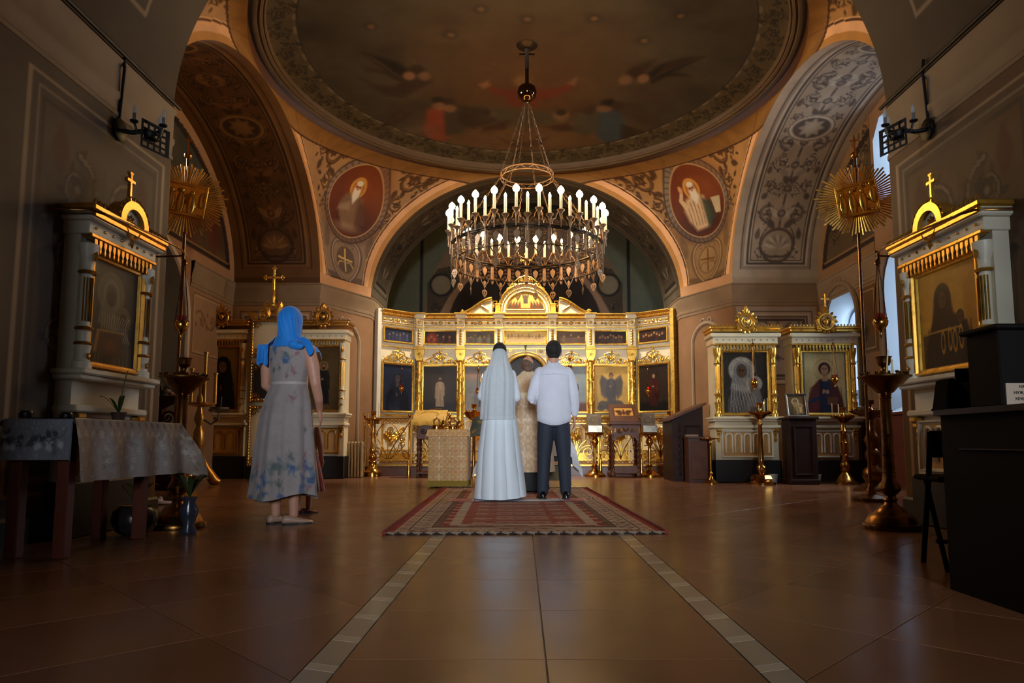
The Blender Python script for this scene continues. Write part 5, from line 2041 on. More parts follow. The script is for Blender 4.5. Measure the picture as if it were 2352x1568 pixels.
def gate(x0, x1, label, lean=1):
    w = x1 - x0
    t = thing('altar_gate', label, 'gate', ((x0 + x1) / 2, YSOL + .07, SOLEA), 0, 'brass gates on the altar step')
    H_ = .93
    q = MB()
    q.tube([(-w / 2, 0, H_), (w / 2, 0, H_)], .02, 8)
    q.box((0, 0, H_ - .1), (w, .014, .016))
    q.box((0, 0, .015), (w, .02, .03))
    q.box((0, 0, .12), (w, .02, .018))
    for sx in (-1, 1):
        q.box((sx * w / 2, 0, H_ / 2), (.018, .02, H_))
    q.build('gate_frame', FB, t, 30)
    n_ = int(w / .07)
    for za, zb_ in ((.03, .112), (H_ - .09, H_ - .02)):
        q = MB()
        for i in range(n_):
            xa, xb = -w / 2 + i * w / n_, -w / 2 + (i + 1) * w / n_
            q.tube([(xa, 0, za), (xb, 0, zb_)], .006, 4)
            q.tube([(xa, 0, zb_), (xb, 0, za)], .006, 4)
        q.build('lattice', FB, t, 0)
    q = MB()
    for sg in (-1, 1):
        sp3(q, sg * w * .27, .27, .12, 1.4, -PI / 2, -sg, .013, 0, 18)
        sp3(q, sg * w * .40, .22, .09, 1.3, -PI / 2, sg, .011, 0)
        sp3(q, sg * w * .36, .62, .11, 1.4, PI / 2, sg, .011, 0)
        q.tube([(x, 0, z) for x, z in bez((0, .13), (sg * w * .1, .4), (sg * w * .25, .5), (sg * w * .48, .82))], .012, 6)
        q.tube([(x, 0, z) for x, z in bez((sg * w * .48, .13), (sg * w * .2, .3), (sg * w * .45, .6), (sg * w * .1, .82))], .010, 6)
        for k, an in enumerate((.2, .5, .85)):
            if x0 > 0:
                q.tube([(x, 0, z) for x, z in bez((0, .14), (sg * .02 * k, .3), (sg * .1 * an, .42), (sg * .38 * an, .60 - .1 * k), 8)], .011, 5)
            else:
                q.tube([(x, 0, z) for x, z in bez((0, .14), (sg * .1, .14), (sg * .2, .3 - .03 * k), (sg * (.1 + .12 * k), .42), 8)], .009, 5)
    q.tube([(0, 0, .13), (0, 0, .52)], .011, 5)
    q.build('scrollwork', FB, t, 50)
    q = MB()
    for k in range(8):
        leaf3(q, 0, .58, k * PI / 4, .10, .03, -.01)
        leaf3(q, 0, .58, k * PI / 4 + .4, .14, .018, -.005)
    q.ball((0, -.015, .58), (.035, .025, .035), 8, 5)
    q.build('rosette', GOLD, t, 50)
    return t


gx = [xpx(x, 1000, YSOL) for x in (838, 941, 1033)]
gate(gx[0] + .03, gx[1] - .03, 'brass scrollwork gate beside the tall left candle stand')
gate(gx[1] + .03, gx[2] + .1, 'brass scrollwork gate behind the brocade table')
gr_ = [xpx(x, 1000, YSOL) for x in (1330, 1378, 1474, 1560)]
gate(.55, gr_[1] - .02, 'brass scrollwork gate behind the groom')
gate(gr_[1] + .02, gr_[2] - .02, 'brass scrollwork gate behind the carved lectern')
gate(gr_[2] + .02, gr_[3], 'brass scrollwork gate beside the slanting wooden desk')


def fence_post(x, label):
    t = thing('brass_post', label, 'post', (x, YSOL - .04, 0), 0, 'brass posts of the altar gates')
    q = MB()
    q.lathe([(.035, 0), (.035, .12), (.028, .15), (.03, .2), (.02, .24), (.016, .4), (.024, .42), (.016, .45), (.016, .95), (.026, .98), (.018, 1.0), (.016, 1.12), (.022, 1.14), (.0, 1.15)], 12)
    q.build('shaft', BRASS, t, 50)
    q = MB()
    q.ball((0, 0, 1.175), .034, 10, 7)
    q.build('knob', BRASS, t, 60)


for x, l in ((gx[0], 'slender brass post by the tall left candle stand'), (gx[1], 'slender brass post left of the yellow-draped lectern'), (gx[2], 'slender brass post behind the brocade table'), (gr_[1], 'slender brass post behind the groom and box stand'), (gr_[2] - .02, 'slender brass post right of the carved lectern')):
    fence_post(x, l)


# ================================================================== chandelier
CHM = mat('chandelier_bronze', (0.50, 0.38, 0.27), .45, .75, noise=.25, nscale=14)
CHD = mat('chandelier_dark_bronze', (0.22, 0.17, 0.12), .4, .85)
CANDLE = mat('candle_tube', (0.93, 0.86, 0.70), .4)
BULB = mat('lit_bulb', (1, 0.95, 0.85), .3, emit=(1.0, 0.81, 0.53), estr=140)
BULBS = mat('lit_small_bulb', (1, 0.95, 0.85), .3, emit=(1.0, 0.81, 0.53), estr=90)
CH = thing('chandelier', 'great round bronze chandelier with rows of lit electric candles', 'chandelier', (DC[0], DC[1], 0))
RZ, RC = 3.57, 1.13      # rim height and radius
CHZ = DZ + DRISE + .02


def circ(r, z, n=72):
    return [(r * math.cos(2 * PI * i / n), r * math.sin(2 * PI * i / n), z) for i in range(n)]


q = MB()
for r_, z, t_ in ((RC, RZ, .022), (RC + .005, RZ - .03, .012), (RC, RZ - .27, .008)):
    q.tube(circ(r_, z), t_, 8, closed=True)
q.build('rim', CHD, CH, 60)
NP = 24
pan = None
for k in range(NP):
    # openwork panel hanging below the rim, flat in local xz
    if pan is None:
        w = 2 * PI * RC / NP
        q = MB()
        hw = w * .36
        for sg in (-1, 1):
            q.box((sg * (w / 2 - .008), 0, -.14), (.03, .012, .24))
            leaf3(q, sg * w / 2, -.25, -PI / 2, .09, .028, 0, .01)
            q.tube([(sg * w * .44, 0, -.03), (sg * w * .42, 0, -.2), (sg * w * .34, 0, -.25), (sg * w * .26, 0, -.27), (sg * w * .2, 0, -.32), (sg * w * .08, 0, -.36), (0, 0, -.42)], .009, 5)
            for cz, r_ in ((-.07, .028), (-.13, .03), (-.19, .032), (-.25, .03)):
                sp3(q, sg * hw * .78, cz, r_, 1.2, 0, sg, .006, 0, 10, 4)
            sp3(q, sg * hw * .35, -.24, .035, 1.2, 0, -sg, .006, 0, 10, 4)
            q.tube([(sg * w * .42, 0, .02), (sg * w * .3, 0, .09), (sg * w * .2, 0, .1), (sg * w * .16, 0, .15), (0, 0, .22)], .009, 5)
            sp3(q, sg * w * .14, .07, .035, 1.2, 0, sg, .006, 0, 10, 4)
        q.prism([(0, -.06), (hw * .42, -.1), (hw * .36, -.15), (0, -.22), (-hw * .36, -.15), (-hw * .42, -.1)], -.004, .004)
        q.prism([(0, -.29), (.03, -.32), (0, -.38), (-.03, -.32)], -.004, .004)
        q.box((0, 0, -.025), (w, .012, .016))
        pan = q.build('openwork_panel', CHM, CH, 40)
        o = pan
    else:
        o = share('openwork_panel', pan, CH)
    a = (k + .5) * 2 * PI / NP
    o.location = (RC * math.cos(a), RC * math.sin(a), RZ)
    o.rotation_euler = (0, 0, a + PI / 2)
# heart pendants
pen = None
for k in range(NP):
    a = (k + .5) * 2 * PI / NP
    if pen is None:
        q = MB()
        heart = [(0, -.16)] + [(.05 * math.sin(t_) ** 1 * 1.0, -.07 + .05 * math.cos(t_)) for t_ in np.linspace(2.2, .15, 7)] + [(0, -.045)] + [(-.05 * math.sin(t_), -.07 + .05 * math.cos(t_)) for t_ in np.linspace(.15, 2.2, 7)]
        hh = [(x * .55, -.085 + (z + .085) * .5) for x, z in heart]
        q.plate(heart, [[(.008, -.06), (.03, -.06), (.03, -.08), (.008, -.08)], [(-.03, -.06), (-.008, -.06), (-.008, -.08), (-.03, -.08)], [(.006, -.09), (.026, -.09), (.006, -.125)], [(-.026, -.09), (-.006, -.09), (-.006, -.125)]], -.004, .004)
        q.tube([(0, 0, .0), (0, 0, -.045)], .004, 4)
        pen = q.build('heart_pendant', CHM, CH, 0)
        o = pen
    else:
        o = share('heart_pendant', pen, CH)
    o.location = (RC * math.cos(a), RC * math.sin(a), RZ - .42)
    o.rotation_euler = (0, 0, a + PI / 2 + (.0, .6, -.5, .9)[k % 4])


# candles: tall outer with globe bulbs, lower with slim bulbs
def candle_proto(hc, rb, hb, m):
    q = MB()
    q.lathe([(.008, -.16), (.014, -.1), (.022, -.04), (.05, -.012), (.055, 0), (.05, .006), (.02, .01)], 12)
    q.tube([(0, 0, -.16), (.0, 0, -.24)], .008, 5)
    cup = q.build('candle_cup', CHM, CH, 50)
    q = MB()
    q.lathe([(.020, .0), (.0195, hc)], 10)
    can = q.build('candle', CANDLE, cup, 50)
    q = MB()
    q.lathe([(.010, hc - .004), (rb * .8, hc + hb * .15), (rb, hc + hb * .4), (rb * .8, hc + hb * .65), (rb * .3, hc + hb * .88), (0.0, hc + hb)], 12)
    bul = q.build('bulb', m, cup, 180)
    return cup, can, bul


pA = candle_proto(.225, .048, .115, BULB)
pB = candle_proto(.225, .019, .08, BULBS)
for kind, pr_, n_, r_, z, off in (('A', pA, 24, RC + .05, RZ + .21, .5), ('B', pB, 24, RC + .03, RZ + .14, 0.0)):
    for k in range(n_):
        a = (k + off) * 2 * PI / n_
        loc = (r_ * math.cos(a), r_ * math.sin(a), z)
        if k == 0:
            cup = pr_[0]
        else:
            cup = share('candle_cup', pr_[0], CH)
            share('candle', pr_[1], cup)
            share('bulb', pr_[2], cup)
        cup.location = loc
# upper small hoop
RU, ZU = .40, zpx(405, DC[1])
q = MB()
for z in (ZU + .035, ZU - .035):
    q.tube(circ(RU, z, 48), .009, 6, closed=True)
for k in range(24):
    a = k * 2 * PI / 24
    b = (k + 1) * 2 * PI / 24
    q.tube([(RU * math.cos(a), RU * math.sin(a), ZU - .03 + .06 * (k % 2)), (RU * math.cos(b), RU * math.sin(b), ZU + .03 - .06 * (k % 2))], .006, 4)
q.build('upper_hoop', CHM, CH, 50)
# chains
ZB = zpx(215, DC[1])


def chain(p, q_, r=.012, link=.055, m=CHM):
    p, q_ = Vector(p), Vector(q_)
    L_ = (q_ - p).length
    n_ = int(L_ / link)
    d_ = (q_ - p) / n_
    mb_ = MB()
    side = d_.cross(Vector((0, 0, 1)))
    if side.length < 1e-4:
        side = Vector((1, 0, 0))
    side.normalize()
    s2 = d_.normalized().cross(side)
    for i in range(n_):
        c_ = p + d_ * (i + .5)
        u_ = side if i % 2 else s2
        pts = [c_ + d_ * .62 * math.cos(t_) + u_ * r * math.sin(t_) for t_ in np.linspace(0, 2 * PI, 7)[:-1]]
        mb_.tube(pts, .0042, 4, closed=True)
    return mb_.build('chain', m, CH, 50)


for k in range(8):
    a = (k + .25) * 2 * PI / 8
    chain((RC * math.cos(a), RC * math.sin(a), RZ + .02), (RU * math.cos(a), RU * math.sin(a), ZU - .03))
for k in range(6):
    a = (k + .2) * 2 * PI / 6
    zt_ = ZB - .14
    chain((RU * math.cos(a), RU * math.sin(a), ZU + .03), (.03 * math.cos(a), .03 * math.sin(a), zt_), .01, .06)
    q = MB()
    f = .45
    q.ball((RU * (1 - f) * math.cos(a), RU * (1 - f) * math.sin(a), ZU + (zt_ - ZU) * f), .022, 8, 6)
    q.build('chain_knot', CHD, CH, 50)
q = MB()
q.lathe([(.0, ZB - .16), (.03, ZB - .15), (.035, ZB - .12), (.075, ZB - .11), (.135, ZB - .05), (.15, ZB + .02), (.135, ZB + .09), (.09, ZB + .13), (.03, ZB + .15), (.028, CHZ - .2)], 20)
q.build('orb', mat('polished_bronze_orb', (0.40, 0.28, 0.17), .12, 1.0), CH, 60)
q = MB()
q.lathe([(.028, ZB + .14), (.03, CHZ - .12), (.05, CHZ - .1), (.05, CHZ - .07), (.08, CHZ - .06), (.16, CHZ - .03), (.175, CHZ - .005), (.17, CHZ + .02)], 20)
q.build('ceiling_rose', CHD, CH, 50)
q = MB()
zc_ = CHZ - .17
q.box((0, 0, zc_), (.24, .035, .035), .006)
q.build('cross_bar', CHD, CH, 0)
# slanting stay wires in the lower ring
q = MB()
for k in range(6):
    a = k * PI / 3 + .3
    q.tube([(RC * math.cos(a), RC * math.sin(a), RZ + .02), (.55 * RC * math.cos(a + .45), .55 * RC * math.sin(a + .45), RZ + .05), (RC * math.cos(a + .9), RC * math.sin(a + .9), RZ + .02)], .005, 4)
q.build('stay_wire', CHM, CH, 0)


# ================================================================== icon cases
def arcade(q, x0, x1, z0, z1, n, y):
    """row of small raised round arches"""
    w = (x1 - x0) / n
    for i in range(n):
        c = x0 + (i + .5) * w
        q.tube([(c - w * .36, y, z0 + .03)] + [(c + w * .36 * math.cos(t_), y, z1 - w * .45 + w * .36 * math.sin(t_)) for t_ in np.linspace(PI, 0, 8)] + [(c + w * .36, y, z0 + .03)], .014, 6)


def icon_case(label, loc, rotz, w, picture, pm=None, levels=(.36, .88, 1.05, 2.18, 2.34, 2.55), dep=.34, body=None, gold=None, crown='medallion', cross=False, ncol=True, group='tall icon cases', plinth=True, arches=5, frame_m=None, silver=False):
    zp, zl, zs, zi_, ze, ztop = levels
    body, gold = body or CREAM, gold or GOLD
    t = thing('icon_case', label, 'icon case', loc, rotz, group)
    H2 = w / 2
    q = MB()
    if plinth:
        q.box((0, dep / 2 - .02, zp / 2), (w + .06, dep + .06, zp), .012)
        q.build('plinth', BLACK, t, 0)
    q = MB()
    q.box((0, dep / 2, (zp + ze) / 2 + .02), (w, dep, ze - zp + .08))
    q.build('body', body, t, 0)
    # lower cabinet front
    q = MB()
    q.box((0, -.012, (zp + zl) / 2), (w * .8, .03, zl - zp - .1), .008)
    q.build('lower_panel', OCHRE, t, 0)
    q = MB()
    frame3(q, -w * .41, zp + .04, w * .41, zl - .04, .035, -.01, .04)
    arcade(q, -w * .36, w * .36, zp + .09, zl - .08, arches, -.035)
    q.build('arcade', gold if gold is GOLDD else IVORY, t, 40)
    q = MB()
    for z_, d_, h_ in ((zl + .02, .05, .05), (zs - .045, .09, .04), (zs - .01, .12, .04)):
        q.box((0, dep / 2 - d_ / 2 - .01, z_), (w + d_ * 1.2, dep + d_, h_), .01)
    q.build('sill', body, t, 0)
    q = MB()
    q.box((0, -.065, zs - .012), (w * .8, .05, .018), .006)
    q.build('sill_moulding', gold, t, 0)
    for sg in (-1, 1):
        q = MB()
        for k in range(3):
            q.box((sg * w * .45, -.03 + .01 * k, zl - .03 - .045 * k), (.09 - .02 * k, .07 - .02 * k, .04), .008)
        leaf3(q, sg * w * .45, zl - .14, -PI / 2, .1, .03, -.02)
        q.build('bracket', gold, t, 30)
    # columns
    hcol = zi_ - zs
    for sg in (-1, 1):
        q = MB()
        r0 = .042
        pf = [(r0 * 1.5, 0), (r0 * 1.5, .05), (r0 * 1.15, .06), (r0, .1), (r0 * 1.2, hcol * .16), (r0 * 1.35, hcol * .2), (r0 * .95, hcol * .22), (r0 * .95, hcol * .3), (r0 * 1.35, hcol * .32), (r0 * .95, hcol * .345),
              (r0 * .85, hcol * .36), (r0 * .85, hcol * .76), (r0 * 1.25, hcol * .77), (r0 * .9, hcol * .8), (r0 * 1.0, hcol * .86), (r0 * 1.5, hcol * .93), (r0 * 1.6, hcol)]
        q.lathe(pf, 12, (sg * w * .445, -.03, zs + .01))
        col = q.build('column', body if gold is not GOLD or pm == 'near' else gold, t, 40)
        q = MB()
        for zf in (.2, .32, .77):
            q.lathe([(r0 * 1.3, 0), (r0 * 1.5, .012), (r0 * 1.3, .024)], 12, (sg * w * .445, -.03, zs + .01 + hcol * zf - .01), cap=False)
        for k in range(7):
            a = PI + PI * (k + .5) / 7
            q.tube([(sg * w * .445 + r0 * .9 * math.cos(a), -.03 + r0 * .9 * math.sin(a), zs + hcol * .39), (sg * w * .445 + r0 * .9 * math.cos(a), -.03 + r0 * .9 * math.sin(a), zs + hcol * .74)], .006, 4)
        leaf3(q, sg * w * .445, zs + hcol * .87, PI / 2, hcol * .1, .03, -.03 - r0 * 1.3)
        sp3(q, sg * w * .445, zs + hcol * .12, .03, 1.2, 0, sg, .008, -.03 - r0 * 1.15, 10, 4)
        q.build('column_gilding', gold, col, 40)['kind'] = 'stuff'
    # picture
    pw, ph = w * .70, zi_ - zs - .1
    q = MB()
    frame3(q, -pw / 2 - .05, zs + .03, pw / 2 + .05, zi_ - .01, .055, -.005, .05)
    fr = q.build('icon_frame', frame_m or gold, t, 30)
    cv = picture(pw, ph)
    place_painting('icon', cv, -.016, Matrix.Translation((0, 0, zs + .06)), fr, SILVP if silver else None)
    # entablature: drops, frieze studs, cornice
    q = MB()
    n_ = int(w / .055)
    for i in range(n_):
        x = -H2 + .03 + (i + .5) * (w - .06) / n_
        q.prism([(x - .016, zi_ + .06), (x + .016, zi_ + .06), (x + .016, zi_ + .02), (x + .005, zi_ - .0), (x + .01, zi_ - .02), (x, zi_ - .045), (x - .01, zi_ - .02), (x - .005, zi_ - .0), (x - .016, zi_ + .02)], -.075, -.06)
    q.box((0, -.05, zi_ + .07), (w + .02, .07, .03), .006)
    q.build('drop_fringe', gold, t, 0)['kind'] = 'stuff'
    q = MB()
    q.box((0, dep / 2 - .035, (zi_ + .09 + ze + .06) / 2), (w + .04, dep + .07, ze - zi_ + .0), .006)
    q.box((0, dep / 2 - .06, ze + .06), (w + .12, dep + .12, .07), .012)
    q.build('frieze', body, t, 0)
    q = MB()
    n_ = int(w / .1)
    for i in range(n_):
        q.ball((-H2 + (i + .5) * w / n_, -.075, (zi_ + ze) / 2 + .06), (.011, .01, .011), 6, 4)
    q.build('frieze_stud', GOLDD, t, 50)['kind'] = 'stuff'
    q = MB()
    q.box((0, dep / 2 - .07, ztop - .03), (w + .16, dep + .14, .05), .012)
    q.box((0, dep / 2 - .065, ztop - .075), (w + .12, dep + .13, .05), .012)
    n_ = int((w + .16) / .05)
    for i in range(n_):
        x = -H2 - .08 + (i + .5) * (w + .16) / n_
        if crown == 'arch' and abs(x) < .17:
            continue
        if crown == 'arch':
            q.tube([(x + .02 * math.cos(t_), -.13, ztop + .0 + .022 * math.sin(t_)) for t_ in np.linspace(-.3, PI + .3, 6)], .007, 4)
        else:
            q.ball((x, -.13, ztop + .008), .016, 6, 4)
    q.build('cornice', gold, t, 30)
    if crown == 'medallion':
        q = MB()
        zc_ = ztop + .06
        q.tube([(.12 * math.cos(t_), -.15, zc_ + .13 * math.sin(t_)) for t_ in np.linspace(0, 2 * PI, 25)[:-1]], .022, 7, closed=True)
        q.tube([(.08 * math.cos(t_), -.15, zc_ + .09 * math.sin(t_)) for t_ in np.linspace(0, 2 * PI, 25)[:-1]], .012, 6, closed=True)
        for k in range(14):
            a = 2 * PI * k / 14
            leaf3(q, .13 * math.cos(a), zc_ + .14 * math.sin(a), a, .07, .026, -.15)
        for sg in (-1, 1):
            sp3(q, sg * .15, zc_ + .02, .05, 1.3, PI / 2, sg, .014, -.15)
            sp3(q, sg * .11, zc_ - .12, .05, 1.3, 0, -sg, .014, -.15)
            leaf3(q, 0, zc_ - .02, PI / 2 - sg * .7, .1, .03, -.15)
        q.ball((0, -.15, zc_), (.045, .035, .055), 8, 6)
        leaf3(q, 0, zc_ + .14, PI / 2, .12, .04, -.15)
        q.ball((0, -.15, zc_ + .25), .02, 6, 5)
        q.build('crown_medallion', gold, t, 50)
        q = MB()
        q.prism(arc(0, zc_, .1, 0, 348, 20), -.13, .0)
        q.build('medallion_back', BLACK if gold is GOLDD else body, t, 0)
        if cross:
            q = MB()
            q.box((0, -.15, zc_ + .35), (.022, .02, .2), .004)
            q.box((0, -.15, zc_ + .38), (.11, .02, .022), .004)
            for x, z in ((-.055, zc_ + .38), (.055, zc_ + .38), (0, zc_ + .45)):
                q.ball((x, -.15, z), .018, 6, 4)
            q.build('cross', gold, t, 40)
    elif crown == 'arch':
        q = MB()
        ring_o, ring_i = arc(0, ztop - .02, .18, 0, 180, 16), arc(0, ztop - .02, .12, 0, 180, 16)
        q.prism(ring_o + ring_i[::-1], -.14, -.02)
        for k in range(11):
            a = PI * (k + .5) / 11
            q.tube([(.19 * math.cos(a) + .02 * math.cos(t_), -.13, ztop - .02 + .19 * math.sin(a) + .022 * math.sin(t_)) for t_ in np.linspace(a - 1.8, a + 1.8, 6)], .007, 4)
        q.build('arched_gable', gold, t, 40)
        q = MB()
        q.prism(arc(0, ztop - .02, .125, 0, 180, 14), -.1, -.02)
        q.build('gable_panel', body, t, 0)
        q = MB()
        for k in range(8):
            leaf3(q, 0, ztop + .01, k * PI / 4, .055, .014, -.105)
        q.ball((0, -.11, ztop + .01), .016, 8, 5)
        q.tube([(.09 * math.cos(t_), -.12, ztop - .02 - .1 * math.sin(t_)) for t_ in np.linspace(0, PI, 12)], .014, 6)
        leaf3(q, 0, ztop - .12, -PI / 2, .08, .03, -.12)
        q.build('gable_rosette', GOLDD, t, 50)
        q = MB()
        q.box((0, -.08, ztop + .28), (.03, .026, .24), .005)
        q.box((0, -.08, ztop + .33), (.11, .026, .03), .005)
        q.box((0, -.08, ztop + .39), (.05, .026, .022), .004)
        q.box((0, -.08, ztop + .175), (.05, .04, .03), .005)
        q.build('cross', gold, t, 0)
    return t


SILVP = mat('silver_cover', (1, 1, 1), .3, .75, attr=True, noise=.2, nscale=16, bump=.35, bscale=30)


def silver_madonna(w, h_):
    cv = ic_bust(w, h_, (0.25, 0.23, 0.20), (0.50, 0.48, 0.45), (0.42, 0.40, 0.37), (0.74, 0.70, 0.62), child=True, hood=(0.56, 0.54, 0.50), skin=(0.40, 0.29, 0.20), step=.009)
    for k in range(9):
        x0 = -w * .3 + k * w * .045
        cv.line([(x0, h_ * .5 - k * h_ * .012), (x0 - w * .03 + k * w * .02, h_ * .28), (x0 + w * .02 + k * w * .025, h_ * .04)], .014, (0.80, 0.77, 0.70), .7, .006)
    for k in range(24):
        a = 2 * PI * k / 24
        cv.line([(-w * .08 + h_ * .15 * math.cos(a), h_ * .70 + h_ * .15 * math.sin(a)), (-w * .08 + h_ * .2 * math.cos(a), h_ * .70 + h_ * .2 * math.sin(a))], .008, (0.52, 0.48, 0.42), .7)
    return cv


def healer(w, h_):
    cv = ic_bust(w, h_, (0.84, 0.76, 0.52), (0.36, 0.15, 0.13), (0.13, 0.18, 0.30), None, step=.009, border=(0.50, 0.48, 0.40), skin=(0.78, 0.58, 0.42), hair=(0.22, 0.13, 0.08))
    r = h_ * .085
    cv.ring(0, h_ * .7, r * 2.0, .008, (0.62, 0.50, 0.26), .9)
    cv.poly([(-w * .42, 0), (-w * .3, h_ * .42), (-w * .12, h_ * .5), (-w * .14, h_ * .1), (-w * .2, 0)], (0.40, 0.17, 0.15), .9, .02)
    cv.rect(w * .05, h_ * .14, w * .28, h_ * .26, (0.46, 0.30, 0.18))
    cv.line([(-w * .33, h_ * .2), (-w * .1, h_ * .26), (w * .03, h_ * .33)], w * .085, (0.14, 0.19, 0.31), 1, w * .06)
    cv.ell(w * .05, h_ * .35, w * .04, h_ * .035, (0.78, 0.58, 0.42))
    return cv


def dark_monk(w, h_):
    cv = ic_bust(w, h_, (0.50, 0.38, 0.18), (0.07, 0.06, 0.055), (0.10, 0.08, 0.06), None, hood=(0.06, 0.05, 0.05), skin=(0.42, 0.30, 0.20))
    return cv


icon_case('cream and gilt icon case holding the silver-clad icon of mother and child', (xpx(1714, 1000, 11.3), 11.27, 0), 0, 1.03, silver_madonna, silver=True)
icon_case('cream and gilt icon case holding the icon of a young healer on gold ground', (xpx(1897, 1000, 11.3), 11.27, 0), 0, 1.03, healer, cross=True)
LL = (.40, .95, 1.16, 2.42, 2.58, 2.84)
icon_case('gilded icon case with a dark hooded monk icon by the left niche', (xpx(500, 1000, 12.3), 12.4, 0), 0, .84, dark_monk, levels=LL, gold=GOLDD, body=CREAM, arches=3, dep=.3)
icon_case('gilded icon case with a dark standing figure, behind the woman in the blue scarf', (xpx(736, 1000, 12.3), 12.4, 0), 0, .78,
          lambda w, h_: ic_standing(w, h_, (0.34, 0.26, 0.13), (0.09, 0.08, 0.07), (0.12, 0.10, 0.08), (0.50, 0.40, 0.22)), levels=LL, gold=GOLDD, arches=3, dep=.3)

# tall rope-bordered shrine panel with cross between them
t = thing('shrine_panel', 'tall ivory shrine panel with gilt rope border, crowned by a gold cross', 'shrine panel', (xpx(612, 1000, 12.2), 12.3, 0))
q = MB()
q.box((0, .06, 1.5), (.74, .1, 2.7))
q.build('board', CREAM, t, 0)
for z0_, z1_ in ((.22, 1.30), (1.36, 2.10), (2.16, 2.86)):
    q = MB()
    frame3(q, -.37, z0_, .37, z1_, .04, .0, .04)
    for sx in (-1, 1):
        n_ = int((z1_ - z0_) / .05)
        for i in range(n_):
            q.ball((sx * .335, -.05, z0_ + (i + .5) * (z1_ - z0_) / n_), (.02, .014, .026), 6, 4)
    n_ = int(.66 / .05)
    for zz in (z0_ + .035, z1_ - .035):
        for i in range(n_):
            q.ball((-.33 + (i + .5) * .66 / n_, -.05, zz), (.026, .014, .02), 6, 4)
    for sx in (-1, 1):
        sp3(q, sx * .26, z0_ + .12, .07, 1.4, 0, sx, .015, -.03)
        sp3(q, sx * .26, z1_ - .12, .07, 1.4, 0, -sx, .015, -.03)
    q.build('rope_border', GOLDD, t, 40)
q = MB()
q.box((0, -.01, 1.73), (.58, .03, .6))
q.build('dark_text_board', mat('dark_text_board', (0.15, 0.09, 0.05), .5, noise=.3, nscale=30), t, 0)
q = MB()
for sg in (-1, 1):
    for (a, b, r_) in ((.16, 2.94, .1), (.32, 2.9, .07), (.1, 3.1, .08)):
        sp3(q, sg * a, b, r_, 1.5, PI / 2, -sg, .02, 0)
    leaf3(q, sg * .05, 2.9, PI / 2 - sg * .4, .3, .06, -.02)
    leaf3(q, sg * .3, 2.9, PI / 2 - sg * 1.0, .2, .05, -.02)
q.ball((0, -.02, 3.12), .05, 8, 6)
q.lathe([(.06, 3.1), (.03, 3.2), (.05, 3.26), (.03, 3.3), (.035, 3.36), (.02, 3.4)], 10)
q.build('crest', GOLD, t, 50)
q = MB()
q.box((0, 0, 3.6), (.045, .03, .42), .008)
q.box((0, 0, 3.63), (.3, .03, .045), .008)
for x, z in ((-.15, 3.63), (.15, 3.63), (0, 3.8)):
    for dx, dz in ((-.03, 0), (.03, 0), (0, .03), (0, -.03)):
        q.ball((x + dx, 0, z + dz), .022, 6, 4)
q.build('cross', GOLD, t, 40)
q = MB()
q.box((0, .06, .1), (.76, .14, .24))
q.build('plinth', BLACK, t, 0)

# near cases on the nave walls


def near_left_icon(w, h_):
    cv = ic_bust(w, h_, (0.15, 0.13, 0.10), (0.34, 0.30, 0.24), (0.26, 0.22, 0.18), (0.36, 0.30, 0.21), child=True, hood=(0.42, 0.38, 0.30), skin=(0.24, 0.16, 0.11), step=.008)
    for k in range(12):
        cv.line(bez((-w * .25 + k * .03, h_ * .5), (-w * .2 + k * .02, h_ * .4), (-w * .3 + k * .03, h_ * .34), (-w * .22 + k * .03, h_ * .26), 6), .009, (0.66, 0.60, 0.48), .7)  # pale strokes painted as highlights on the silver cover
    cv.poly([(-w * .34, h_ * .32), (w * .22, h_ * .34), (w * .2, h_ * .10), (-w * .40, h_ * .12)], (0.33, 0.22, 0.13), .9)
    cv.poly([(-w * .34, h_ * .33), (-w * .28, h_ * .33), (-w * .34, h_ * .12), (-w * .40, h_ * .12)], (0.62, 0.44, 0.20), .9)
    cv.line([(-w * .34, h_ * .33), (w * .22, h_ * .345)], .012, (0.66, 0.48, 0.24))
    cv.ell(-w * .05, h_ * .2, w * .13, h_ * .06, (0.44, 0.27, 0.16), .4)
    return cv


def near_right_icon(w, h_):
    cv = ic_bust(w, h_, (0.78, 0.56, 0.20), (0.20, 0.11, 0.06), (0.15, 0.09, 0.06), None, child=True, hood=(0.20, 0.11, 0.06), skin=(0.34, 0.21, 0.12), step=.008)
    cv.put(np.clip((fbm(cv.U * 5, cv.V * 5, 3) - .5) * 3, 0, 1) * (cv.V > h_ * .5) * .4, (0.36, 0.22, 0.08))
    cv.rect(-w * .45, h_ * .03, w * .25, h_ * .36, (0.17, 0.10, 0.06), .7)
    cv.line([(-w * .45, h_ * .37), (w * .2, h_ * .38)], .014, (0.70, 0.50, 0.20))
    for k, x in enumerate((-.1, .02, .1, .2)):
        cv.ring(x * w, h_ * (.26 + .02 * (k % 2)), w * .03, .008, (0.76, 0.55, 0.2), .9, ry=h_ * .1)
    return cv


NLV = (.38, .86, 1.14, 2.02, 2.16, 2.30)
icon_case('ivory and gilt icon case on the left nave wall with a silver-covered icon', (-3.14, 5.08, 0), PI / 2 - .02, .80, near_left_icon, levels=NLV, gold=GOLDD, body=IVORY, crown='arch', dep=.12, group='icon cases on the nave walls', pm='near')
icon_case('ivory and gilt icon case on the right nave wall with a golden icon', (3.14, 5.10, 0), -PI / 2 + .02, 1.0, near_right_icon, levels=NLV, gold=GOLD, body=IVORY, crown='arch', dep=.12, group='icon cases on the nave walls', pm='near')
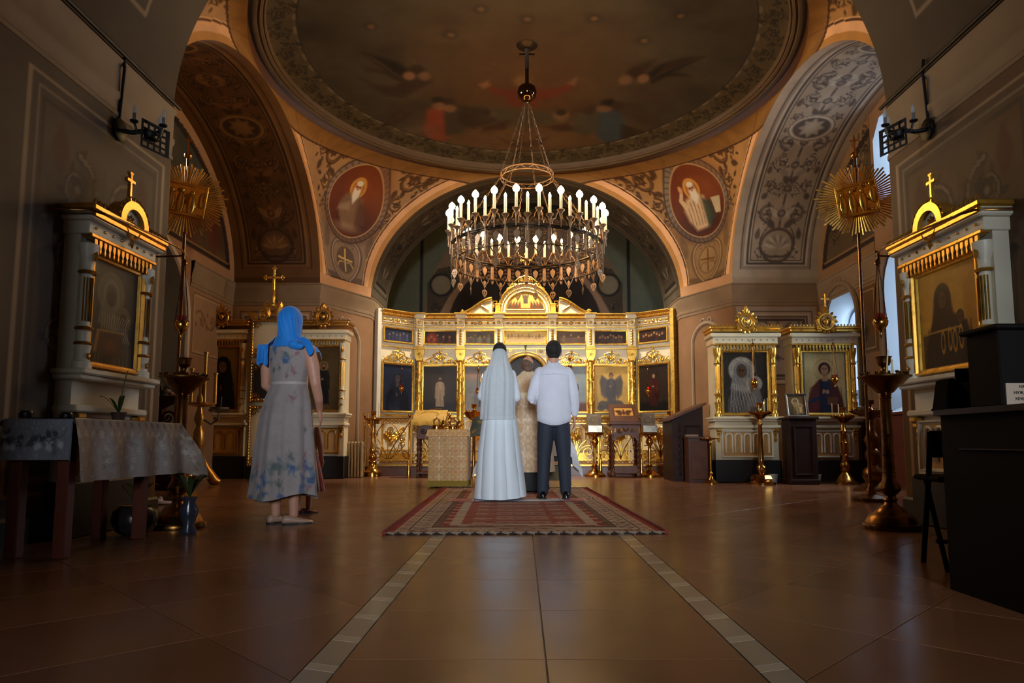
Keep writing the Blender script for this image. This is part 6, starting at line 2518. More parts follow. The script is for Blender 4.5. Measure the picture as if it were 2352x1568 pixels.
# bent iron curtain rods over them
for sx, l in ((-1, 'bent iron lamp rod across the top of the left nave icon case'), (1, 'bent iron lamp rod across the top of the right nave icon case')):
    q = MB()
    pts = [(sx * 3.25, 4.52, 2.22), (sx * 3.0, 4.55, 2.22), (sx * 2.94, 4.7, 2.22), (sx * 2.88, 5.1, 2.22), (sx * 2.86, 5.5, 2.22), (sx * 2.92, 5.7, 2.22), (sx * 3.25, 5.74, 2.22)]
    q.tube(pts, .008, 6)
    tag(q.build('lamp_rod', BRASSD, None, 60), l, 'rod', 'lamp rods on nave icon cases')
lampada(-2.88, 5.6, 2.22, 1.60, 'ruby oil lamp hanging before the left nave icon case', group='ruby oil lamps on nave icon cases')
lampada(2.88, 5.6, 2.22, 1.62, 'ruby oil lamp hanging before the right nave icon case', group='ruby oil lamps on nave icon cases')
lampada(xpx(1732, 878, 11.0), 11.0, 2.3, zpx(880, 10.95), 'ruby oil lamp before the silver-clad mother and child', arm=(0, .24))
lampada(xpx(1917, 870, 11.0), 11.0, 2.3, zpx(872, 10.95), 'ruby oil lamp before the young healer icon', arm=(0, .24))

# ================================================================== candle stands


def candle_stand(label, loc, prof, pan_r, pan_z, cup=True, m=None, ncups=18, candles=(), seg=24, group='brass candle stands', lobes=0, pan_prof=None, foot=None):
    m = m or BRASS
    t = thing('candle_stand', label, 'candle stand', loc, rng.uniform(0, 6), group)
    q = MB()
    q.lathe(prof, seg)
    q.build('stem', m, t, 45)
    if foot:
        q = MB()
        q.lathe(foot, seg, lobes=lobes, lamp=.06)
        q.build('foot', m, t, 45)
    q = MB()
    pp = pan_prof or [(.03, -.10), (.06, -.085), (.1, -.05), (pan_r * .75, -.03), (pan_r * .97, -.004), (pan_r, .012), (pan_r * .96, .016), (pan_r * .9, .006), (.03, .004)]
    q.lathe([(r_, z_ + pan_z) for r_, z_ in pp], seg)
    q.build('pan', m, t, 45)
    src = None
    for k in range(ncups):
        a = 2 * PI * k / ncups
        rr = pan_r * (.86 if k % 2 else .72)
        if src is None:
            q = MB()
            q.lathe([(.006, 0), (.006, .01), (.011, .014), (.012, .03), (.009, .03), (.008, .02)], 7)
            src = q.build('candle_socket', m, t, 60)
            o = src
        else:
            o = share('candle_socket', src, t)
        o.location = (rr * math.cos(a), rr * math.sin(a), pan_z + .006)
    if cup:
        q = MB()
        q.lathe([(.06, 0), (.05, .02), (.028, .035), (.022, .05), (.018, .06), (.022, .072), (.042, .085), (.05, .105), (.052, .14), (.06, .15), (.052, .148), (.03, .1)], 16, (0, 0, pan_z + .006))
        q.build('lamp_cup', m, t, 45)
    for k, (a, rr, h_, lean, lit) in enumerate(candles):
        q = MB()
        x, y = rr * math.cos(a), rr * math.sin(a)
        q.tube([(x, y, pan_z + .02), (x - lean, y, pan_z + .02 + h_)], .0055, 6)
        c = q.build('taper_candle', WAX if not lit else WAX, t, 60)
        if lit:
            q = MB()
            q.lathe([(.0, 0), (.006, .008), (.005, .018), (0, .034)], 8, (x - lean, y, pan_z + .022 + h_))
            q.build('flame', FLAME, c, 180)
    return t


big = [(.0, 0.0), (.205, 0), (.21, .02), (.2, .04), (.185, .045), (.165, .085), (.14, .11), (.12, .115), (.1, .14), (.075, .165), (.05, .18), (.04, .2), (.05, .215), (.04, .23), (.035, .245), (.06, .27), (.078, .3), (.07, .33), (.05, .36), (.045, .42), (.052, .425), (.045, .43),
       (.042, .55), (.05, .555), (.042, .56), (.04, .7), (.048, .705), (.04, .71), (.038, .98), (.046, .99), (.038, 1.0), (.046, 1.01), (.036, 1.03)]
panp = [(.036, -.13), (.06, -.12), (.095, -.08), (.105, -.07), (.125, -.06), (.165, -.015), (.19, -.004), (.192, .006), (.18, .01), (.05, .012), (.03, .014)]
candle_stand('tall brass candle stand by the right nave icon case', (2.72, 5.28, 0), big, .19, 1.15, m=BRASSD, pan_prof=panp, ncups=20, candles=((2.4, .15, .17, .02, False), (2.7, .13, .1, .005, False), (5.0, .15, .05, .0, False)), group='large candle stands in the nave')
candle_stand('tall brass candle stand behind the corner of the draped table', (-2.72, 5.36, 0), big, .19, 1.15, m=BRASSD, pan_prof=panp, ncups=20, candles=((1.1, .12, .06, .0, False),), group='large candle stands in the nave')

cone = [(.0, 0), (.205, 0), (.205, .03), (.18, .04), (.15, .06), (.13, .1), (.06, .13), (.04, .16), (.075, .22), (.07, .27), (.04, .3), (.05, .32), (.045, .36), (.03, .9), (.04, .92), (.03, .95), (.035, 1.02)]
candle_stand('brass candle stand with slim tapering stem before the silver-clad icon', (xpx(1750, 1112, 10.75), 10.75, 0), cone, .19, 1.10, candles=((2.6, .14, .22, .0, False), (2.9, .12, .2, .01, False), (1.2, .1, .12, 0, True), (.4, .12, .1, 0, False), (3.3, .1, .16, 0, False)),
             lobes=8, foot=[(.15, .06), (.165, .09), (.14, .14), (.08, .16)])
stout = [(.0, 0), (.2, 0), (.2, .03), (.15, .05), (.11, .12), (.06, .17), (.05, .19), (.08, .24), (.07, .3), (.045, .34), (.06, .36), (.06, .44), (.065, .45), (.05, .46), (.05, .62), (.06, .64), (.05, .66), (.042, .8), (.055, .82), (.04, .84), (.04, .95)]
candle_stand('brass candle stand with banded stem before the young healer icon', (xpx(1940, 1110, 10.85), 10.82, 0), stout, .18, 1.04, candles=((2.5, .15, .2, 0, False), (3.4, .13, .18, 0, False), (.6, .1, .12, 0, False)))
wide = [(.0, 0), (.25, 0), (.25, .03), (.2, .05), (.14, .08), (.1, .12), (.14, .2), (.13, .27), (.07, .32), (.06, .38), (.1, .45), (.09, .52), (.06, .56), (.08, .62), (.1, .68), (.07, .75), (.04, .82), (.04, .95)]
candle_stand('broad bulbous brass candle stand half hidden by the right nave candle stand', (xpx(2012, 1120, 9.3), 9.35, 0), wide, .27, 1.06, m=BRASSD, ncups=26, candles=((3.6, .22, .24, 0, True), (3.4, .2, .25, .01, False), (3.2, .2, .2, 0, False)))
pillar = [(.0, 0), (.17, 0), (.17, .02), (.16, .06), (.165, .09), (.12, .12), (.085, .17), (.07, .26), (.08, .28), (.05, .31), (.08, .36), (.075, .4), (.05, .44), (.07, .5), (.05, .55), (.035, .8), (.045, .84), (.03, .9), (.04, .98)]
candle_stand('brass candle stand on the step corner before the dark blue icon', (xpx(858, 1088, 13.3), 13.2, 0), pillar, .17, 1.08, candles=((4.6, .1, .3, 0, False), (1.5, .1, .1, 0, False)), pan_prof=[(.03, -.09), (.11, -.085), (.12, -.02), (.17, -.004), (.175, .008), (.16, .01), (.03, .01)])
candle_stand('brass candle stand between the carved lectern and the slanting desk', (xpx(1538, 1088, 13.3), 13.18, 0), pillar, .17, 1.08, candles=((4.4, .12, .2, 0, False),), ncups=16)
bowl = [(.0, 0), (.14, 0), (.14, .03), (.1, .05), (.05, .1), (.03, .2), (.03, .75), (.045, .8), (.03, .85), (.03, .95)]
candle_stand('brass bowl-shaped candle stand behind the brocade table', (xpx(1088, 1080, 12.9), 12.9, 0), bowl, .19, 1.20, ncups=12, pan_prof=[(.03, -.2), (.05, -.18), (.03, -.15), (.08, -.13), (.16, -.07), (.19, 0), (.2, .012), (.185, .01), (.15, -.04), (.02, -.06)])
twist = [(.0, 0), (.12, 0), (.12, .02), (.07, .05), (.03, .1), (.02, .14), (.03, .16), (.018, .18)] + [(.014 + .006 * (k % 2), .2 + .02 * k) for k in range(20)] + [(.016, .6), (.03, .63), (.016, .66), (.03, .7)]
t = candle_stand('low brass stand with twisted stem beside the slanting desk', (xpx(1629, 1109, 11.0), 10.88, 0), twist, .14, .71, cup=False, ncups=0, pan_prof=[(.02, -.03), (.14, -.012), (.145, 0), (.14, .008), (.02, .008)])
# stands carrying small silver reliquary boxes


def box_stand(label, x):
    pf = [(.0, 0), (.2, 0), (.2, .03), (.17, .05), (.13, .07), (.11, .1), (.06, .14), (.04, .17), (.06, .2), (.03, .24)] + [(.026 + .008 * (k % 2), .26 + .022 * k) for k in range(14)] + [(.03, .58), (.07, .63), (.075, .66), (.06, .7), (.03, .74), (.05, .77)]
    t = thing('reliquary_stand', label, 'reliquary stand', (x, 13.2, 0), 0, 'reliquary stands before the gates')
    q = MB()
    q.lathe(pf, 20)
    q.build('stem', BRASS, t, 45)
    q = MB()
    q.lathe([(.04, .74), (.16, .79), (.18, .81), (.18, .83), (.03, .83)], 16, lobes=8, lamp=.04)
    q.build('tray', BRASS, t, 45)
    q = MB()
    q.box((0, 0, .90), (.28, .2, .14), .01)
    for sg in (-1, 1):
        for s2 in (-1, 1):
            q.ball((sg * .12, s2 * .08, .83), .02, 6, 4)
    q.build('reliquary_box', SILVER, t, 20)
    q = MB()
    q.M = Matrix.Translation((0, .1, .97)) @ Matrix.Rotation(-.25, 4, 'X')
    q.box((0, .01, .12), (.28, .02, .24), .006)
    frame3(q, -.07, .05, .07, .2, .012, .0, .012)
    q.build('open_lid', SILVER, t, 20)


box_stand('silver reliquary box with raised lid on a brass stem beside the groom', xpx(1367, 1093, 13.2))
box_stand('silver reliquary box with raised lid on a brass stem right of the carved lectern', xpx(1493, 1093, 13.2))

# triple candelabrum behind the near-left stand
t = thing('candelabrum', 'gilded candelabrum with tall candle tubes and a small fringed tray', 'candelabrum', (xpx(452, 1110, 10.6), 10.6, 0))
q = MB()
q.lathe([(.05, .3), (.07, .4), (.05, .5), (.06, .55), (.085, .62), (.08, .8), (.06, .85), (.04, .9), (.08, 1.0), (.06, 1.1), (.03, 1.2), (.06, 1.3), (.03, 1.4), (.03, 1.6)], 14)
q.build('stem', GOLDD, t, 45)
for k in range(3):
    a = k * 2 * PI / 3 + .3
    q = MB()
    q.tube([(.03 * math.cos(a), .03 * math.sin(a), .42), (.12 * math.cos(a), .12 * math.sin(a), .25), (.24 * math.cos(a), .24 * math.sin(a), .06), (.32 * math.cos(a), .32 * math.sin(a), .03)], [.06, .07, .08, .05], 8)
    q.build('claw_foot', GOLDD, t, 60)
q = MB()
q.lathe([(.03, 1.18), (.2, 1.22), (.21, 1.25), (.03, 1.25)], 18)
q.build('upper_tray', GOLDD, t, 45)
for k, (dx, h_) in enumerate(((-.12, 1.78), (.06, 2.04), (.20, 1.72), (.0, 1.6))):
    q = MB()
    q.lathe([(.028, 1.24), (.026, h_ - .03), (.038, h_ - .025), (.038, h_), (.02, h_)], 10, (dx, .05 * (k - 1), 0))
    q.build('candle_tube', GOLDD, t, 45)
q = MB()
q.tube([(.05, 0, 1.0), (.2, -.05, .92), (.32, -.08, 1.0), (.33, -.08, 1.1)], .016, 7)
q.lathe([(.02, 1.1), (.13, 1.14), (.14, 1.18), (.02, 1.18)], 16, (.33, -.08, 0))
for k in range(18):
    a = 2 * PI * k / 18
    q.prism([(.33 + .138 * math.cos(a) - .016, 1.15), (.33 + .138 * math.cos(a) + .016, 1.15), (.33 + .138 * math.cos(a), 1.1)], -.08 + .138 * math.sin(a) - .003, -.08 + .138 * math.sin(a) + .003)
q.tube([(.36, -.1, 1.18), (.37, -.1, 1.34)], .006, 5)
q.build('side_tray', SILVER, t, 45)

# ================================================================== lecterns, desks, tables
CLOTHY = mat('yellow_brocade', (0.76, 0.58, 0.20), .6, noise=.25, nscale=22, bump=.3, bscale=60)


def twisted_leg(q, x, y, z0_, z1_, r):
    n_ = 36
    for s2 in (0, PI):
        q.tube([(x + r * .5 * math.cos(k * .6 + s2), y + r * .5 * math.sin(k * .6 + s2), z0_ + (z1_ - z0_) * k / n_) for k in range(n_ + 1)], r * .62, 6)


t = thing('lectern', 'carved brown wooden lectern with twisted legs and a framed eagle icon', 'lectern', (xpx(1433, 1093, 13.2), 13.1, 0))
for sx in (-1, 1):
    for sy in (-1, 1):
        q = MB()
        twisted_leg(q, sx * .24, sy * .17, .06, .8, .034)
        q.box((sx * .24, sy * .17, .05), (.09, .09, .1), .008)
        q.build('leg', WOOD, t, 60)
q = MB()
q.box((0, 0, .12), (.5, .36, .05), .008)
q.box((0, -.17, .14), (.44, .03, .14))
q.build('base_rail', WOOD, t, 0)
q = MB()
q.box((0, 0, 1.0), (.6, .46, .05), .01)
q.box((0, 0, .97), (.55, .42, .04), .008)
q.build('table_frame', WOOD, t, 0)
q = MB()
pl = [(-.25, .95), (.25, .95), (.25, .68)] + [(x, z) for x, z in arc(0, .68, .2, 0, 180, 10, .1)] + [(-.25, .68)]
holes = [[(sx * a, .9), (sx * b, .9), (sx * c, .83)] for sx in (-1, 1) for a, b, c in ((.05, .12, .08), (.14, .22, .2))]
q.plate(pl, holes, -.2, -.18)
for sg in (-1, 1):
    sp3(q, sg * .12, .86, .05, 1.3, 0, sg, .012, -.205)
    leaf3(q, 0, .84, PI / 2 - sg * .6, .1, .02, -.205)
q.build('carved_apron', WOOD, t, 30)
q = MB()
q.M = Matrix.Translation((0, 0, 1.02)) @ Matrix.Rotation(math.radians(42), 4, 'X')
q.box((0, .04, .0), (.56, .56, .04), .01)
q.box((0, -.23, .03), (.56, .03, .05), .008)
q.v = [(x, y, z + .14) for x, y, z in q.v]
q.build('slope_top', WOOD, t, 0)
q = MB()
q.prism([(-.2, 1.02), (.2, 1.02), (.2, 1.36)], -.26, .26, 'x')
q.build('slope_support', WOOD, t, 0)
q = MB()
Ms = Matrix.Translation((0, 0, 1.16)) @ Matrix.Rotation(math.radians(42), 4, 'X')
U, V = flatgrid(.4, .34, .008, None, -.13)
cv = Canvas(U, V, (0.36, 0.20, 0.10))
cv.rect(-.17, -.1, .17, .18, (0.78, 0.58, 0.24))
for sg in (-1, 1):
    leaf(cv, sg * .03, .04, PI / 2 - sg * 1.1, .15, .05, (0.30, 0.15, 0.08))
    leaf(cv, sg * .03, .02, PI / 2 - sg * 1.9, .1, .04, (0.34, 0.17, 0.09))
cv.ell(0, .04, .03, .06, (0.34, 0.15, 0.08))
cv.ell(0, .12, .022, .022, (0.40, 0.2, 0.1))
Pm = np.stack([U, V, np.full_like(U, .024)], -1)
Mn = np.array(Ms)
Pm = Pm @ Mn[:3, :3].T + Mn[:3, 3]
painted('eagle_icon', Pm, cv.C, ICONP, t)

t = thing('lectern', 'reddish wooden lectern under a bright yellow brocade cover', 'lectern', (xpx(990, 1091, 13.3), 13.1, 0))
for sx in (-1, 1):
    for sy in (-1, 1):
        q = MB()
        twisted_leg(q, sx * .2, sy * .16, .0, .7, .03)
        q.build('leg', WOOD, t, 60)
q = MB()
q.box((0, 0, .85), (.46, .4, .3), .012)
q.build('cabinet', WOOD, t, 0)
q = MB()
q.box((0, 0, .08), (.46, .38, .05), .01)
q.build('base_shelf', WOOD, t, 0)
q = MB()
for sg in (-1, 1):
    sp3(q, sg * .1, .86, .06, 1.3, 0, sg, .012, -.205)
q.build('carving', WOODD, t, 40)['kind'] = 'stuff'
q = MB()
rows = []
for i in range(13):
    f = i / 12
    x = -.31 + .62 * f
    wv = .012 * math.sin(f * 19)
    rows.append([(x, -.27 + wv, .96 + wv), (x, -.25, 1.03), (x, .0, 1.16), (x, .22, 1.27), (x, .24, 1.2 + wv), (x, .25, 1.02 + wv)])
q.grid(rows)
q.build('brocade_cover', CLOTHY, t, 180)
q = MB()
q.tube([(.2 * math.cos(a), .15 * math.sin(a), 1.3 + .02 * math.sin(2 * a)) for a in np.linspace(.2, 3, 12)], .008, 6)
tag(q.build('wire_crown', GOLDD, None, 60), 'thin gold wire hoop lying on the yellow brocade lectern', 'hoop')
bpy.data.objects['wire_crown'].location = (xpx(990, 1091, 13.3), 13.1, -.03)

# slanting choir desk seen from its end
t = thing('choir_desk', 'tall dark brown choir desk with a slanting top', 'desk', (xpx(1592, 1100, 11.6), 11.85, 0))
xa, xb = xpx(1545, 1000, 11.5) - xpx(1592, 1100, 11.6), xpx(1617, 1000, 11.5) - xpx(1592, 1100, 11.6)
q = MB()
za, zb2 = zpx(962, 11.5), zpx(928, 11.5)
q.prism([(xa, .0), (xb, .0), (xb, zb2 - .03), (xa, za - .03)], -.3, .45)
q.build('body', WOODD, t, 0)
q = MB()
q.prism([(xa - .05, za - .03), (xb + .05, zb2 - .01), (xb + .05, zb2 + .03), (xa - .05, za + .01)], -.36, .5)
q.build('slanting_top', WOOD, t, 0)
q = MB()
twisted_leg(q, xa + .12, -.31, .1, za - .08, .022)
frame3(q, xa + .2, .1, xb - .05, za - .1, .03, -.3, .02)
q.build('carved_front', WOODD, t, 50)
t = thing('low_cabinet', 'low brown wooden cabinet before the slanting desk', 'cabinet', (xpx(1607, 1108, 11.1), 11.22, 0))
q = MB()
q.box((0, 0, .36), (.34, .3, .72))
q.box((0, 0, .722), (.37, .33, .03), .006)
q.build('body', mat('red_brown_wood', (0.30, 0.15, 0.09), .4, noise=.3, nscale=6), t, 0)
q = MB()
q.box((0, -.155, .36), (.26, .012, .6), .004)
q.build('door', WOOD, t, 0)
q = MB()
q.box((0, 0, .02), (.19, .14, .035), .005)
o = tag(q.build('book', mat('book_cover', (0.55, 0.45, 0.36), .6), None, 0), 'small closed book lying on the low brown cabinet', 'book')
o.location = (xpx(1592, 1003, 11.1), 11.2, .735)
# dark pedestal with a small silver-framed icon
px_ = xpx(1826, 1100, 11.05)
t = thing('pedestal', 'dark brown panelled pedestal between the two right icon cases', 'pedestal', (px_, 10.82, 0))
q = MB()
q.box((0, 0, .5), (.42, .34, 1.0), .01)
q.box((0, 0, .04), (.46, .38, .08), .01)
q.box((0, 0, 1.02), (.48, .4, .04), .01)
q.build('body', WOODD, t, 0)
q = MB()
frame3(q, -.15, .14, .15, .9, .03, -.165, .02)
q.build('panel_moulding', WOODD, t, 0)
t = thing('framed_icon', 'small silver-framed icon leaning on the dark pedestal', 'icon', (px_ - .02, 10.77, 1.04))
M = Matrix.Rotation(-.22, 4, 'X')
q = MB()
q.M = M
q.box((0, .02, .19), (.34, .03, .38), .004)
q.build('back', WOODD, t, 0)
q = MB()
q.M = M
frame3(q, -.17, .0, .17, .38, .035, .006, .03)
q.build('frame', SILVER, t, 20)
cv = ic_bust(.26, .30, (0.42, 0.30, 0.16), (0.50, 0.40, 0.28), (0.66, 0.52, 0.3), (0.70, 0.6, 0.4), child=True, step=.007)
place_painting('icon', cv, .003, M @ Matrix.Translation((0, 0, .04)), t)

# buckets
for x, y, l in ((1776, 1107, 'white plastic bucket left of the dark pedestal'), (1875, 1107, 'white plastic bucket right of the dark pedestal')):
    t = thing('bucket', l, 'bucket', (xpx(x, 1100, 11.0), 11.0, 0), 0, 'white buckets beside the pedestal')
    q = MB()
    q.lathe([(.055, 0), (.075, .14), (.078, .145), (.072, .145), (.052, .006)], 16)
    q.build('pail', WHITE, t, 50)
    q = MB()
    q.tube([(.076 * math.cos(a), .02, .14 - .05 * math.sin(a)) for a in np.linspace(0, PI, 9)], .003, 4)
    q.build('handle', WHITE, t)

# white rounded pilaster at the side of the healer case
t = thing('round_pilaster', 'tall white rounded pilaster behind the right icon case', 'pilaster', (5.22, 12.1, 0))
q = MB()
q.lathe([(.3, 0), (.3, 2.16)], 28)
q.build('body', WHITE, t, 50)
q = MB()
q.lathe([(.315, 2.16), (.315, 2.44), (.0, 2.45)], 28)
q.build('top_band', WHITE, t, 50)

# radiator by the left chamfered pier
t = thing('radiator', 'ribbed pale radiator beside the left icon case', 'radiator', (xpx(811, 1040, 12.75), 12.72, .0))
q = None
for k in range(7):
    if k == 0:
        q = MB()
        q.box((0, 0, .33), (.05, .1, .66), .018)
        r0 = q.build('rib', mat('cream_radiator', (0.66, 0.56, 0.40), .4), t, 30)
        o = r0
    else:
        o = share('rib', r0, t)
    o.location = (-.18 + k * .058, 0, 0)
q = MB()
for z in (.06, .58):
    q.tube([(-.2, .02, z), (.2, .02, z)], .02, 8)
q.tube([(.2, .02, .58), (.23, .02, .62), (.23, .02, .7)], .012, 6)
q.build('pipe', mat('cream_radiator', (0.66, 0.56, 0.40), .4), t)


# ================================================================== people
def rounded(mb, pts, rs, seg=10):
    mb.tube(pts, rs, seg)
    for i in range(len(pts)):
        mb.ball(pts[i], rs[i] * .99, seg, 7)


def loft(mb, rings, n=20):
    """rings (z, cx, cy, rx, ry)"""
    P = [[(cx + rx * math.cos(2 * PI * k / n), cy + ry * math.sin(2 * PI * k / n), z) for k in range(n)] for z, cx, cy, rx, ry in rings]
    b = len(mb.v)
    mb.grid(P, closed_v=True)
    m_ = len(rings)
    mb.f.append(tuple(b + k for k in range(n - 1, -1, -1)))
    mb.f.append(tuple(b + (m_ - 1) * n + k for k in range(n)))


def remesh(name, mb, voxel, m, parent, smooth_it=4, fac=.5):
    me = mb.mesh(name + '_raw')
    fix_normals(me)
    tmp = bpy.data.objects.new('tmp', me)
    COL.objects.link(tmp)
    r = tmp.modifiers.new('r', 'REMESH')
    r.mode = 'VOXEL'
    r.voxel_size = voxel
    if smooth_it:
        s_ = tmp.modifiers.new('s', 'SMOOTH')
        s_.iterations = smooth_it
        s_.factor = fac
    dg = bpy.context.evaluated_depsgraph_get()
    out = bpy.data.meshes.new_from_object(tmp.evaluated_get(dg))
    bpy.data.objects.remove(tmp)
    out.name = name
    out.materials.clear()
    return obj(name, out, m, parent, 180, fix=False)


def hand(mb, wrist, d, side, palm_n, curl=.5, L=.19):
    """wrist point, finger direction d, thumb side vector, palm normal; five separate fingers"""
    w = Vector(wrist)
    d = Vector(d).normalized()
    s_ = Vector(side).normalized()
    n_ = Vector(palm_n).normalized()
    pl = L * .47
    for f in (-.028, -.009, .011, .029):
        rounded(mb, [w + s_ * f * .7, w + d * pl * .55 + s_ * f, w + d * pl + s_ * f], [.014, .0155, .0125], 8)
    for f, l_, r_ in ((.029, .072, .0088), (.010, .080, .0092), (-.009, .074, .0088), (-.027, .058, .0078)):
        p0 = w + d * pl + s_ * f
        a1, a2 = curl * .6, curl * 1.4
        d1 = (d * math.cos(a1) + n_ * math.sin(a1)).normalized()
        d2_ = (d * math.cos(a2) + n_ * math.sin(a2)).normalized()
        p1 = p0 + d1 * l_ * .5
        p2 = p1 + d2_ * l_ * .5
        rounded(mb, [p0, p1, p2], [r_, r_ * .95, r_ * .8], 7)
    t0 = w + d * pl * .3 + s_ * .03
    t1 = t0 + (d * .7 + s_ * .7 + n_ * .3).normalized() * .035
    t2 = t1 + (d * .9 + s_ * .25 + n_ * .4).normalized() * .03
    rounded(mb, [t0, t1, t2], [.013, .0105, .009], 7)


def headgeo(mb, z, y=0.0, s=1.0, x=0.0):
    """skull, jaw, nose, brow, lips, ears; z = chin height of the head centre line, face towards +y"""
    zc = z + .115 * s
    mb.ball((x, y - .012 * s, zc + .02 * s), (.075 * s, .094 * s, .098 * s), 20, 14)
    mb.ball((x, y + .03 * s, zc - .055 * s), (.055 * s, .058 * s, .066 * s), 16, 10)
    mb.ball((x, y + .095 * s, zc - .008 * s), (.012 * s, .016 * s, .026 * s), 8, 6)
    mb.ball((x, y + .078 * s, zc - .058 * s), (.024 * s, .012 * s, .008 * s), 8, 6)
    mb.ball((x, y + .072 * s, zc + .03 * s), (.048 * s, .016 * s, .010 * s), 8, 6)
    for sg in (-1, 1):
        mb.ball((x + sg * .077 * s, y - .008 * s, zc - .005 * s), (.011 * s, .02 * s, .032 * s), 8, 6)
        mb.ball((x + sg * .04 * s, y + .058 * s, zc - .02 * s), (.02 * s, .016 * s, .018 * s), 8, 6)
    rounded(mb, [(x, y - .015 * s, z - .09 * s), (x, y - .01 * s, z + .05 * s)], [.062 * s, .056 * s], 14)


def eyes(parent, z, y=0.0, s=1.0, x=0.0):
    q_ = MB()
    zc = z + .115 * s
    for sg in (-1, 1):
        q_.ball((x + sg * .031 * s, y + .078 * s, zc + .008 * s), .011 * s, 8, 6)
    return tag(q_.build('eyes', mat('eye', (0.25, 0.18, 0.14), .2), parent, 180), None)


def grid_loft(rings, n, folds=None):
    """rings: (z, cx, cy, rx, ry) -> P (n,m,3); folds(u_angle, f)-> radial factor"""
    m_ = len(rings)
    R_ = np.array(rings, float)
    fi = np.linspace(0, m_ - 1, (m_ - 1) * 10 + 1)
    Rs = np.stack([np.interp(fi, np.arange(m_), R_[:, k]) for k in range(5)], -1)
    # soften the interpolation
    for _ in range(8):
        Rs[1:-1] = Rs[1:-1] * .5 + (Rs[:-2] + Rs[2:]) * .25
    a = np.linspace(0, 2 * PI, n, endpoint=False)
    A_, F2 = np.meshgrid(a, np.linspace(0, 1, len(Rs)), indexing='ij')
    k_ = folds(A_, F2) if folds else 1.0
    P = np.empty(A_.shape + (3,))
    P[..., 0] = Rs[None, :, 1] + Rs[None, :, 3] * np.cos(A_) * k_
    P[..., 1] = Rs[None, :, 2] + Rs[None, :, 4] * np.sin(A_) * k_
    P[..., 2] = Rs[None, :, 0]
    return P, A_, F2


def shoe(parent, x, y, rz, m, L=.27, heel=.02, h=.085, name='shoe', w=.045):
    q_ = MB()
    c_, s_ = math.cos(rz), math.sin(rz)
    rings = []
    for t_, hw, z1 in ((0, .55, h * .75), (.08, .85, h), (.25, .9, h * .95), (.45, .92, h * .75), (.65, 1.05, h * .55), (.85, .95, h * .42), (.97, .6, h * .3), (1, .2, h * .2)):
        row = []
        for k in range(10):
            a = 2 * PI * k / 10
            px, pz = w * hw * math.cos(a), z1 * .5 * (1 + math.sin(a) * 1.0)
            py = -.07 + L * t_
            row.append((x + px * c_ - py * s_, y + px * s_ + py * c_, max(.004, pz)))
        rings.append(row)
    q_.grid(rings, closed_v=True)
    b = 0
    q_.f.append(tuple(range(9, -1, -1)))
    q_.f.append(tuple((len(rings) - 1) * 10 + k for k in range(10)))
    o = q_.build(name, m, parent, 70)
    q_ = MB()
    ring = [(w * hw, L * t_ - .07) for t_, hw in ((0, .6), (.1, .95), (.3, .9), (.5, .85), (.7, 1.05), (.9, .9), (1, .2))]
    pl = ring + [(-a, b2) for a, b2 in ring[::-1]]
    q_.prism([(x + a * c_ - b2 * s_, y + a * s_ + b2 * c_) for a, b2 in pl], 0, .012, 'z')
    q_.build('sole', mat('shoe_sole', (0.12, 0.1, 0.09), .6), o, 0)
    return o


RUGZ = .019
# ---------------------------------------------------------------- the groom
SHIRT = mat('white_shirt_cotton', (0.87, 0.87, 0.91), .75, noise=.05, nscale=9, bump=.5, bscale=7, sheen=.2)
TROUS = mat('navy_suit_cloth', (0.16, 0.18, 0.23), .75, noise=.15, nscale=60, bump=.25, bscale=9)
HAIRD = mat('dark_brown_hair', (0.10, 0.07, 0.06), .75, noise=.4, nscale=70, bump=.6, bscale=90)
LEATH = mat('black_leather', (0.035, 0.035, 0.04), .25)
g = thing('person', 'man in white shirt and navy trousers standing with his back turned', 'person', (xpx(1273, 1148, 7.85), 7.85, RUGZ), 0)
b_ = MB()
S_ = 1.02
headgeo(b_, 1.53, .0, 1.08)
loft(b_, [(.86, 0, 0, .15, .1), (1.0, 0, 0, .15, .1), (1.15, 0, 0, .145, .095), (1.3, 0, 0, .165, .1), (1.42, 0, 0, .165, .09), (1.5, 0, -.005, .08, .06)], 18)
rounded(b_, [(.155, 0, 1.42), (.225, .0, 1.16), (.24, .06, .92)], [.045, .04, .028])
rounded(b_, [(-.155, 0, 1.42), (-.24, -.03, 1.17), (-.13, .2, 1.10)], [.045, .04, .028])
hand(b_, (.24, .065, .915), (.0, .15, -1), (0, 1, .1), (-1, 0, 0), .45)
hand(b_, (-.125, .21, 1.10), (.6, .75, .15), (0, .1, 1), (.3, .5, -.2), .9)
for sg in (-1, 1):
    rounded(b_, [(sg * .085, 0, .88), (sg * .11, .01, .48), (sg * .125, -.01, .07)], [.085, .055, .038])
remesh('body', b_, .0085, SKIN, g, 3)
eyes(g, 1.53, 0, 1.08)
q = MB()
q.ball((0, -.02, 1.692), (.092, .112, .108), 24, 16)
loft(q, [(1.585, 0, -.05, .05, .045), (1.61, 0, -.045, .07, .055), (1.65, 0, -.03, .082, .075), (1.69, 0, -.02, .088, .09)], 18)
hair = remesh('hair', q, .008, HAIRD, g, 2)
sh = MB()
loft(sh, [(.86, 0, -.005, .165, .10), (.90, 0, -.01, .19, .128), (1.0, 0, -.012, .198, .135), (1.1, 0, -.01, .196, .13), (1.25, 0, -.005, .202, .128), (1.38, 0, -.005, .205, .122), (1.45, 0, -.008, .185, .105), (1.49, 0, -.01, .13, .085), (1.52, 0, -.008, .085, .072)], 28)
loft(sh, [(1.49, 0, -.008, .074, .07), (1.57, 0, -.004, .064, .064)], 20)
rounded(sh, [(.155, -.005, 1.425), (.198, -.008, 1.33), (.232, -.002, 1.17), (.245, .04, 1.04), (.242, .06, .955)], [.066, .064, .058, .052, .042], 14)
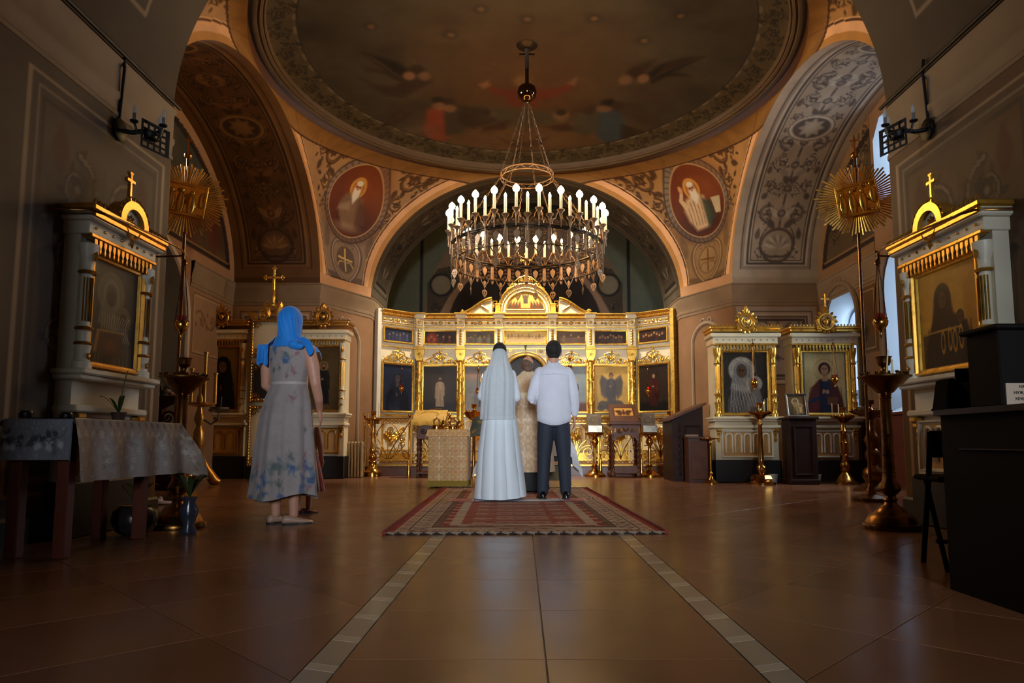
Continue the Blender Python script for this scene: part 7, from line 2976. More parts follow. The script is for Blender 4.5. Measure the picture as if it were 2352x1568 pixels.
rounded(sh, [(-.155, -.005, 1.425), (-.205, -.012, 1.32), (-.248, -.03, 1.17), (-.21, .08, 1.11), (-.15, .175, 1.105)], [.066, .064, .058, .052, .042], 14)
rounded(sh, [(-.26, -.035, 1.13), (-.25, -.04, 1.09)], [.05, .03], 10)
shirt = remesh('shirt', sh, .0085, SHIRT, g, 4)
q = MB()
rows = []
for k in range(33):
    a = 2 * PI * k / 32
    zz = .855 - .055 * abs(math.sin(a)) ** 2 + .02
    rows.append([(1.0 * .195 * math.cos(a), -.01 + .133 * math.sin(a), .96), (.197 * math.cos(a), -.01 + .136 * math.sin(a), .91), (.196 * math.cos(a), -.01 + .138 * math.sin(a), zz), (.19 * math.cos(a), -.01 + .134 * math.sin(a), zz - .002)])
q.grid(rows)
q.build('shirt_tail', SHIRT, shirt, 180)
q = MB()
q.tube([(.2 * math.cos(a) * .93, -.008 + .126 * math.sin(a) * 1.02, 1.40 - .02 * abs(math.cos(a))) for a in np.linspace(PI + .35, 2 * PI - .35, 16)], .0022, 5)
q.build('yoke_seam', SHIRT, shirt, 180)
q = MB()
loft(q, [(.80, 0, 0, .165, .112), (.90, 0, 0, .172, .12), (1.0, 0, 0, .16, .11)], 24)
for sg in (-1, 1):
    rounded(q, [(sg * .085, -.004, .82), (sg * .098, 0, .66), (sg * .112, .004, .46), (sg * .122, -.008, .26), (sg * .13, -.008, .075)], [.102, .094, .077, .071, .063], 16)
remesh('trousers', q, .009, TROUS, g, 4)
shoe(g, -.135, -.03, .12, LEATH, .29, name='shoe')
shoe(g, .13, -.03, -.1, LEATH, .29, name='shoe')

# ---------------------------------------------------------------- the bride
SATIN = mat('white_satin', (0.88, 0.91, 0.93), .5, noise=.03, nscale=6, sheen=.3)
VEIL = mat('tulle', (0.90, 0.92, 0.93), .8, alpha=.52, noise=.05, nscale=20)
SHEER = mat('white_chiffon', (0.88, 0.90, 0.92), .75, noise=.05, nscale=20, bump=.3, bscale=12)
bd = thing('person', 'bride in a long white gown and veil standing with her back turned', 'person', (xpx(1147, 1146, 7.85), 7.82, RUGZ), 0)
b_ = MB()
headgeo(b_, 1.525, 0, .95)
loft(b_, [(.9, 0, 0, .15, .1), (1.05, 0, 0, .12, .085), (1.15, 0, 0, .115, .08), (1.3, 0, 0, .145, .09), (1.4, 0, 0, .145, .08), (1.47, 0, -.005, .07, .055)], 18)
rounded(b_, [(.13, 0, 1.4), (.175, .0, 1.15), (.12, .17, 1.06)], [.04, .034, .024])
rounded(b_, [(-.13, 0, 1.4), (-.185, -.01, 1.16), (-.17, .17, 1.14)], [.04, .034, .024])
hand(b_, (.12, .175, 1.06), (-.7, .6, .1), (0, .2, 1), (-.3, .6, -.3), .8, .17)
hand(b_, (-.17, .18, 1.14), (.2, .8, .5), (.8, .1, .3), (.6, .2, -.3), 1.1, .17)
for sg in (-1, 1):
    rounded(b_, [(sg * .075, 0, .92), (sg * .07, .01, .5), (sg * .06, 0, .1)], [.08, .05, .032])
remesh('body', b_, .0085, SKIN, bd, 3)
eyes(bd, 1.525, 0, .95)
q = MB()
q.ball((0, -.02, 1.672), (.080, .1, .098), 20, 14)
q.ball((0, -.075, 1.70), (.06, .05, .055), 16, 10)
q.ball((0, -.09, 1.62), (.058, .035, .05), 14, 8)
remesh('hair', q, .009, HAIRD, bd, 2)


def gfold(A_, F2):
    amt = np.clip((F2 - .1) / .5, 0, 1)
    back = np.clip(-np.sin(A_), 0, 1) * .8 + .3
    return 1 + amt * back * .095 * (np.abs(np.sin(A_ * 5.5 + .6)) ** .6 - .45) + amt * .01 * np.sin(A_ * 3 + 4 * F2)


P, A_, F2 = grid_loft([(1.10, 0, 0, .128, .098), (1.0, 0, -.003, .15, .115), (.92, 0, -.006, .19, .145), (.75, 0, -.01, .215, .175), (.5, 0, -.02, .245, .22), (.25, .01, -.03, .27, .265), (.06, .015, -.04, .288, .30), (.012, .016, -.04, .29, .305)], 220, gfold)
hem = np.clip((F2 - .9) / .1, 0, 1)
P[..., 2] += hem * (.028 * np.clip(np.cos(A_ - .2), 0, 1))
C_ = np.empty(P.shape)
C_[:] = (0.88, 0.91, 0.93)
painted('gown_skirt', P, C_, SATIN, bd, closed_u=True)
q = MB()
loft(q, [(1.04, 0, 0, .135, .1), (1.15, 0, 0, .128, .094), (1.3, 0, -.003, .16, .105), (1.4, 0, -.005, .158, .095), (1.46, 0, -.008, .1, .07), (1.49, 0, -.008, .065, .058)], 22)
rounded(q, [(.135, -.002, 1.405), (.165, -.005, 1.28), (.185, -.005, 1.14), (.15, .09, 1.08), (.12, .155, 1.065)], [.052, .056, .064, .05, .03], 14)
rounded(q, [(-.135, -.002, 1.405), (-.17, -.01, 1.28), (-.195, -.015, 1.15), (-.18, .08, 1.13), (-.17, .155, 1.14)], [.052, .056, .064, .05, .03], 14)
remesh('gown_bodice', q, .009, SHEER, bd, 4)


def vfold(A_, F2):
    return 1 + np.clip(F2 * 1.6, 0, 1) * (.035 * np.sin(A_ * 9 + 1) + .025 * np.sin(A_ * 17 + 2.2 + 2 * F2))


for rr, nm, zb_ in ((1.0, 'veil', .885), (.93, 'veil_underlayer', .93)):
    P, A_, F2 = grid_loft([(1.69, 0, -.085, .04 * rr, .03), (1.645, 0, -.085, .082 * rr, .06), (1.55, 0, -.07, .105 * rr, .10), (1.45, -.008, -.055, .15 * rr, .125), (1.35, -.012, -.05, .185 * rr, .135), (1.1, -.018, -.05, .195 * rr, .15), (zb_, -.02, -.055, .20 * rr, .165)], 160, vfold)
    # keep the back half only: the veil is open in front
    sel = (np.sin(A_[:, 0]) < .30)
    order = np.r_[np.where(A_[:, 0] > PI * .9)[0], np.where(A_[:, 0] < PI * .1)[0]]
    order = [i for i in range(160) if A_[i, 0] > PI - .3 or A_[i, 0] < .3]
    order = sorted(order, key=lambda i: (A_[i, 0] + PI) % (2 * PI))
    Pv = P[order]
    Cc = np.empty(Pv.shape)
    Cc[:] = (0.9, 0.92, 0.93)
    painted(nm, Pv, Cc, VEIL, bd)
shoe(bd, -.06, -.02, .05, mat('white_shoe', (0.82, 0.82, 0.80), .4), .23, name='shoe', w=.036, h=.07)
shoe(bd, .06, -.02, -.05, mat('white_shoe', (0.82, 0.82, 0.80), .4), .23, name='shoe', w=.036, h=.07)
# wedding candle in her left hand
wc = thing('wedding_candle', 'lit wedding candle held up beside the bride', 'candle', (xpx(1110, 870, 8.05) - .005, 8.03, 1.12))
q = MB()
q.lathe([(.011, 0), (.010, .27)], 10)
q.build('wax_candle', WAX, wc, 60)
q = MB()
q.lathe([(.0, .268), (.010, .28), (.012, .29), (.006, .31), (.0, .33)], 10)
q.build('flame', mat('candle_flame', (1, .7, .4), .5, emit=(1, 0.62, 0.3), estr=20), wc, 180)
q = MB()
q.lathe([(.02, .05), (.045, .08), (.04, .02), (.015, -.01)], 12, lobes=6, lamp=.1)
q.build('napkin', SHEER, wc, 60)

# ---------------------------------------------------------------- the priest


def cross(cv, x, y, r, col, a=.9):
    for w_, c_ in ((.62, col), (.30, None)):
        if c_ is None:
            continue
        for (x0, y0, x1, y1) in ((x - r * .22, y - r, x + r * .22, y + r), (x - r, y - r * .22, x + r, y + r * .22)):
            cv.rect(x0, y0, x1, y1, c_, a, r * .08)
    for (x0, y0, x1, y1) in ((x - r * .09, y - r * .85, x + r * .09, y + r * .85), (x - r * .85, y - r * .09, x + r * .85, y + r * .09)):
        cv.rect(x0, y0, x1, y1, (0.72, 0.58, 0.40), a, r * .06)


def brocade(U, V, base, light, step=.155, r=.058):
    cv = Canvas(U, V, base)
    n0, n1 = int(U.min() / step) - 1, int(U.max() / step) + 2
    m0, m1 = int(V.min() / step) - 1, int(V.max() / step) + 2
    for i in range(n0, n1):
        for j in range(m0, m1):
            cross(cv, i * step, j * step, r, light)
            cv.ring((i + .5) * step, (j + .5) * step, r * .75, r * .2, light, .6)
    cv.C *= (0.93 + .14 * fbm(U * 30, V * 30, 6, 2))[..., None]
    return cv


pr = thing('person', 'priest in a cream brocade cape standing between the couple', 'person', (xpx(1212, 1130, 9.0), 9.0, .013), .15)
b_ = MB()
headgeo(b_, 1.53, .0, 1.0)
loft(b_, [(.85, 0, 0, .16, .12), (1.1, 0, .02, .18, .14), (1.3, 0, 0, .18, .12), (1.42, 0, 0, .17, .1), (1.5, 0, -.005, .08, .06)], 18)
for sg in (-1, 1):
    rounded(b_, [(sg * .18, 0, 1.4), (sg * .25, .02, 1.15), (sg * .12, .24, 1.12)], [.05, .042, .028])
    hand(b_, (sg * .12, .245, 1.12), (-sg * .5, .8, .1), (0, .2, 1), (-sg * .4, .4, -.3), .8)
    rounded(b_, [(sg * .09, 0, .86), (sg * .1, .01, .48), (sg * .1, -.01, .07)], [.09, .058, .04])
remesh('body', b_, .0095, SKIN, pr, 3)
eyes(pr, 1.53)
q = MB()
q.ball((-.012, -.035, 1.655), (.078, .082, .075), 18, 12)
q.ball((0, -.075, 1.59), (.062, .03, .05), 14, 8)
for sg in (-1, 1):
    q.ball((sg * .07, -.02, 1.63), (.016, .05, .045), 10, 8)
q.ball((0, .075, 1.55), (.05, .03, .06), 12, 8)
remesh('hair', q, .009, mat('greying_brown_hair', (0.42, 0.31, 0.23), .6, noise=.4, nscale=40, bump=.5, bscale=70), pr, 2)


def cfold(A_, F2):
    return 1 + np.clip(F2 - .3, 0, 1) * .06 * np.sin(A_ * 6 + 1)


P, A_, F2 = grid_loft([(1.56, 0, -.01, .075, .075), (1.52, 0, -.01, .11, .09), (1.45, 0, -.005, .20, .13), (1.3, 0, .0, .265, .18), (1.1, 0, .0, .285, .215), (.8, 0, -.01, .30, .24), (.5, 0, -.02, .325, .27), (.26, 0, -.03, .35, .29)], 230, cfold)
cv = brocade(A_ * .27, P[..., 2], (0.76, 0.62, 0.47), (0.90, 0.82, 0.70))
cv.put((P[..., 2] > 1.28) * .55, (0.88, 0.78, 0.64))
cv.ell(1.5 * PI * .27, 1.34, .12, .1, (0.62, 0.42, 0.26), .4, .8)
cv.put((np.abs(P[..., 2] - 1.24) < .03) * .8, (0.86, 0.78, 0.62))
painted('brocade_cape', P, cv.C, mat('brocade_silk', (1, 1, 1), .5, attr=True, noise=.08, nscale=30, sheen=.2), pr, closed_u=True)
P, A_, F2 = grid_loft([(.5, 0, -.02, .22, .19), (.2, 0, -.03, .26, .24), (.03, 0, -.03, .275, .25)], 60, cfold)
C_ = np.full(P.shape, .04)
painted('cassock', P, C_, mat('black_cassock', (0.03, 0.03, 0.03), .7, attr=False), pr, closed_u=True)
shoe(pr, -.09, -.02, .05, LEATH, .29, name='shoe')
shoe(pr, .09, -.02, -.05, LEATH, .29, name='shoe')

# ---------------------------------------------------------------- the woman in the blue scarf
SCARF = mat('blue_scarf', (0.03, 0.50, 0.86), .7, noise=.12, nscale=8, bump=.35, bscale=10, sheen=.3)
wm = thing('person', 'woman in a floral dress and bright blue headscarf watching from the side', 'person', (xpx(652, 1200, 5.6), 5.62, 0), -.22)
b_ = MB()
headgeo(b_, 1.50, 0, 1.0)
loft(b_, [(.9, 0, 0, .17, .12), (1.05, 0, 0, .14, .105), (1.15, 0, 0, .135, .1), (1.3, 0, 0, .16, .105), (1.4, 0, 0, .165, .095), (1.46, 0, -.005, .09, .065)], 20)
rounded(b_, [(.172, -.002, 1.395), (.212, .0, 1.26), (.232, .01, 1.12), (.225, .08, 1.0), (.19, .16, .92)], [.054, .052, .042, .037, .027], 12)
rounded(b_, [(-.172, -.002, 1.395), (-.21, .0, 1.26), (-.225, .02, 1.12), (-.16, .14, 1.02), (-.08, .2, 1.0)], [.054, .052, .042, .037, .027], 12)
hand(b_, (.19, .165, .915), (-.05, .35, -.9), (-.3, .8, .2), (-.9, -.1, 0), .35, .18)
hand(b_, (-.075, .205, 1.0), (.8, .5, .0), (0, .2, 1), (.2, -.5, -.3), .6, .18)
for sg in (-1, 1):
    rounded(b_, [(sg * .09, 0, .9), (sg * .085, .01, .48), (sg * .082, -.012, .28), (sg * .08, -.005, .07)], [.095, .06, .05, .036], 12)
remesh('body', b_, .0085, SKIN, wm, 3)
eyes(wm, 1.5)


def sfold(A_, F2):
    amt = np.clip(F2 * 1.5, 0, 1)
    return 1 + amt * (.045 * np.sin(A_ * 7 + .5) + .03 * np.sin(A_ * 12 + 2)) * (1.0 + .4 * F2)


DRESS = (0.60, 0.545, 0.53)


def floral(cv, umax, spots, seed):
    rg = random.Random(seed)
    for (u, v, r_, kind) in spots:
        cols = {'b': ((0.26, 0.36, 0.52), (0.38, 0.45, 0.56), (0.20, 0.28, 0.42)), 'p': ((0.56, 0.38, 0.40), (0.68, 0.52, 0.52), (0.46, 0.30, 0.34)), 'g': ((0.34, 0.38, 0.36), (0.42, 0.45, 0.42), (0.28, 0.32, 0.31))}[kind]
        for k in range(9):
            a = rg.uniform(0, 6.28)
            leaf(cv, u + r_ * .45 * math.cos(a), v + r_ * .45 * math.sin(a), rg.uniform(0, 6.28), r_ * .9, r_ * .28, cols[k % 3], .55)
        cv.ell(u, v, r_ * .5, r_ * .45, cols[0], .4, .8)
        cv.ring(u, v, r_ * .3, r_ * .12, cols[2], .7)
        for k in range(4):
            a = rg.uniform(0, 6.28)
            leaf(cv, u + r_ * math.cos(a), v + r_ * math.sin(a), a, r_ * .8, r_ * .13, (0.36, 0.40, 0.38), .5)


P, A_, F2 = grid_loft([(1.13, 0, 0, .15, .115), (1.09, 0, 0, .158, .122), (1.0, 0, -.01, .185, .15), (.85, 0, -.02, .205, .185), (.6, 0, -.02, .228, .21), (.4, .0, -.02, .245, .225), (.2, .0, -.02, .262, .24)], 300, sfold)
P[..., 2] += np.clip((F2 - .85) / .15, 0, 1) * (.03 * np.cos(A_ + .6) - .02 * np.sin(A_ * 3))
umap = A_ * .22
cv = Canvas(umap, P[..., 2], DRESS)
rg = random.Random(5)
sp = []
for k in range(70):
    v = .2 + abs(rg.gauss(0, .22))
    sp.append((rg.uniform(0, 1.38), v, rg.uniform(.018, .05) * (1.15 if v < .5 else .7), rg.choice('bbbppg')))
floral(cv, 1.38, sp, 2)
cv.C *= (0.95 + .1 * fbm(umap * 20, P[..., 2] * 20, 4, 2))[..., None]
FABR = mat('floral_viscose', (1, 1, 1), .75, attr=True, noise=.05, nscale=40, sheen=.2)
painted('dress_skirt', P, cv.C, FABR, wm, closed_u=True)
P, A_, F2 = grid_loft([(1.46, 0, -.012, .115, .075), (1.43, 0, -.008, .165, .1), (1.38, 0, -.002, .178, .112), (1.28, 0, 0, .175, .115), (1.2, 0, 0, .158, .11), (1.12, 0, 0, .148, .113)], 240, lambda A_, F2: 1 + .008 * np.sin(A_ * 11))
umap = A_ * .18
cv = Canvas(umap, P[..., 2], DRESS)
sp = [(1.5 * PI * .18 + d_, v, r_, k_) for d_, v, r_, k_ in ((-.09, 1.40, .04, 'b'), (.03, 1.36, .03, 'g'), (.03, 1.30, .045, 'b'), (.1, 1.22, .035, 'p'), (-.1, 1.22, .03, 'g'), (.05, 1.18, .03, 'p'), (-.03, 1.25, .02, 'g'), (.12, 1.36, .03, 'p'), (-.14, 1.32, .03, 'b'))]
floral(cv, 1.1, sp, 4)
painted('dress_bodice', P, cv.C, FABR, wm, closed_u=True)
q = MB()
q.lathe([(1, -.011), (1.01, 0), (1, .011)], 40, cap=False)
q.v = [(x * .156, y * .12, z + 1.125) for x, y, z in q.v]
q.build('belt', mat('dress_belt', (0.72, 0.66, 0.64), .6), wm, 60)
# scarf: hood over the head, two flying ends over the shoulders
q = MB()
q.ball((0, -.012, 1.648), (.096, .118, .122), 24, 16)
loft(q, [(1.42, 0, -.04, .135, .088), (1.47, 0, -.035, .118, .088), (1.53, 0, -.02, .097, .094), (1.6, 0, -.012, .094, .108), (1.66, 0, -.012, .09, .11)], 24)
for k in range(6):
    a0_ = -PI / 2 - .9 + k * .36
    pts = []
    for i in range(9):
        f = i / 8
        a = a0_ + (1.0 - .15 * k) * f
        zz = 1.735 - .30 * f
        rr = 1.0 + .04 * f
        hh = max(0.0, 1 - ((zz - 1.648) / .122) ** 2) ** .5 if zz > 1.648 else 1.0
        pts.append((.092 * rr * hh * math.cos(a), -.014 + (.116 * hh - .012 * f) * math.sin(a), zz))
    q.tube(pts, [.004 + .010 * math.sin(PI * i / 8) for i in range(9)], 7)
sc = remesh('headscarf', q, .007, SCARF, wm, 2)
for sx, pts in ((-1, [(-.10, 1.47), (-.15, 1.45), (-.185, 1.40), (-.21, 1.33)]), (1, [(.08, 1.45), (.13, 1.45), (.19, 1.42), (.235, 1.36)])):
    rows = []
    for i in range(15):
        f = i / 14
        k = min(2, int(f * 3))
        lf = f * 3 - k
        cx_ = pts[k][0] + (pts[k + 1][0] - pts[k][0]) * lf
        cz_ = pts[k][1] + (pts[k + 1][1] - pts[k][1]) * lf
        row = []
        wdt = .055 + .075 * math.sin(PI * min(1, f * .9 + .1)) if sx > 0 else .075 + .03 * f
        for j in range(13):
            g_ = j / 12
            yy = -.10 + .2 * g_ - .02 * math.sin(g_ * PI)
            zz = cz_ + .05 * math.sin(g_ * PI) + .014 * math.sin(g_ * 14 + f * 3) - (.05 * f if sx < 0 else .02 * f)
            row.append((cx_ + .012 * math.sin(g_ * 11 + f * 5), yy, zz))
        rows.append(row)
    q = MB()
    q.grid(rows)
    q.build('scarf_end', SCARF, sc, 180)
q = MB()
rows = []
for i in range(12):
    f = i / 11
    rows.append([(-.225 + .10 * j / 10 + .01 * math.sin(j * 1.7), -.112 - .012 * math.sin(j * 2.1 + f * 2), 1.44 - (.16 + .02 * math.sin(j)) * f) for j in range(11)])
q.grid(rows)
q.build('scarf_end', SCARF, sc, 180)
q = MB()
q.ball((.085, -.10, 1.435), (.05, .032, .04), 12, 8)
q.ball((.12, -.095, 1.42), (.06, .03, .03), 12, 8)
remesh('scarf_knot', q, .008, SCARF, sc, 2)
BEI = mat('beige_shoe_leather', (0.70, 0.55, 0.46), .45)
shoe(wm, -.085, .0, -.35, BEI, .24, name='shoe', w=.04, h=.075)
shoe(wm, .075, -.03, -.95, BEI, .24, name='shoe', w=.04, h=.075)

# ---------------------------------------------------------------- the child half hidden beside her
ch = thing('person', 'small child in a red and white pleated skirt behind the woman', 'person', (xpx(694, 1170, 6.4), 6.42, 0), -.1)
b_ = MB()
headgeo(b_, .84, 0, .85)
loft(b_, [(.45, 0, 0, .11, .08), (.6, 0, 0, .1, .075), (.75, 0, 0, .115, .075), (.8, 0, 0, .06, .05)], 16)
for sg in (-1, 1):
    rounded(b_, [(sg * .115, 0, .76), (sg * .14, .02, .62), (sg * .13, .08, .5)], [.035, .028, .02])
    hand(b_, (sg * .13, .085, .5), (0, .4, -.8), (-sg * .5, .7, 0), (-sg, 0, 0), .4, .12)
    rounded(b_, [(sg * .055, 0, .46), (sg * .055, .005, .26), (sg * .055, 0, .05)], [.055, .038, .027])
remesh('body', b_, .008, SKIN, ch, 3)
eyes(ch, .84, 0, .85)
q = MB()
q.ball((0, -.02, .955), (.072, .088, .09), 16, 12)
remesh('hair', q, .009, HAIRD, ch, 2)
P, A_, F2 = grid_loft([(.58, 0, 0, .11, .085), (.5, 0, 0, .13, .11), (.34, 0, -.01, .17, .15), (.2, 0, -.01, .195, .175)], 240, lambda A_, F2: 1 + .05 * F2 * np.sin(A_ * 26))
C_ = np.empty(P.shape)
st = (np.sin(A_ * 13) > .25)[..., None]
C_[:] = np.where(st, (0.78, 0.74, 0.72), (0.74, 0.26, 0.16))
painted('pleated_skirt', P, C_, FABR, ch, closed_u=True)
q = MB()
loft(q, [(.55, 0, 0, .118, .09), (.66, 0, 0, .11, .085), (.76, 0, 0, .125, .085), (.8, 0, 0, .075, .06)], 20)
remesh('blouse', q, .009, mat('white_blouse', (0.78, 0.74, 0.72), .7), ch, 2)
SAN = mat('dark_red_sandal', (0.35, 0.08, 0.07), .45)
shoe(ch, -.055, .0, -.5, SAN, .17, name='sandal', w=.032, h=.05)
shoe(ch, .055, -.01, -.7, SAN, .17, name='sandal', w=.032, h=.05)


# ================================================================== rug and towel under the couple
rgx, rgy = (xpx(1213, 1228, 4.95) + xpx(1180, 1122, 9.75)) / 2, 7.35
RW, RL = 1.98, 4.75
rug = thing('rug', 'worn red and beige oriental runner rug in the middle of the floor', 'rug', (rgx, rgy, 0), math.atan2(.13, 4.8))
U, V = flatgrid(RW, RL, .014, None, -RL / 2)
cv = Canvas(U, V, (0.64, 0.36, 0.30))
BE, RD, DK2 = (0.76, 0.67, 0.57), (0.62, 0.29, 0.24), (0.34, 0.24, 0.20)
e = np.minimum(RW / 2 - np.abs(U), RL / 2 - np.abs(V))
for lo_, hi_, c_ in ((0, .05, RD), (.05, .13, BE), (.13, .145, DK2), (.145, .29, BE), (.29, .305, DK2), (.305, .36, (0.55, 0.42, 0.34)), (.36, .42, RD), (.42, .50, BE)):
    cv.put(((e >= lo_) & (e < hi_)) * 1.0, c_)
per = np.where(RW / 2 - np.abs(U) < RL / 2 - np.abs(V), V, U)
cv.put(((e > .065) & (e < .12) & (np.sin(per * 140) > 0)) * .6, RD)
cv.put(((e > .31) & (e < .36) & (np.sin(per * 220) > 0)) * .6, DK2)
cv.put(((e > .36) & (e < .42) & (np.sin(per * 24) > .5)) * .8, BE)
for k in range(-13, 14):
    for sx in (-1, 1):
        cv.ring(sx * (RW / 2 - .217), k * .175, .05, .018, (0.44, 0.24, 0.19), .8)
        leaf(cv, sx * (RW / 2 - .217), k * .175 + .09, 1.2, .08, .02, DK2, .6)
rg = random.Random(3)
for j in range(-6, 7):
    v0_ = j * .36
    cv.rect(-.22, v0_ - .12, .22, v0_ + .12, (0.70, 0.60, 0.51), .75, .02)
    for sx in (-1, 1):
        scroll(cv, sx * .34, v0_, .09, 0, sx, (0.74, 0.63, 0.54), (0.78, 0.68, 0.58), 1.3)
        cv.ring(sx * .34, v0_ + .18, .05, .02, (0.60, 0.48, 0.40), .8)
        leaf(cv, sx * .1, v0_, 0 if sx > 0 else PI, .1, .03, RD, .7)
    cv.ring(0, v0_, .07, .02, RD, .7)
    cv.line([(-.47, v0_ + .18), (.47, v0_ + .18)], .02, (0.64, 0.55, 0.46), .6)
cv.C *= (0.82 + .36 * fbm(U * 3, V * 26, 5, 3))[..., None]
zz = .012 + .0 * U
x0_ = .78
zz = zz + .012 * np.exp(-((U - .86) / .12) ** 2 - ((V - .55) / .07) ** 2)
P = np.stack([U, V, zz], -1)
painted('pile', P, cv.C, mat('rug_pile', (1, 1, 1), .95, attr=True, noise=.15, nscale=60, bump=.4, bscale=160, spec=.1), rug)
for sx in (-1, 1):
    q = MB()
    q.tube([(sx * (RW / 2 + .012), -RL / 2 - .02 + (RL + .04) * k / 40, .012 + (.012 if 22 < k < 26 and sx > 0 else 0)) for k in range(41)], .016, 6)
    q.build('red_binding', mat('red_binding', (0.50, 0.12, 0.09), .9), rug, 60)
for sy in (-1, 1):
    q = MB()
    q.box((0, sy * (RL / 2 + .012), .009), (RW, .03, .018), .005)
    q.build('end_band', mat('rug_end_dark', (0.13, 0.09, 0.08), .95), rug, 0)
    q = MB()
    n_ = 44
    q.tube([(-RW / 2 + RW * k / n_, sy * (RL / 2 + .02 + .012 * (k % 2)), .012 + .006 * (k % 2)) for k in range(n_ + 1)], .005, 5)
    for k in range(22):
        q.tube([(-RW / 2 + RW * (k + .2) / 22, sy * (RL / 2 + .024), .016), (-RW / 2 + RW * (k + .7) / 22, sy * (RL / 2 + .03), .006)], .0075, 5)
    q.build('end_braid', mat('rug_braid', (0.55, 0.46, 0.38), .95), rug, 60)

tw = thing('embroidered_towel', 'white ceremonial towel with red embroidered ends under the couple', 'towel', (xpx(1189, 1150, 7.8), 7.68, .0145), .02)
U, V = flatgrid(1.5, .36, .01, None, -.18)
cv = Canvas(U, V, (0.85, 0.85, 0.88))
for sx in (-1, 1):
    cv.rect(min(sx * .5, sx * .74), -.17, max(sx * .5, sx * .74), .17, (0.80, 0.42, 0.38), .9, .01)
    for k in range(12):
        for j in range(8):
            cv.rect(sx * (.51 + k * .02) - .006, -.16 + j * .042, sx * (.51 + k * .02) + .006, -.14 + j * .042, (0.88, 0.80, 0.80) if (k + j) % 2 else (0.66, 0.16, 0.14), .9, .004)
    cv.line([(sx * .47, -.18), (sx * .47, .18)], .012, (0.74, 0.28, 0.26))
P = np.stack([U, V, .003 * np.sin(U * 9) * np.cos(V * 14) + .003], -1)
painted('cloth', P, cv.C, mat('towel_linen', (1, 1, 1), .85, attr=True, noise=.05), tw)

# ================================================================== brocade table
bt = thing('brocade_table', 'small square table hung with cream brocade and yellow fringe', 'table', (xpx(1030, 1119, 10.0), 10.15, 0), -.03)
w_, d_ = .56, .5
q = MB()
for sx in (-1, 1):
    for sy in (-1, 1):
        q.box((sx * (w_ / 2 - .05), sy * (d_ / 2 - .05), .4), (.04, .04, .8))
        q.build('leg', WOODD, bt, 0)
        q = MB()
q.box((0, 0, .81), (w_ - .02, d_ - .02, .03))
q.build('table_top', WOODD, bt, 0)
per_ = []
for (x0, y0, x1, y1) in ((-w_ / 2, -d_ / 2, w_ / 2, -d_ / 2), (w_ / 2, -d_ / 2, w_ / 2, d_ / 2), (w_ / 2, d_ / 2, -w_ / 2, d_ / 2), (-w_ / 2, d_ / 2, -w_ / 2, -d_ / 2)):
    for k in range(44):
        per_.append((x0 + (x1 - x0) * k / 44, y0 + (y1 - y0) * k / 44))
per_ = np.array(per_)
sarr = np.arange(len(per_)) * (2 * (w_ + d_) / len(per_))
zs_ = np.linspace(.10, .822, 60)
S2, Z2 = np.meshgrid(sarr, zs_, indexing='ij')
P = np.empty(S2.shape + (3,))
wob = 1 + .012 * np.sin(S2 * 20) * (1 - Z2)
P[..., 0] = per_[:, 0][:, None] * wob
P[..., 1] = per_[:, 1][:, None] * wob
P[..., 2] = Z2
cv = brocade(S2, Z2, (0.74, 0.53, 0.27), (0.88, 0.73, 0.48), .15, .055)
BROC = mat('brocade_silk', (1, 1, 1), .5, attr=True)
painted('skirt_cloth', P, cv.C, BROC, bt, closed_u=True)
q = MB()
for k in range(0, len(per_), 1):
    x, y = per_[k]
    q.box((x * 1.005, y * 1.005, .062), (.010, .010, .085))
fr = q.build('fringe', mat('yellow_fringe', (0.62, 0.50, 0.16), .8), bt, 0)
fr['kind'] = 'stuff'
# square top cloth with hanging corners
n_ = 60
U, V = np.meshgrid(np.linspace(-.40, .40, n_), np.linspace(-.36, .36, n_), indexing='ij')
ox = np.maximum(0, np.abs(U) - w_ / 2 - .008)
oy = np.maximum(0, np.abs(V) - d_ / 2 - .008)
P = np.empty(U.shape + (3,))
P[..., 0] = np.sign(U) * (np.minimum(np.abs(U), w_ / 2 + .008) + ox * .18 + oy * (np.abs(U) > w_ / 2 - .02) * .25)
P[..., 1] = np.sign(V) * (np.minimum(np.abs(V), d_ / 2 + .008) + oy * .18 + ox * (np.abs(V) > d_ / 2 - .02) * .25)
P[..., 2] = .835 - ox - oy
cv = brocade(U, V + .08, (0.78, 0.57, 0.30), (0.90, 0.76, 0.52), .16, .055)
painted('top_cloth', P, cv.C, BROC, bt)
# gold vessels on it
tx, ty = bt.location.x, bt.location.y
for dx, dy, l in ((-.1, -.02, 'small gold ewer on the brocade table near the lectern'), (.13, .02, 'small gold ewer on the brocade table near the bride')):
    e_ = thing('ewer', l, 'ewer', (tx + dx, ty + dy, .836), 0, 'gold vessels on the brocade table')
    q = MB()
    q.lathe([(.035, 0), (.03, .01), (.012, .02), (.03, .04), (.042, .06), (.035, .09), (.018, .105), (.028, .12), (.02, .118)], 14)
    q.build('body', BRASS, e_, 50)
    q = MB()
    q.tube([(.04, 0, .06), (.07, 0, .08), (.06, 0, .11), (.025, 0, .115)], .006, 6)
    q.build('handle', BRASS, e_, 60)
    q = MB()
    q.lathe([(.02, .12), (.014, .135), (.004, .145), (.006, .155), (.0, .165)], 10)
    q.tube([(0, 0, .15), (.0, 0, .19)], .004, 5)
    q.build('lid', BRASS, e_, 50)
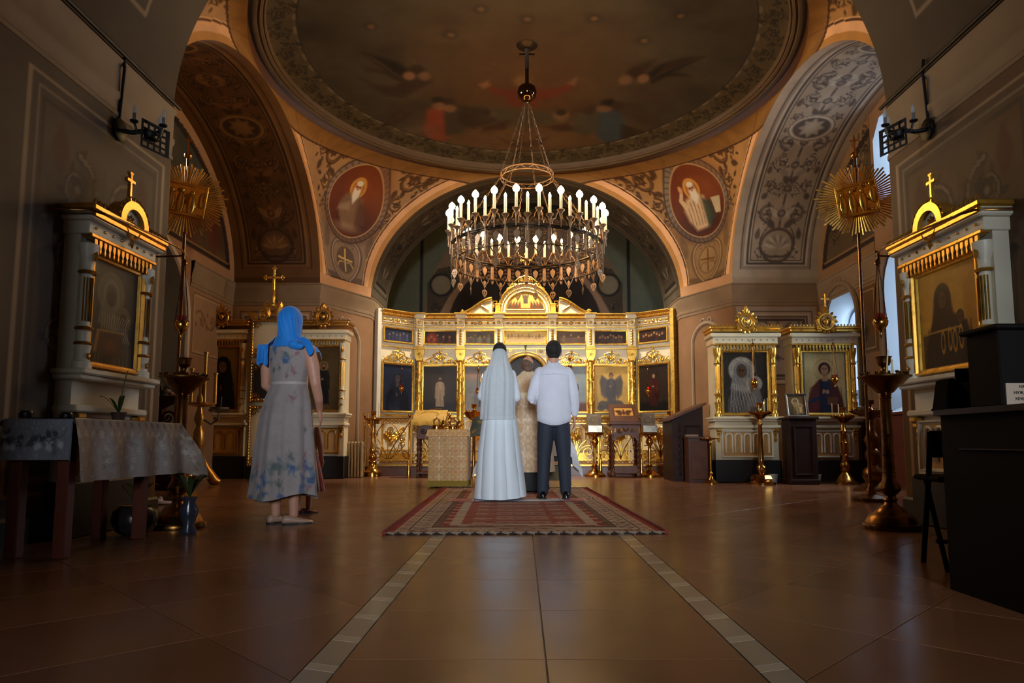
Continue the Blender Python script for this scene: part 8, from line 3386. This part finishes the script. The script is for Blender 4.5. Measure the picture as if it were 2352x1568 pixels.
for dx, dy, s_, l in ((-.2, .02, 1.0, 'gold wedding crown with points on the brocade table edge'), (.03, .1, 1.0, 'gold wedding crown with points between the two ewers')):
    c_ = thing('ceremonial_headpiece', l, 'headgear', (tx + dx, ty + dy, .836), 0, 'gold vessels on the brocade table')
    q = MB()
    q.lathe([(.062, 0), (.066, .012), (.062, .025), (.07, .06)], 18, cap=False)
    for k in range(6):
        a = 2 * PI * k / 6
        q.tube([(.068 * math.cos(a), .068 * math.sin(a), .05), (.085 * math.cos(a), .085 * math.sin(a), .11), (.05 * math.cos(a), .05 * math.sin(a), .15), (0, 0, .155)], .006, 5)
    q.build('circlet', BRASS, c_, 50)
    q = MB()
    q.ball((0, 0, .165), .014, 8, 6)
    q.box((0, 0, .2), (.008, .008, .06))
    q.box((0, 0, .205), (.035, .008, .008))
    q.build('cross', BRASS, c_, 50)

# ================================================================== table with white cloth beyond the couple
wt = thing('white_table', 'low table under a white cloth beyond the couple', 'table', (xpx(1212, 1100, 10.2), 10.35, 0), 0)
w_, d_ = 1.22, .55
LEGG = mat('grey_green_table', (0.22, 0.23, 0.19), .6)
for sx in (-1, 1):
    for sy in (-1, 1):
        q = MB()
        q.box((sx * (w_ / 2 - .06), sy * (d_ / 2 - .06), .36), (.07, .07, .72), .008)
        q.build('leg', LEGG, wt, 0)
q = MB()
q.box((0, 0, .42), (w_ - .08, d_ - .1, .10), .008)
q.box((0, 0, .70), (w_, d_, .04), .008)
q.build('top_and_apron', LEGG, wt, 0)
q = MB()
q.box((0, 0, .2), (w_ - .16, d_ - .16, .22), .008)
q.build('storage_box', mat('pale_green_board', (0.50, 0.47, 0.33), .6), wt, 0)
n1, n2 = 110, 60
U, V = np.meshgrid(np.linspace(-1.02, 1.02, n1), np.linspace(-.56, .56, n2), indexing='ij')
ox = np.maximum(0, np.abs(U) - w_ / 2)
oy = np.maximum(0, np.abs(V) - d_ / 2)
P = np.empty(U.shape + (3,))
corner = np.minimum(ox, oy)
P[..., 0] = np.sign(U) * (np.minimum(np.abs(U), w_ / 2) + .012 + ox * .10 + corner * .5 + .012 * np.sin(V * 28) * (ox > 0))
P[..., 1] = np.sign(V) * (np.minimum(np.abs(V), d_ / 2) + .012 + oy * .10 - corner * .2 + .014 * np.sin(U * 17) * (oy > 0))
P[..., 2] = np.maximum(.05, .732 - np.maximum(ox, oy) - corner * .62)
C_ = np.empty(P.shape)
C_[:] = (0.83, 0.84, 0.85)
painted('white_cloth', P, C_, mat('white_linen', (0.83, 0.84, 0.85), .8, noise=.05, nscale=8, bump=.3, bscale=10), wt)
# patterned cover lying over the book rest on the table
pc = thing('patterned_scarf', 'blue-grey scarf with yellow flowers heaped on the white table', 'scarf', (xpx(1106, 1000, 10.2), 10.25, .742))
U, V = np.meshgrid(np.linspace(-.22, .22, 60), np.linspace(0, 1, 50), indexing='ij')
P = np.empty(U.shape + (3,))
P[..., 0] = U * (1 - .25 * V) + .04 * V
P[..., 1] = -.2 + .36 * V + .02 * np.sin(U * 20)
P[..., 2] = .02 + .30 * V + .02 * np.sin(U * 17 + V * 6) - .05 * (np.abs(U) / .22) ** 2
cv = Canvas(U, V * .4, (0.25, 0.31, 0.32))
for (a, b, r_) in ((-.05, .25, .06), (.1, .14, .05), (.0, .36, .04), (-.14, .1, .05)):
    cv.ell(a, b, r_, r_ * .7, (0.66, 0.52, 0.26), .3)
    cv.ring(a, b, r_ * .5, .01, (0.20, 0.22, 0.20), .8)
for k in range(8):
    cv.line(bez((-.2, .05 * k), (-.05, .05 * k + .06), (.05, .05 * k - .03), (.2, .05 * k + .03)), .012, (0.14, 0.19, 0.21), .7)
painted('cover', P, cv.C, mat('scarf_print', (1, 1, 1), .7, attr=True), pc)
q = MB()
q.prism([(-.17, .0), (.17, .0), (.17, .27)], -.15, .15, 'x')
q.build('book_rest', WOOD, pc, 0)

# ================================================================== draped table on the left
lt = thing('draped_table', 'long dark wooden table in the left foreground', 'table', (0, 0, 0))
Zt = .775
x_r, x_l = -2.60, -2.98
y_n, y_f = 3.86, 5.08
# plan: right edge runs from the near leg to the far leg
q = MB()
q.box(((x_l + x_r) / 2 - .02, (y_n + y_f) / 2, Zt - .02), (x_r - x_l, y_f - y_n, .035), .006)
q.build('table_top', WOOD, lt, 0)
REDW = mat('reddish_wood', (0.38, 0.17, 0.10), .45, noise=.25, nscale=5)
for x, y in ((-2.66, 3.94), (-2.66, 4.72), (-2.93, 3.94), (-2.93, 4.72)):
    q = MB()
    q.box((x, y, Zt / 2 - .03), (.07, .07, Zt - .06), .006)
    q.build('leg', REDW, lt, 0)
q = MB()
q.box((-2.79, 3.94, Zt - .09), (.22, .025, .1))
q.build('apron', REDW, lt, 0)
q = MB()
q.box((-2.66, 4.33, Zt - .09), (.025, .72, .1))
q.build('apron', REDW, lt, 0)


def drape(name, label, u0, u1, v0, v1, hangs, cols, seed, zoff, pat):
    """rectangular cloth over the table corner: u along -x..+x, v along y; hangs = (right, near, far)"""
    hr, hn, hf = hangs
    U, V = np.meshgrid(np.linspace(u0, u1 + hr, 150), np.linspace(v0 - hn, v1 + hf, 150), indexing='ij')
    ox = np.maximum(0, U - u1)
    oyn = np.maximum(0, v0 - V)
    oyf = np.maximum(0, V - v1)
    oy = np.maximum(oyn, oyf)
    cor = np.minimum(ox, oy)
    P = np.empty(U.shape + (3,))
    P[..., 0] = np.minimum(U, u1) + .006 + ox * .10 + cor * .55 + .016 * np.sin(V * 19 + seed) * np.clip(ox * 6, 0, 1)
    sy = np.where(oyn > 0, -1, 1)
    P[..., 1] = np.clip(V, v0, v1) + sy * (oy * .06 + .006 * (oy > 0) + cor * .45 + .016 * np.sin(U * 15 + seed) * np.clip(oy * 6, 0, 1))
    P[..., 2] = Zt + zoff - np.maximum(ox, oy) - cor * .25
    cv = Canvas(U, V, cols[0])
    pat(cv, U, V)
    o = painted(name, P, cv.C, mat('oilcloth', (1, 1, 1), .36, attr=True, noise=.08, nscale=20, bump=.2, bscale=25, spec=.4), None)
    return tag(o, label, 'tablecloth')


def pat_floral(cv, U, V):
    rg = random.Random(9)
    for cx_ in (-2.93, -2.72):
        for j in range(16):
            a = rg.uniform(0, 6.28)
            r_ = rg.uniform(.01, .06)
            x, y = cx_ + r_ * 1.2 * math.cos(a), 3.73 + r_ * .8 * math.sin(a)
            leaf(cv, x, y, rg.uniform(0, 6.28), .05, .018, rg.choice(((0.26, 0.26, 0.29), (0.76, 0.76, 0.78), (0.40, 0.40, 0.42))), .85)
        for sg in (-1, 1):
            cv.line(bez((cx_, 3.73), (cx_ + sg * .05, 3.77), (cx_ + sg * .08, 3.74), (cx_ + sg * .1, 3.81)), .009, (0.26, 0.27, 0.30), .8, .003)
    for k in range(260):
        x, y = rg.uniform(-3.0, -2.5), rg.uniform(3.6, 4.0)
        cv.ell(x, y, .003, .003, (0.72, 0.72, 0.74), .4, .8)


def pat_dots(cv, U, V):
    rg = random.Random(4)
    for k in range(260):
        v = rg.uniform(3.7, 5.5)
        u = -2.60 + abs(rg.gauss(0, .2)) + .08
        r_ = rg.uniform(.007, .014)
        cv.ring(u, v, r_, r_ * .5, rg.choice(((0.40, 0.34, 0.30), (0.76, 0.70, 0.64))), .8)
    for k in range(18):
        v = 3.86 + k * .08
        leaf(cv, -2.58, v, .6, .05, .016, (0.40, 0.33, 0.29), .8)
        leaf(cv, -2.52, v + .03, -.6, .05, .016, (0.72, 0.64, 0.56), .8)


drape('grey_tablecloth', 'grey oilcloth printed with large flowers over the near table edge', x_l, x_r + .005, y_n, y_f, (.03, .23, .0), [(0.50, 0.50, 0.53)], 1, .006, pat_floral)
drape('beige_tablecloth', 'shiny beige spotted cloth hanging over the table end', x_l + .04, x_r + .012, y_n + .01, y_f, (.36, .0, .22), [(0.58, 0.51, 0.46)], 3, .012, pat_dots)
# things on the table
for x, y, l in ((-2.93, 3.97, 'black ribbed jar lid on the grey tablecloth near the wall'), (-2.85, 4.2, 'black ribbed jar lid on the tablecloth before the icon case')):
    j = thing('jar', l, 'jar', (x, y, Zt + .012), 0, 'black jars on the draped table')
    q = MB()
    q.lathe([(.034, 0), (.037, .004), (.037, .03), (.032, .034)], 24, lobes=24, lamp=.02)
    q.build('body', mat('black_plastic', (0.03, 0.03, 0.035), .35), j, 40)
    q = MB()
    q.lathe([(.03, .03), (.032, .034), (.028, .044), (.0, .046)], 20)
    q.build('cap', mat('black_plastic', (0.03, 0.03, 0.035), .35), j, 40)
pv = thing('potted_plant', 'small plant with one long upright leaf on the draped table', 'plant', (-2.78, 4.62, Zt + .014))
q = MB()
q.lathe([(.035, 0), (.045, .05), (.05, .06), (.04, .058)], 16)
q.build('pot', mat('brown_pot', (0.25, 0.15, 0.1), .6), pv, 50)
LEAFG = mat('leaf_green', (0.17, 0.24, 0.10), .5)
for k, (a, h_, l_) in enumerate(((.2, .30, .05), (2.0, .13, .10), (3.4, .12, .12), (4.6, .10, .1), (5.5, .12, .11))):
    q = MB()
    rows = []
    for i in range(9):
        f = i / 8
        r_ = l_ * f
        wv = .011 * math.sin(PI * min(1, f * .95 + .05)) + .001
        z = .05 + h_ * math.sin(f * PI / 2)
        rows.append([(r_ * math.cos(a) - wv * math.sin(a), r_ * math.sin(a) + wv * math.cos(a), z), (r_ * math.cos(a), r_ * math.sin(a), z - .004), (r_ * math.cos(a) + wv * math.sin(a), r_ * math.sin(a) - wv * math.cos(a), z)])
    q.grid(rows)
    q.build('leaf', LEAFG, pv, 180)
# pots under the table
for x, y, s_, prof, l, m_ in ((-2.80, 4.92, .9, [(.07, 0), (.12, .03), (.15, .1), (.14, .17), (.1, .2), (.11, .21), (.09, .2)], 'squat glazed pot under the draped table', mat('glazed_grey', (0.18, 0.16, 0.15), .25)),
                            (-2.45, 4.98, .9, [(.05, 0), (.06, .02), (.035, .06), (.06, .13), (.065, .17), (.04, .22), (.055, .26), (.045, .255)], 'slim blue-grey vase under the draped table', mat('vase_blue', (0.20, 0.20, 0.25), .2))):
    v_ = thing('vase', l, 'vase', (x, y, 0))
    q = MB()
    q.lathe(prof, 22)
    q.build('body', m_, v_, 60)
    for k in range(5):
        a = k * 1.3
        q = MB()
        leafp = []
        for i in range(6):
            f = i / 5
            r_, wv, z = .16 * f, .02 * math.sin(PI * f) + .001, prof[-1][1] + .16 * math.sin(f * 2)
            leafp.append([(r_ * math.cos(a) - wv * math.sin(a), r_ * math.sin(a) + wv * math.cos(a), z), (r_ * math.cos(a) + wv * math.sin(a), r_ * math.sin(a) - wv * math.cos(a), z)])
        q.grid(leafp)
        q.build('leaf', LEAFG, v_, 180)
# pair of pale slippers on the floor beyond
SLP = mat('pale_slipper', (0.74, 0.68, 0.64), .8)
for k, (dx, l) in enumerate(((0, 'pale fluffy slipper on the floor lying closer to the wall'), (.17, 'pale fluffy slipper on the floor lying closer to the candle stand'))):
    s_ = thing('slipper', l, 'slipper', (xpx(335, 1145, 7.25) + dx, 7.2 + .05 * k, 0), 2.2, 'pair of pale slippers')
    q = MB()
    q.ball((0, 0, .02), (.045, .11, .022), 12, 8)
    q.v = [(x, y, max(0, z)) for x, y, z in q.v]
    q.build('sole', SLP, s_, 60)
    q = MB()
    q.ball((0, .045, .04), (.045, .06, .035), 12, 8)
    q.ball((0, .02, .065), (.03, .025, .025), 10, 7)
    q.build('upper', SLP, s_, 60)
# carved dark screen and flower vase by the left niche
cs = thing('carved_screen', 'dark carved wooden screen standing before the left niche', 'screen', (xpx(365, 1000, 9.4), 9.4, 0))
q = MB()
q.plate([(-.28, 0), (.28, 0), (.28, 1.28), (-.28, 1.28)], [[(-.2, .75), (-.02, .8), (-.05, 1.15), (-.2, 1.15)], [(.05, .75), (.2, .8), (.2, 1.18), (.03, 1.1)]], -.02, .02)
q.build('panel', WOODD, cs, 0)
q = MB()
for sg in (-1, 1):
    sp3(q, sg * .12, .98, .1, 1.5, 0, sg, .02, -.02)
q.build('scroll_carving', WOODD, cs, 50)
q = MB()
for sx in (-1, 1):
    q.box((sx * .24, 0, .03), (.06, .3, .06), .01)
q.build('foot', WOODD, cs, 0)
fv = thing('bouquet', 'bunch of pale and pink flowers before the blue niche', 'flowers', (xpx(372, 880, 9.75), 9.75, 0))
q = MB()
q.lathe([(.16, 0), (.16, .02), (.03, .04), (.025, 1.0), (.09, 1.1), (.11, 1.25), (.09, 1.3)], 16)
q.build('tall_vase', BRASSD, fv, 50)
rg = random.Random(8)
for k in range(14):
    a, r_, z = rg.uniform(0, 6.28), rg.uniform(.02, .2), 1.32 + rg.uniform(.0, .28)
    q = MB()
    for p_ in range(6):
        b = p_ * PI / 3
        q.ball((.025 * math.cos(b), .025 * math.sin(b), 0), (.026, .026, .016), 7, 5)
    q.ball((0, 0, .01), .016, 7, 5)
    o = q.build('blossom', mat('petal_%d' % (k % 3), ((0.72, 0.60, 0.54), (0.62, 0.36, 0.32), (0.70, 0.66, 0.58))[k % 3], .7), fv, 60)
    o.location = (r_ * math.cos(a), r_ * math.sin(a), z)
    q = MB()
    q.tube([(r_ * math.cos(a), r_ * math.sin(a), z), (0, 0, 1.25)], .004, 4)
    q.build('stalk', LEAFG, fv)
for k in range(9):
    a = k * .7
    q = MB()
    rows = []
    for i in range(6):
        f = i / 5
        r_, wv, z = .26 * f, .03 * math.sin(PI * f) + .001, 1.28 + .16 * math.sin(f * 2.4)
        rows.append([(r_ * math.cos(a) - wv * math.sin(a), r_ * math.sin(a) + wv * math.cos(a), z), (r_ * math.cos(a) + wv * math.sin(a), r_ * math.sin(a) - wv * math.cos(a), z)])
    q.grid(rows)
    q.build('leaf', LEAFG, fv, 180)

# ================================================================== sales counter on the right
DKC = mat('near_black_veneer', (0.05, 0.03, 0.027), .7, noise=.2, nscale=5, spec=.12)
MATB = mat('matt_black', (0.02, 0.02, 0.02), .9, spec=.08)
ct = thing('counter', 'near-black wooden sales counter in the right foreground', 'counter', (0, 0, 0))
pts = [(1.83, 3.13), (1.83, 1.5), (3.2, 1.5), (3.2, 3.3), (2.0, 3.3)]
q = MB()
q.prism(pts, 0, .77, 'z')
q.build('cabinet', DKC, ct, 0)
q = MB()
q.prism([(1.81, 3.15), (1.81, 1.48), (3.2, 1.48), (3.2, 3.33), (1.99, 3.33)], .77, .795, 'z')
q.build('counter_top', mat('mahogany_edge', (0.13, 0.06, 0.045), .35, noise=.2), ct, 0)
q = MB()
q.tube([(1.825, 2.5, .62), (1.825, 3.0, .62)], .004, 5)
q.build('drawer_line', mat('mahogany_edge', (0.13, 0.06, 0.045), .35), ct)
chd = thing('folding_chair', 'black folding chair standing behind the counter', 'chair', (2.27, 3.66, 0), -.2)
for dx in (-.19, .19):
    q = MB()
    q.tube([(dx, .12, .0), (dx, -.02, .45), (dx, -.08, .70)], .014, 6)
    q.build('leg', MATB, chd, 50)
    q = MB()
    q.tube([(dx * .9, -.16, .0), (dx * .9, .0, .3), (dx * .9, .08, .46)], .013, 6)
    q.build('leg', MATB, chd, 50)
q = MB()
q.tube([(-.19, -.08, .14), (.19, -.08, .14)], .011, 6)
q.build('stretcher', MATB, chd, 50)
q = MB()
q.box((0, -.08, .64), (.4, .025, .14), .01)
q.build('backrest', MATB, chd, 0)
q = MB()
q.box((0, .0, .46), (.4, .36, .03), .01)
q.build('seat', MATB, chd, 0)
mo = thing('display_case', 'black display case with a brown board standing on the counter', 'display case', (2.07, 3.2, .795))
q = MB()
q.box((0, 0, .065), (.17, .12, .13), .004)
q.build('case', MATB, mo, 0)
q = MB()
q.box((.01, .07, .115), (.17, .01, .18), .003)
q.build('back_board', mat('brown_board', (0.19, 0.11, 0.08), .7), mo, 0)
sp_ = thing('angled_stand', 'black angled stand on the end of the counter', 'stand', (1.92, 3.2, .795))
q = MB()
q.prism([(-.055, 0), (.05, 0), (.05, .10), (-.01, .15), (-.03, .14)], -.05, .05)
q.build('wedge', MATB, sp_, 0)
q = MB()
q.box((0, 0, .006), (.11, .12, .012), .003)
q.build('base', MATB, sp_, 0)
tc = thing('tall_cabinet', 'black cabinet with an overhanging top on the counter', 'cabinet', (2.34, 2.85, .795))
q = MB()
q.box((0, 0, .155), (.98, .2, .31), .006)
q.build('carcass', DKC, tc, 0)
q = MB()
q.box((0, 0, .32), (1.02, .24, .02), .006)
q.build('top_board', DKC, tc, 0)
cd = thing('sign_card', 'white card with three lines of black lettering on the black cabinet', 'sign', (1.925, 2.74, .797), 0)
q = MB()
q.box((0, .004, .045), (.125, .006, .086))
q.build('card', mat('card_paper', (0.62, 0.54, 0.47), .7), cd, 0)
INK = mat('black_ink', (0.03, 0.03, 0.03), .7)
for txt, z, s_ in (('НА', .068, .017), ('НУЖДЫ', .044, .017), ('ХРАМА', .019, .017)):
    cu = bpy.data.curves.new('lettering', 'FONT')
    cu.body = txt
    cu.size = s_
    cu.align_x = 'CENTER'
    cu.extrude = .0006
    to = bpy.data.objects.new('tmp_text', cu)
    COL.objects.link(to)
    dg = bpy.context.evaluated_depsgraph_get()
    me = bpy.data.meshes.new_from_object(to.evaluated_get(dg))
    bpy.data.objects.remove(to)
    o = obj('lettering', me, INK, cd, 0)
    o.rotation_euler = (PI / 2, 0, 0)
    o.location = (0, -.001, z)

# ================================================================== sconces on the nave walls
for sx, l in ((-1, 'black wrought-iron wall lamp with bare candle bulbs on the left nave wall'), (1, 'black wrought-iron wall lamp with bare candle bulbs on the right nave wall')):
    y0, z0 = (5.22, 3.10) if sx < 0 else (5.42, 3.20)
    s_ = thing('wall_lamp', l, 'wall lamp', (sx * (XN - .012), y0, z0), 0, 'iron wall lamps')
    q = MB()
    q.lathe([(.0, 0), (.085, .0), (.09, .02), (.07, .03), (0, .032)], 20)
    q.v = [(-sx * z, x, y) for x, y, z in q.v]
    q.build('wall_rose', BLACKM, s_, 50)
    q = MB()
    q.tube([(0, 0, .06), (-sx * .02, 0, .5), (-sx * .01, 0, .60)], .012, 6)
    q.build('supply_pipe', BLACKM, s_, 60)
    q = MB()
    q.tube([(0, 0, 0), (-sx * .1, .02, -.01), (-sx * .2, .05, .02)], .018, 7)
    q.lathe([(.02, -.06), (.05, -.05), (.045, -.03), (.06, .0), (.03, .02)], 14, (-sx * .22, .06, .0))
    for a, dy in ((-.09, -.06), (.0, .1), (.1, .0)):
        q.tube([(-sx * .22, .06, .0), (-sx * (.22 + a * .8), .06 + dy, -.02), (-sx * (.22 + a), .06 + dy * 1.3, .06)], .01, 6)
        q.lathe([(.012, .05), (.03, .06), (.032, .07), (.02, .075)], 10, (-sx * (.22 + a), .06 + dy * 1.3, 0))
    q.build('arm', BLACKM, s_, 50)
    q = MB()
    q.plate([(-.13, -.14), (.13, -.14), (.13, .09), (-.13, .09)], [[(-.11 + i * .055, -.12 + j * .05), (-.075 + i * .055, -.12 + j * .05), (-.075 + i * .055, -.09 + j * .05), (-.11 + i * .055, -.09 + j * .05)] for i in range(4) for j in range(4)], -.004, .004)
    q.v = [(-sx * .24 + x * .35 * -sx, .13 + x * .9 * -1 if False else .10 + x, z) for x, y, z in q.v]
    q.build('lattice_shade', BLACKM, s_, 0)
    for a, dy in ((-.09, -.06), (.0, .1), (.1, .0)):
        q = MB()
        q.lathe([(.013, .07), (.013, .13)], 8, (-sx * (.22 + a), .06 + dy * 1.3, 0))
        q.build('candle_sleeve', mat('grey_sleeve', (0.40, 0.40, 0.40), .5), s_, 50)
        q = MB()
        q.lathe([(.01, .13), (.016, .15), (.014, .18), (.0, .21)], 10, (-sx * (.22 + a), .06 + dy * 1.3, 0))
        q.build('bulb', mat('clear_bulb', (0.75, 0.77, 0.80), .1, alpha=.5), s_, 180)

# ================================================================== processional banners with sunburst frames


def banner(label, loc, rotz, tilt, seed):
    t = thing('processional_banner', label, 'banner', loc, rotz, 'sunburst banners')
    zc_ = 3.42
    T_ = Matrix.Translation((0, -.03, zc_)) @ Matrix.Rotation(tilt, 4, 'Y')
    q = MB()
    q.tube([(0, 0, 0), (0, 0, zc_ + .5)], .018, 8)
    q.lathe([(.2, 0), (.2, .04), (.06, .08), (.03, .16), (.018, .2)], 16)
    q.build('pole', BRASSD, t, 50)
    q = MB()
    q.ball((0, 0, zc_ + .54), .045, 12, 8)
    q.box((0, 0, zc_ + .68), (.016, .014, .2))
    q.box((0, 0, zc_ + .72), (.09, .014, .016))
    q.build('finial_cross', BRASS, t, 50)
    rg = random.Random(seed)
    q = MB()
    q.M = T_
    n_ = 72
    for k in range(n_):
        a = 2 * PI * k / n_
        r0 = .2
        r1 = (.41 if k % 3 else .45) + rg.uniform(-.015, .015)
        w = .009
        ex = max(abs(math.cos(a)) * 1.0, abs(math.sin(a)) * 1.15)
        q.tube([(r0 / ex * math.cos(a), 0, r0 / ex * math.sin(a)), (r1 * math.cos(a), 0, r1 * math.sin(a) * .95)], [.009, .011], 5)
    rays = q.build('rays', GOLD, t, 40)
    rays['kind'] = 'stuff'
    q = MB()
    q.M = T_
    q.box((0, 0, 0), (.42, .02, .36), .004)
    frame3(q, -.22, -.19, .22, .19, .03, -.008, .025)
    fr_ = q.build('plaque', GOLD, t, 30)
    q = MB()
    q.M = T_ @ Matrix.Translation((0, -.02, 0))
    for x, h_ in ((-.15, .24), (-.05, .27), (.06, .25)):
        q.ball((x, 0, -.05), (.045, .02, h_ * .5), 10, 8)
        q.ball((x, -.005, -.05 + h_ * .55), (.026, .018, .032), 10, 8)
    q.ball((.17, 0, .02), (.04, .018, .1), 10, 8)
    q.box((0, 0, -.17), (.42, .02, .03), .008)
    for k in range(16):
        sp3(q, rg.uniform(-.2, .2), rg.uniform(-.16, .17), .03, 1.2, rg.uniform(0, 6), 1, .007, 0, 9, 4)
    q.build('relief_figures', GOLD, fr_, 60)
    return t


bl = (xpx(428, 450, 7.7), 7.7)
br = (xpx(1968, 460, 7.7), 7.7)
banner('sunburst processional banner on a pole behind the left nave wall lamp', (bl[0], bl[1], 0), .35, .12, 3)
banner('sunburst processional banner on a pole against the right windows', (br[0], br[1], 0), -.35, -.12, 5)

# ================================================================== spotlights lighting the icon screen, under the crown of the altar arch
for sx, l in ((-1, 'small black spotlight under the altar arch crown, bride side'), (1, 'small black spotlight under the altar arch crown, groom side')):
    s_ = thing('spotlight', l, 'spotlight', (sx * .5, 14.42, 6.20), 0, 'spotlights on the icon screen')
    q = MB()
    q.tube([(0, 0, .12), (0, 0, 0)], .012, 6)
    q.lathe([(.03, -.02), (.05, .04), (.05, .10), (.02, .12)], 14, cap=False)
    q.build('housing', BLACKM, s_, 50)
    d = bpy.data.lights.new('spot_lamp', 'SPOT')
    d.energy = 1100
    d.color = (1.0, 0.91, 0.74)
    d.spot_size = math.radians(95)
    d.spot_blend = .6
    d.shadow_soft_size = .12
    lo = bpy.data.objects.new('spot_lamp', d)
    COL.objects.link(lo)
    lo.parent = s_
    lo.location = (0, 0, -.05)
    v = Vector((sx * 1.3, 15.3, 2.3)) - Vector((sx * .5, 14.42, 6.15))
    lo.rotation_euler = v.to_track_quat('-Z', 'Y').to_euler()
import OpenImageIO as oiio, numpy as np, sys
im=oiio.ImageBuf('/workdir/render_main.png').get_pixels(oiio.UINT8)[...,:3].astype(float)
k=im.shape[1]/2352
T={'floorR':(1700,1300,'60,42,28'),'floorC':(1200,1300,'75,55,38'),'floorL':(600,1350,'45,30,18'),'floornear':(1200,1520,'28,20,14'),'rug':(1200,1200,'110,75,62'),'dress':(1150,1060,'175,190,205'),'veil':(1150,900,'165,170,175'),'shirt':(1275,920,'165,165,185'),'trous':(1255,1040,'40,45,58'),'pilL':(180,350,'45,38,30'),'pilR':(2180,350,'50,36,24'),'cream':(1060,845,'200,165,105'),'creamwing':(905,815,'190,170,120'),'archband':(940,500,'165,115,75'),'pierR':(1780,600,'80,70,62'),'soffR':(1790,480,'85,78,72'),'soffL':(620,500,'40,26,12'),'dome':(1000,150,'52,38,26'),'dome2':(1500,60,'45,35,28'),'pend':(830,330,'70,48,26'),'kiotR panel':(1700,1020,'165,135,85'),'wallabove':(640,690,'70,48,28'),'womanDress':(650,1000,'120,110,110'),'scarf':(650,750,'10,95,165'),'ltcloth':(320,1050,'75,66,62'),'pedes':(1825,1020,'30,15,10'),'vault':(300,60,'45,36,28'),'winW1':(1910,700,'135,145,160'),'W2':(2050,750,'140,160,175'),'apse':(1150,690,'40,25,15')}
for n,(x,y,t) in T.items():
    x0,y0=int(x*k),int(y*k); p=im[y0-3:y0+4,x0-3:x0+4].mean((0,1)); print(f'{n:12s} mine {p.round().astype(int)}  photo~({t})')
import OpenImageIO as oiio, numpy as np, sys
im=oiio.ImageBuf('/workdir/dev/r_chand.png').get_pixels(oiio.UINT8)[...,:3].astype(float)
k=im.shape[1]/2352
T={'floorR':(1700,1300,'60,42,28'),'floorC':(1200,1300,'75,55,38'),'floorL':(600,1350,'45,30,18'),'floornear':(1200,1520,'28,20,14'),'rug':(1200,1200,'110,75,62'),'dress':(1150,1060,'175,190,205'),'veil':(1150,900,'165,170,175'),'shirt':(1275,920,'165,165,185'),'trous':(1255,1040,'40,45,58'),'pilL':(180,350,'45,38,30'),'pilR':(2180,350,'50,36,24'),'cream':(1060,845,'200,165,105'),'creamwing':(905,815,'190,170,120'),'archband':(940,500,'165,115,75'),'pierR':(1780,600,'80,70,62'),'soffR':(1790,480,'85,78,72'),'soffL':(620,500,'40,26,12'),'dome':(1000,150,'52,38,26'),'dome2':(1500,60,'45,35,28'),'pend':(830,330,'70,48,26'),'kiotR panel':(1700,1020,'165,135,85'),'wallabove':(640,690,'70,48,28'),'womanDress':(650,1000,'120,110,110'),'scarf':(650,750,'10,95,165'),'ltcloth':(320,1050,'75,66,62'),'pedes':(1825,1020,'30,15,10'),'vault':(300,60,'45,36,28'),'winW1':(1910,700,'135,145,160'),'W2':(2050,750,'140,160,175'),'apse':(1150,690,'40,25,15')}
for n,(x,y,t) in T.items():
    x0,y0=int(x*k),int(y*k); p=im[y0-3:y0+4,x0-3:x0+4].mean((0,1)); print(f'{n:12s} mine {p.round().astype(int)}  photo~({t})')
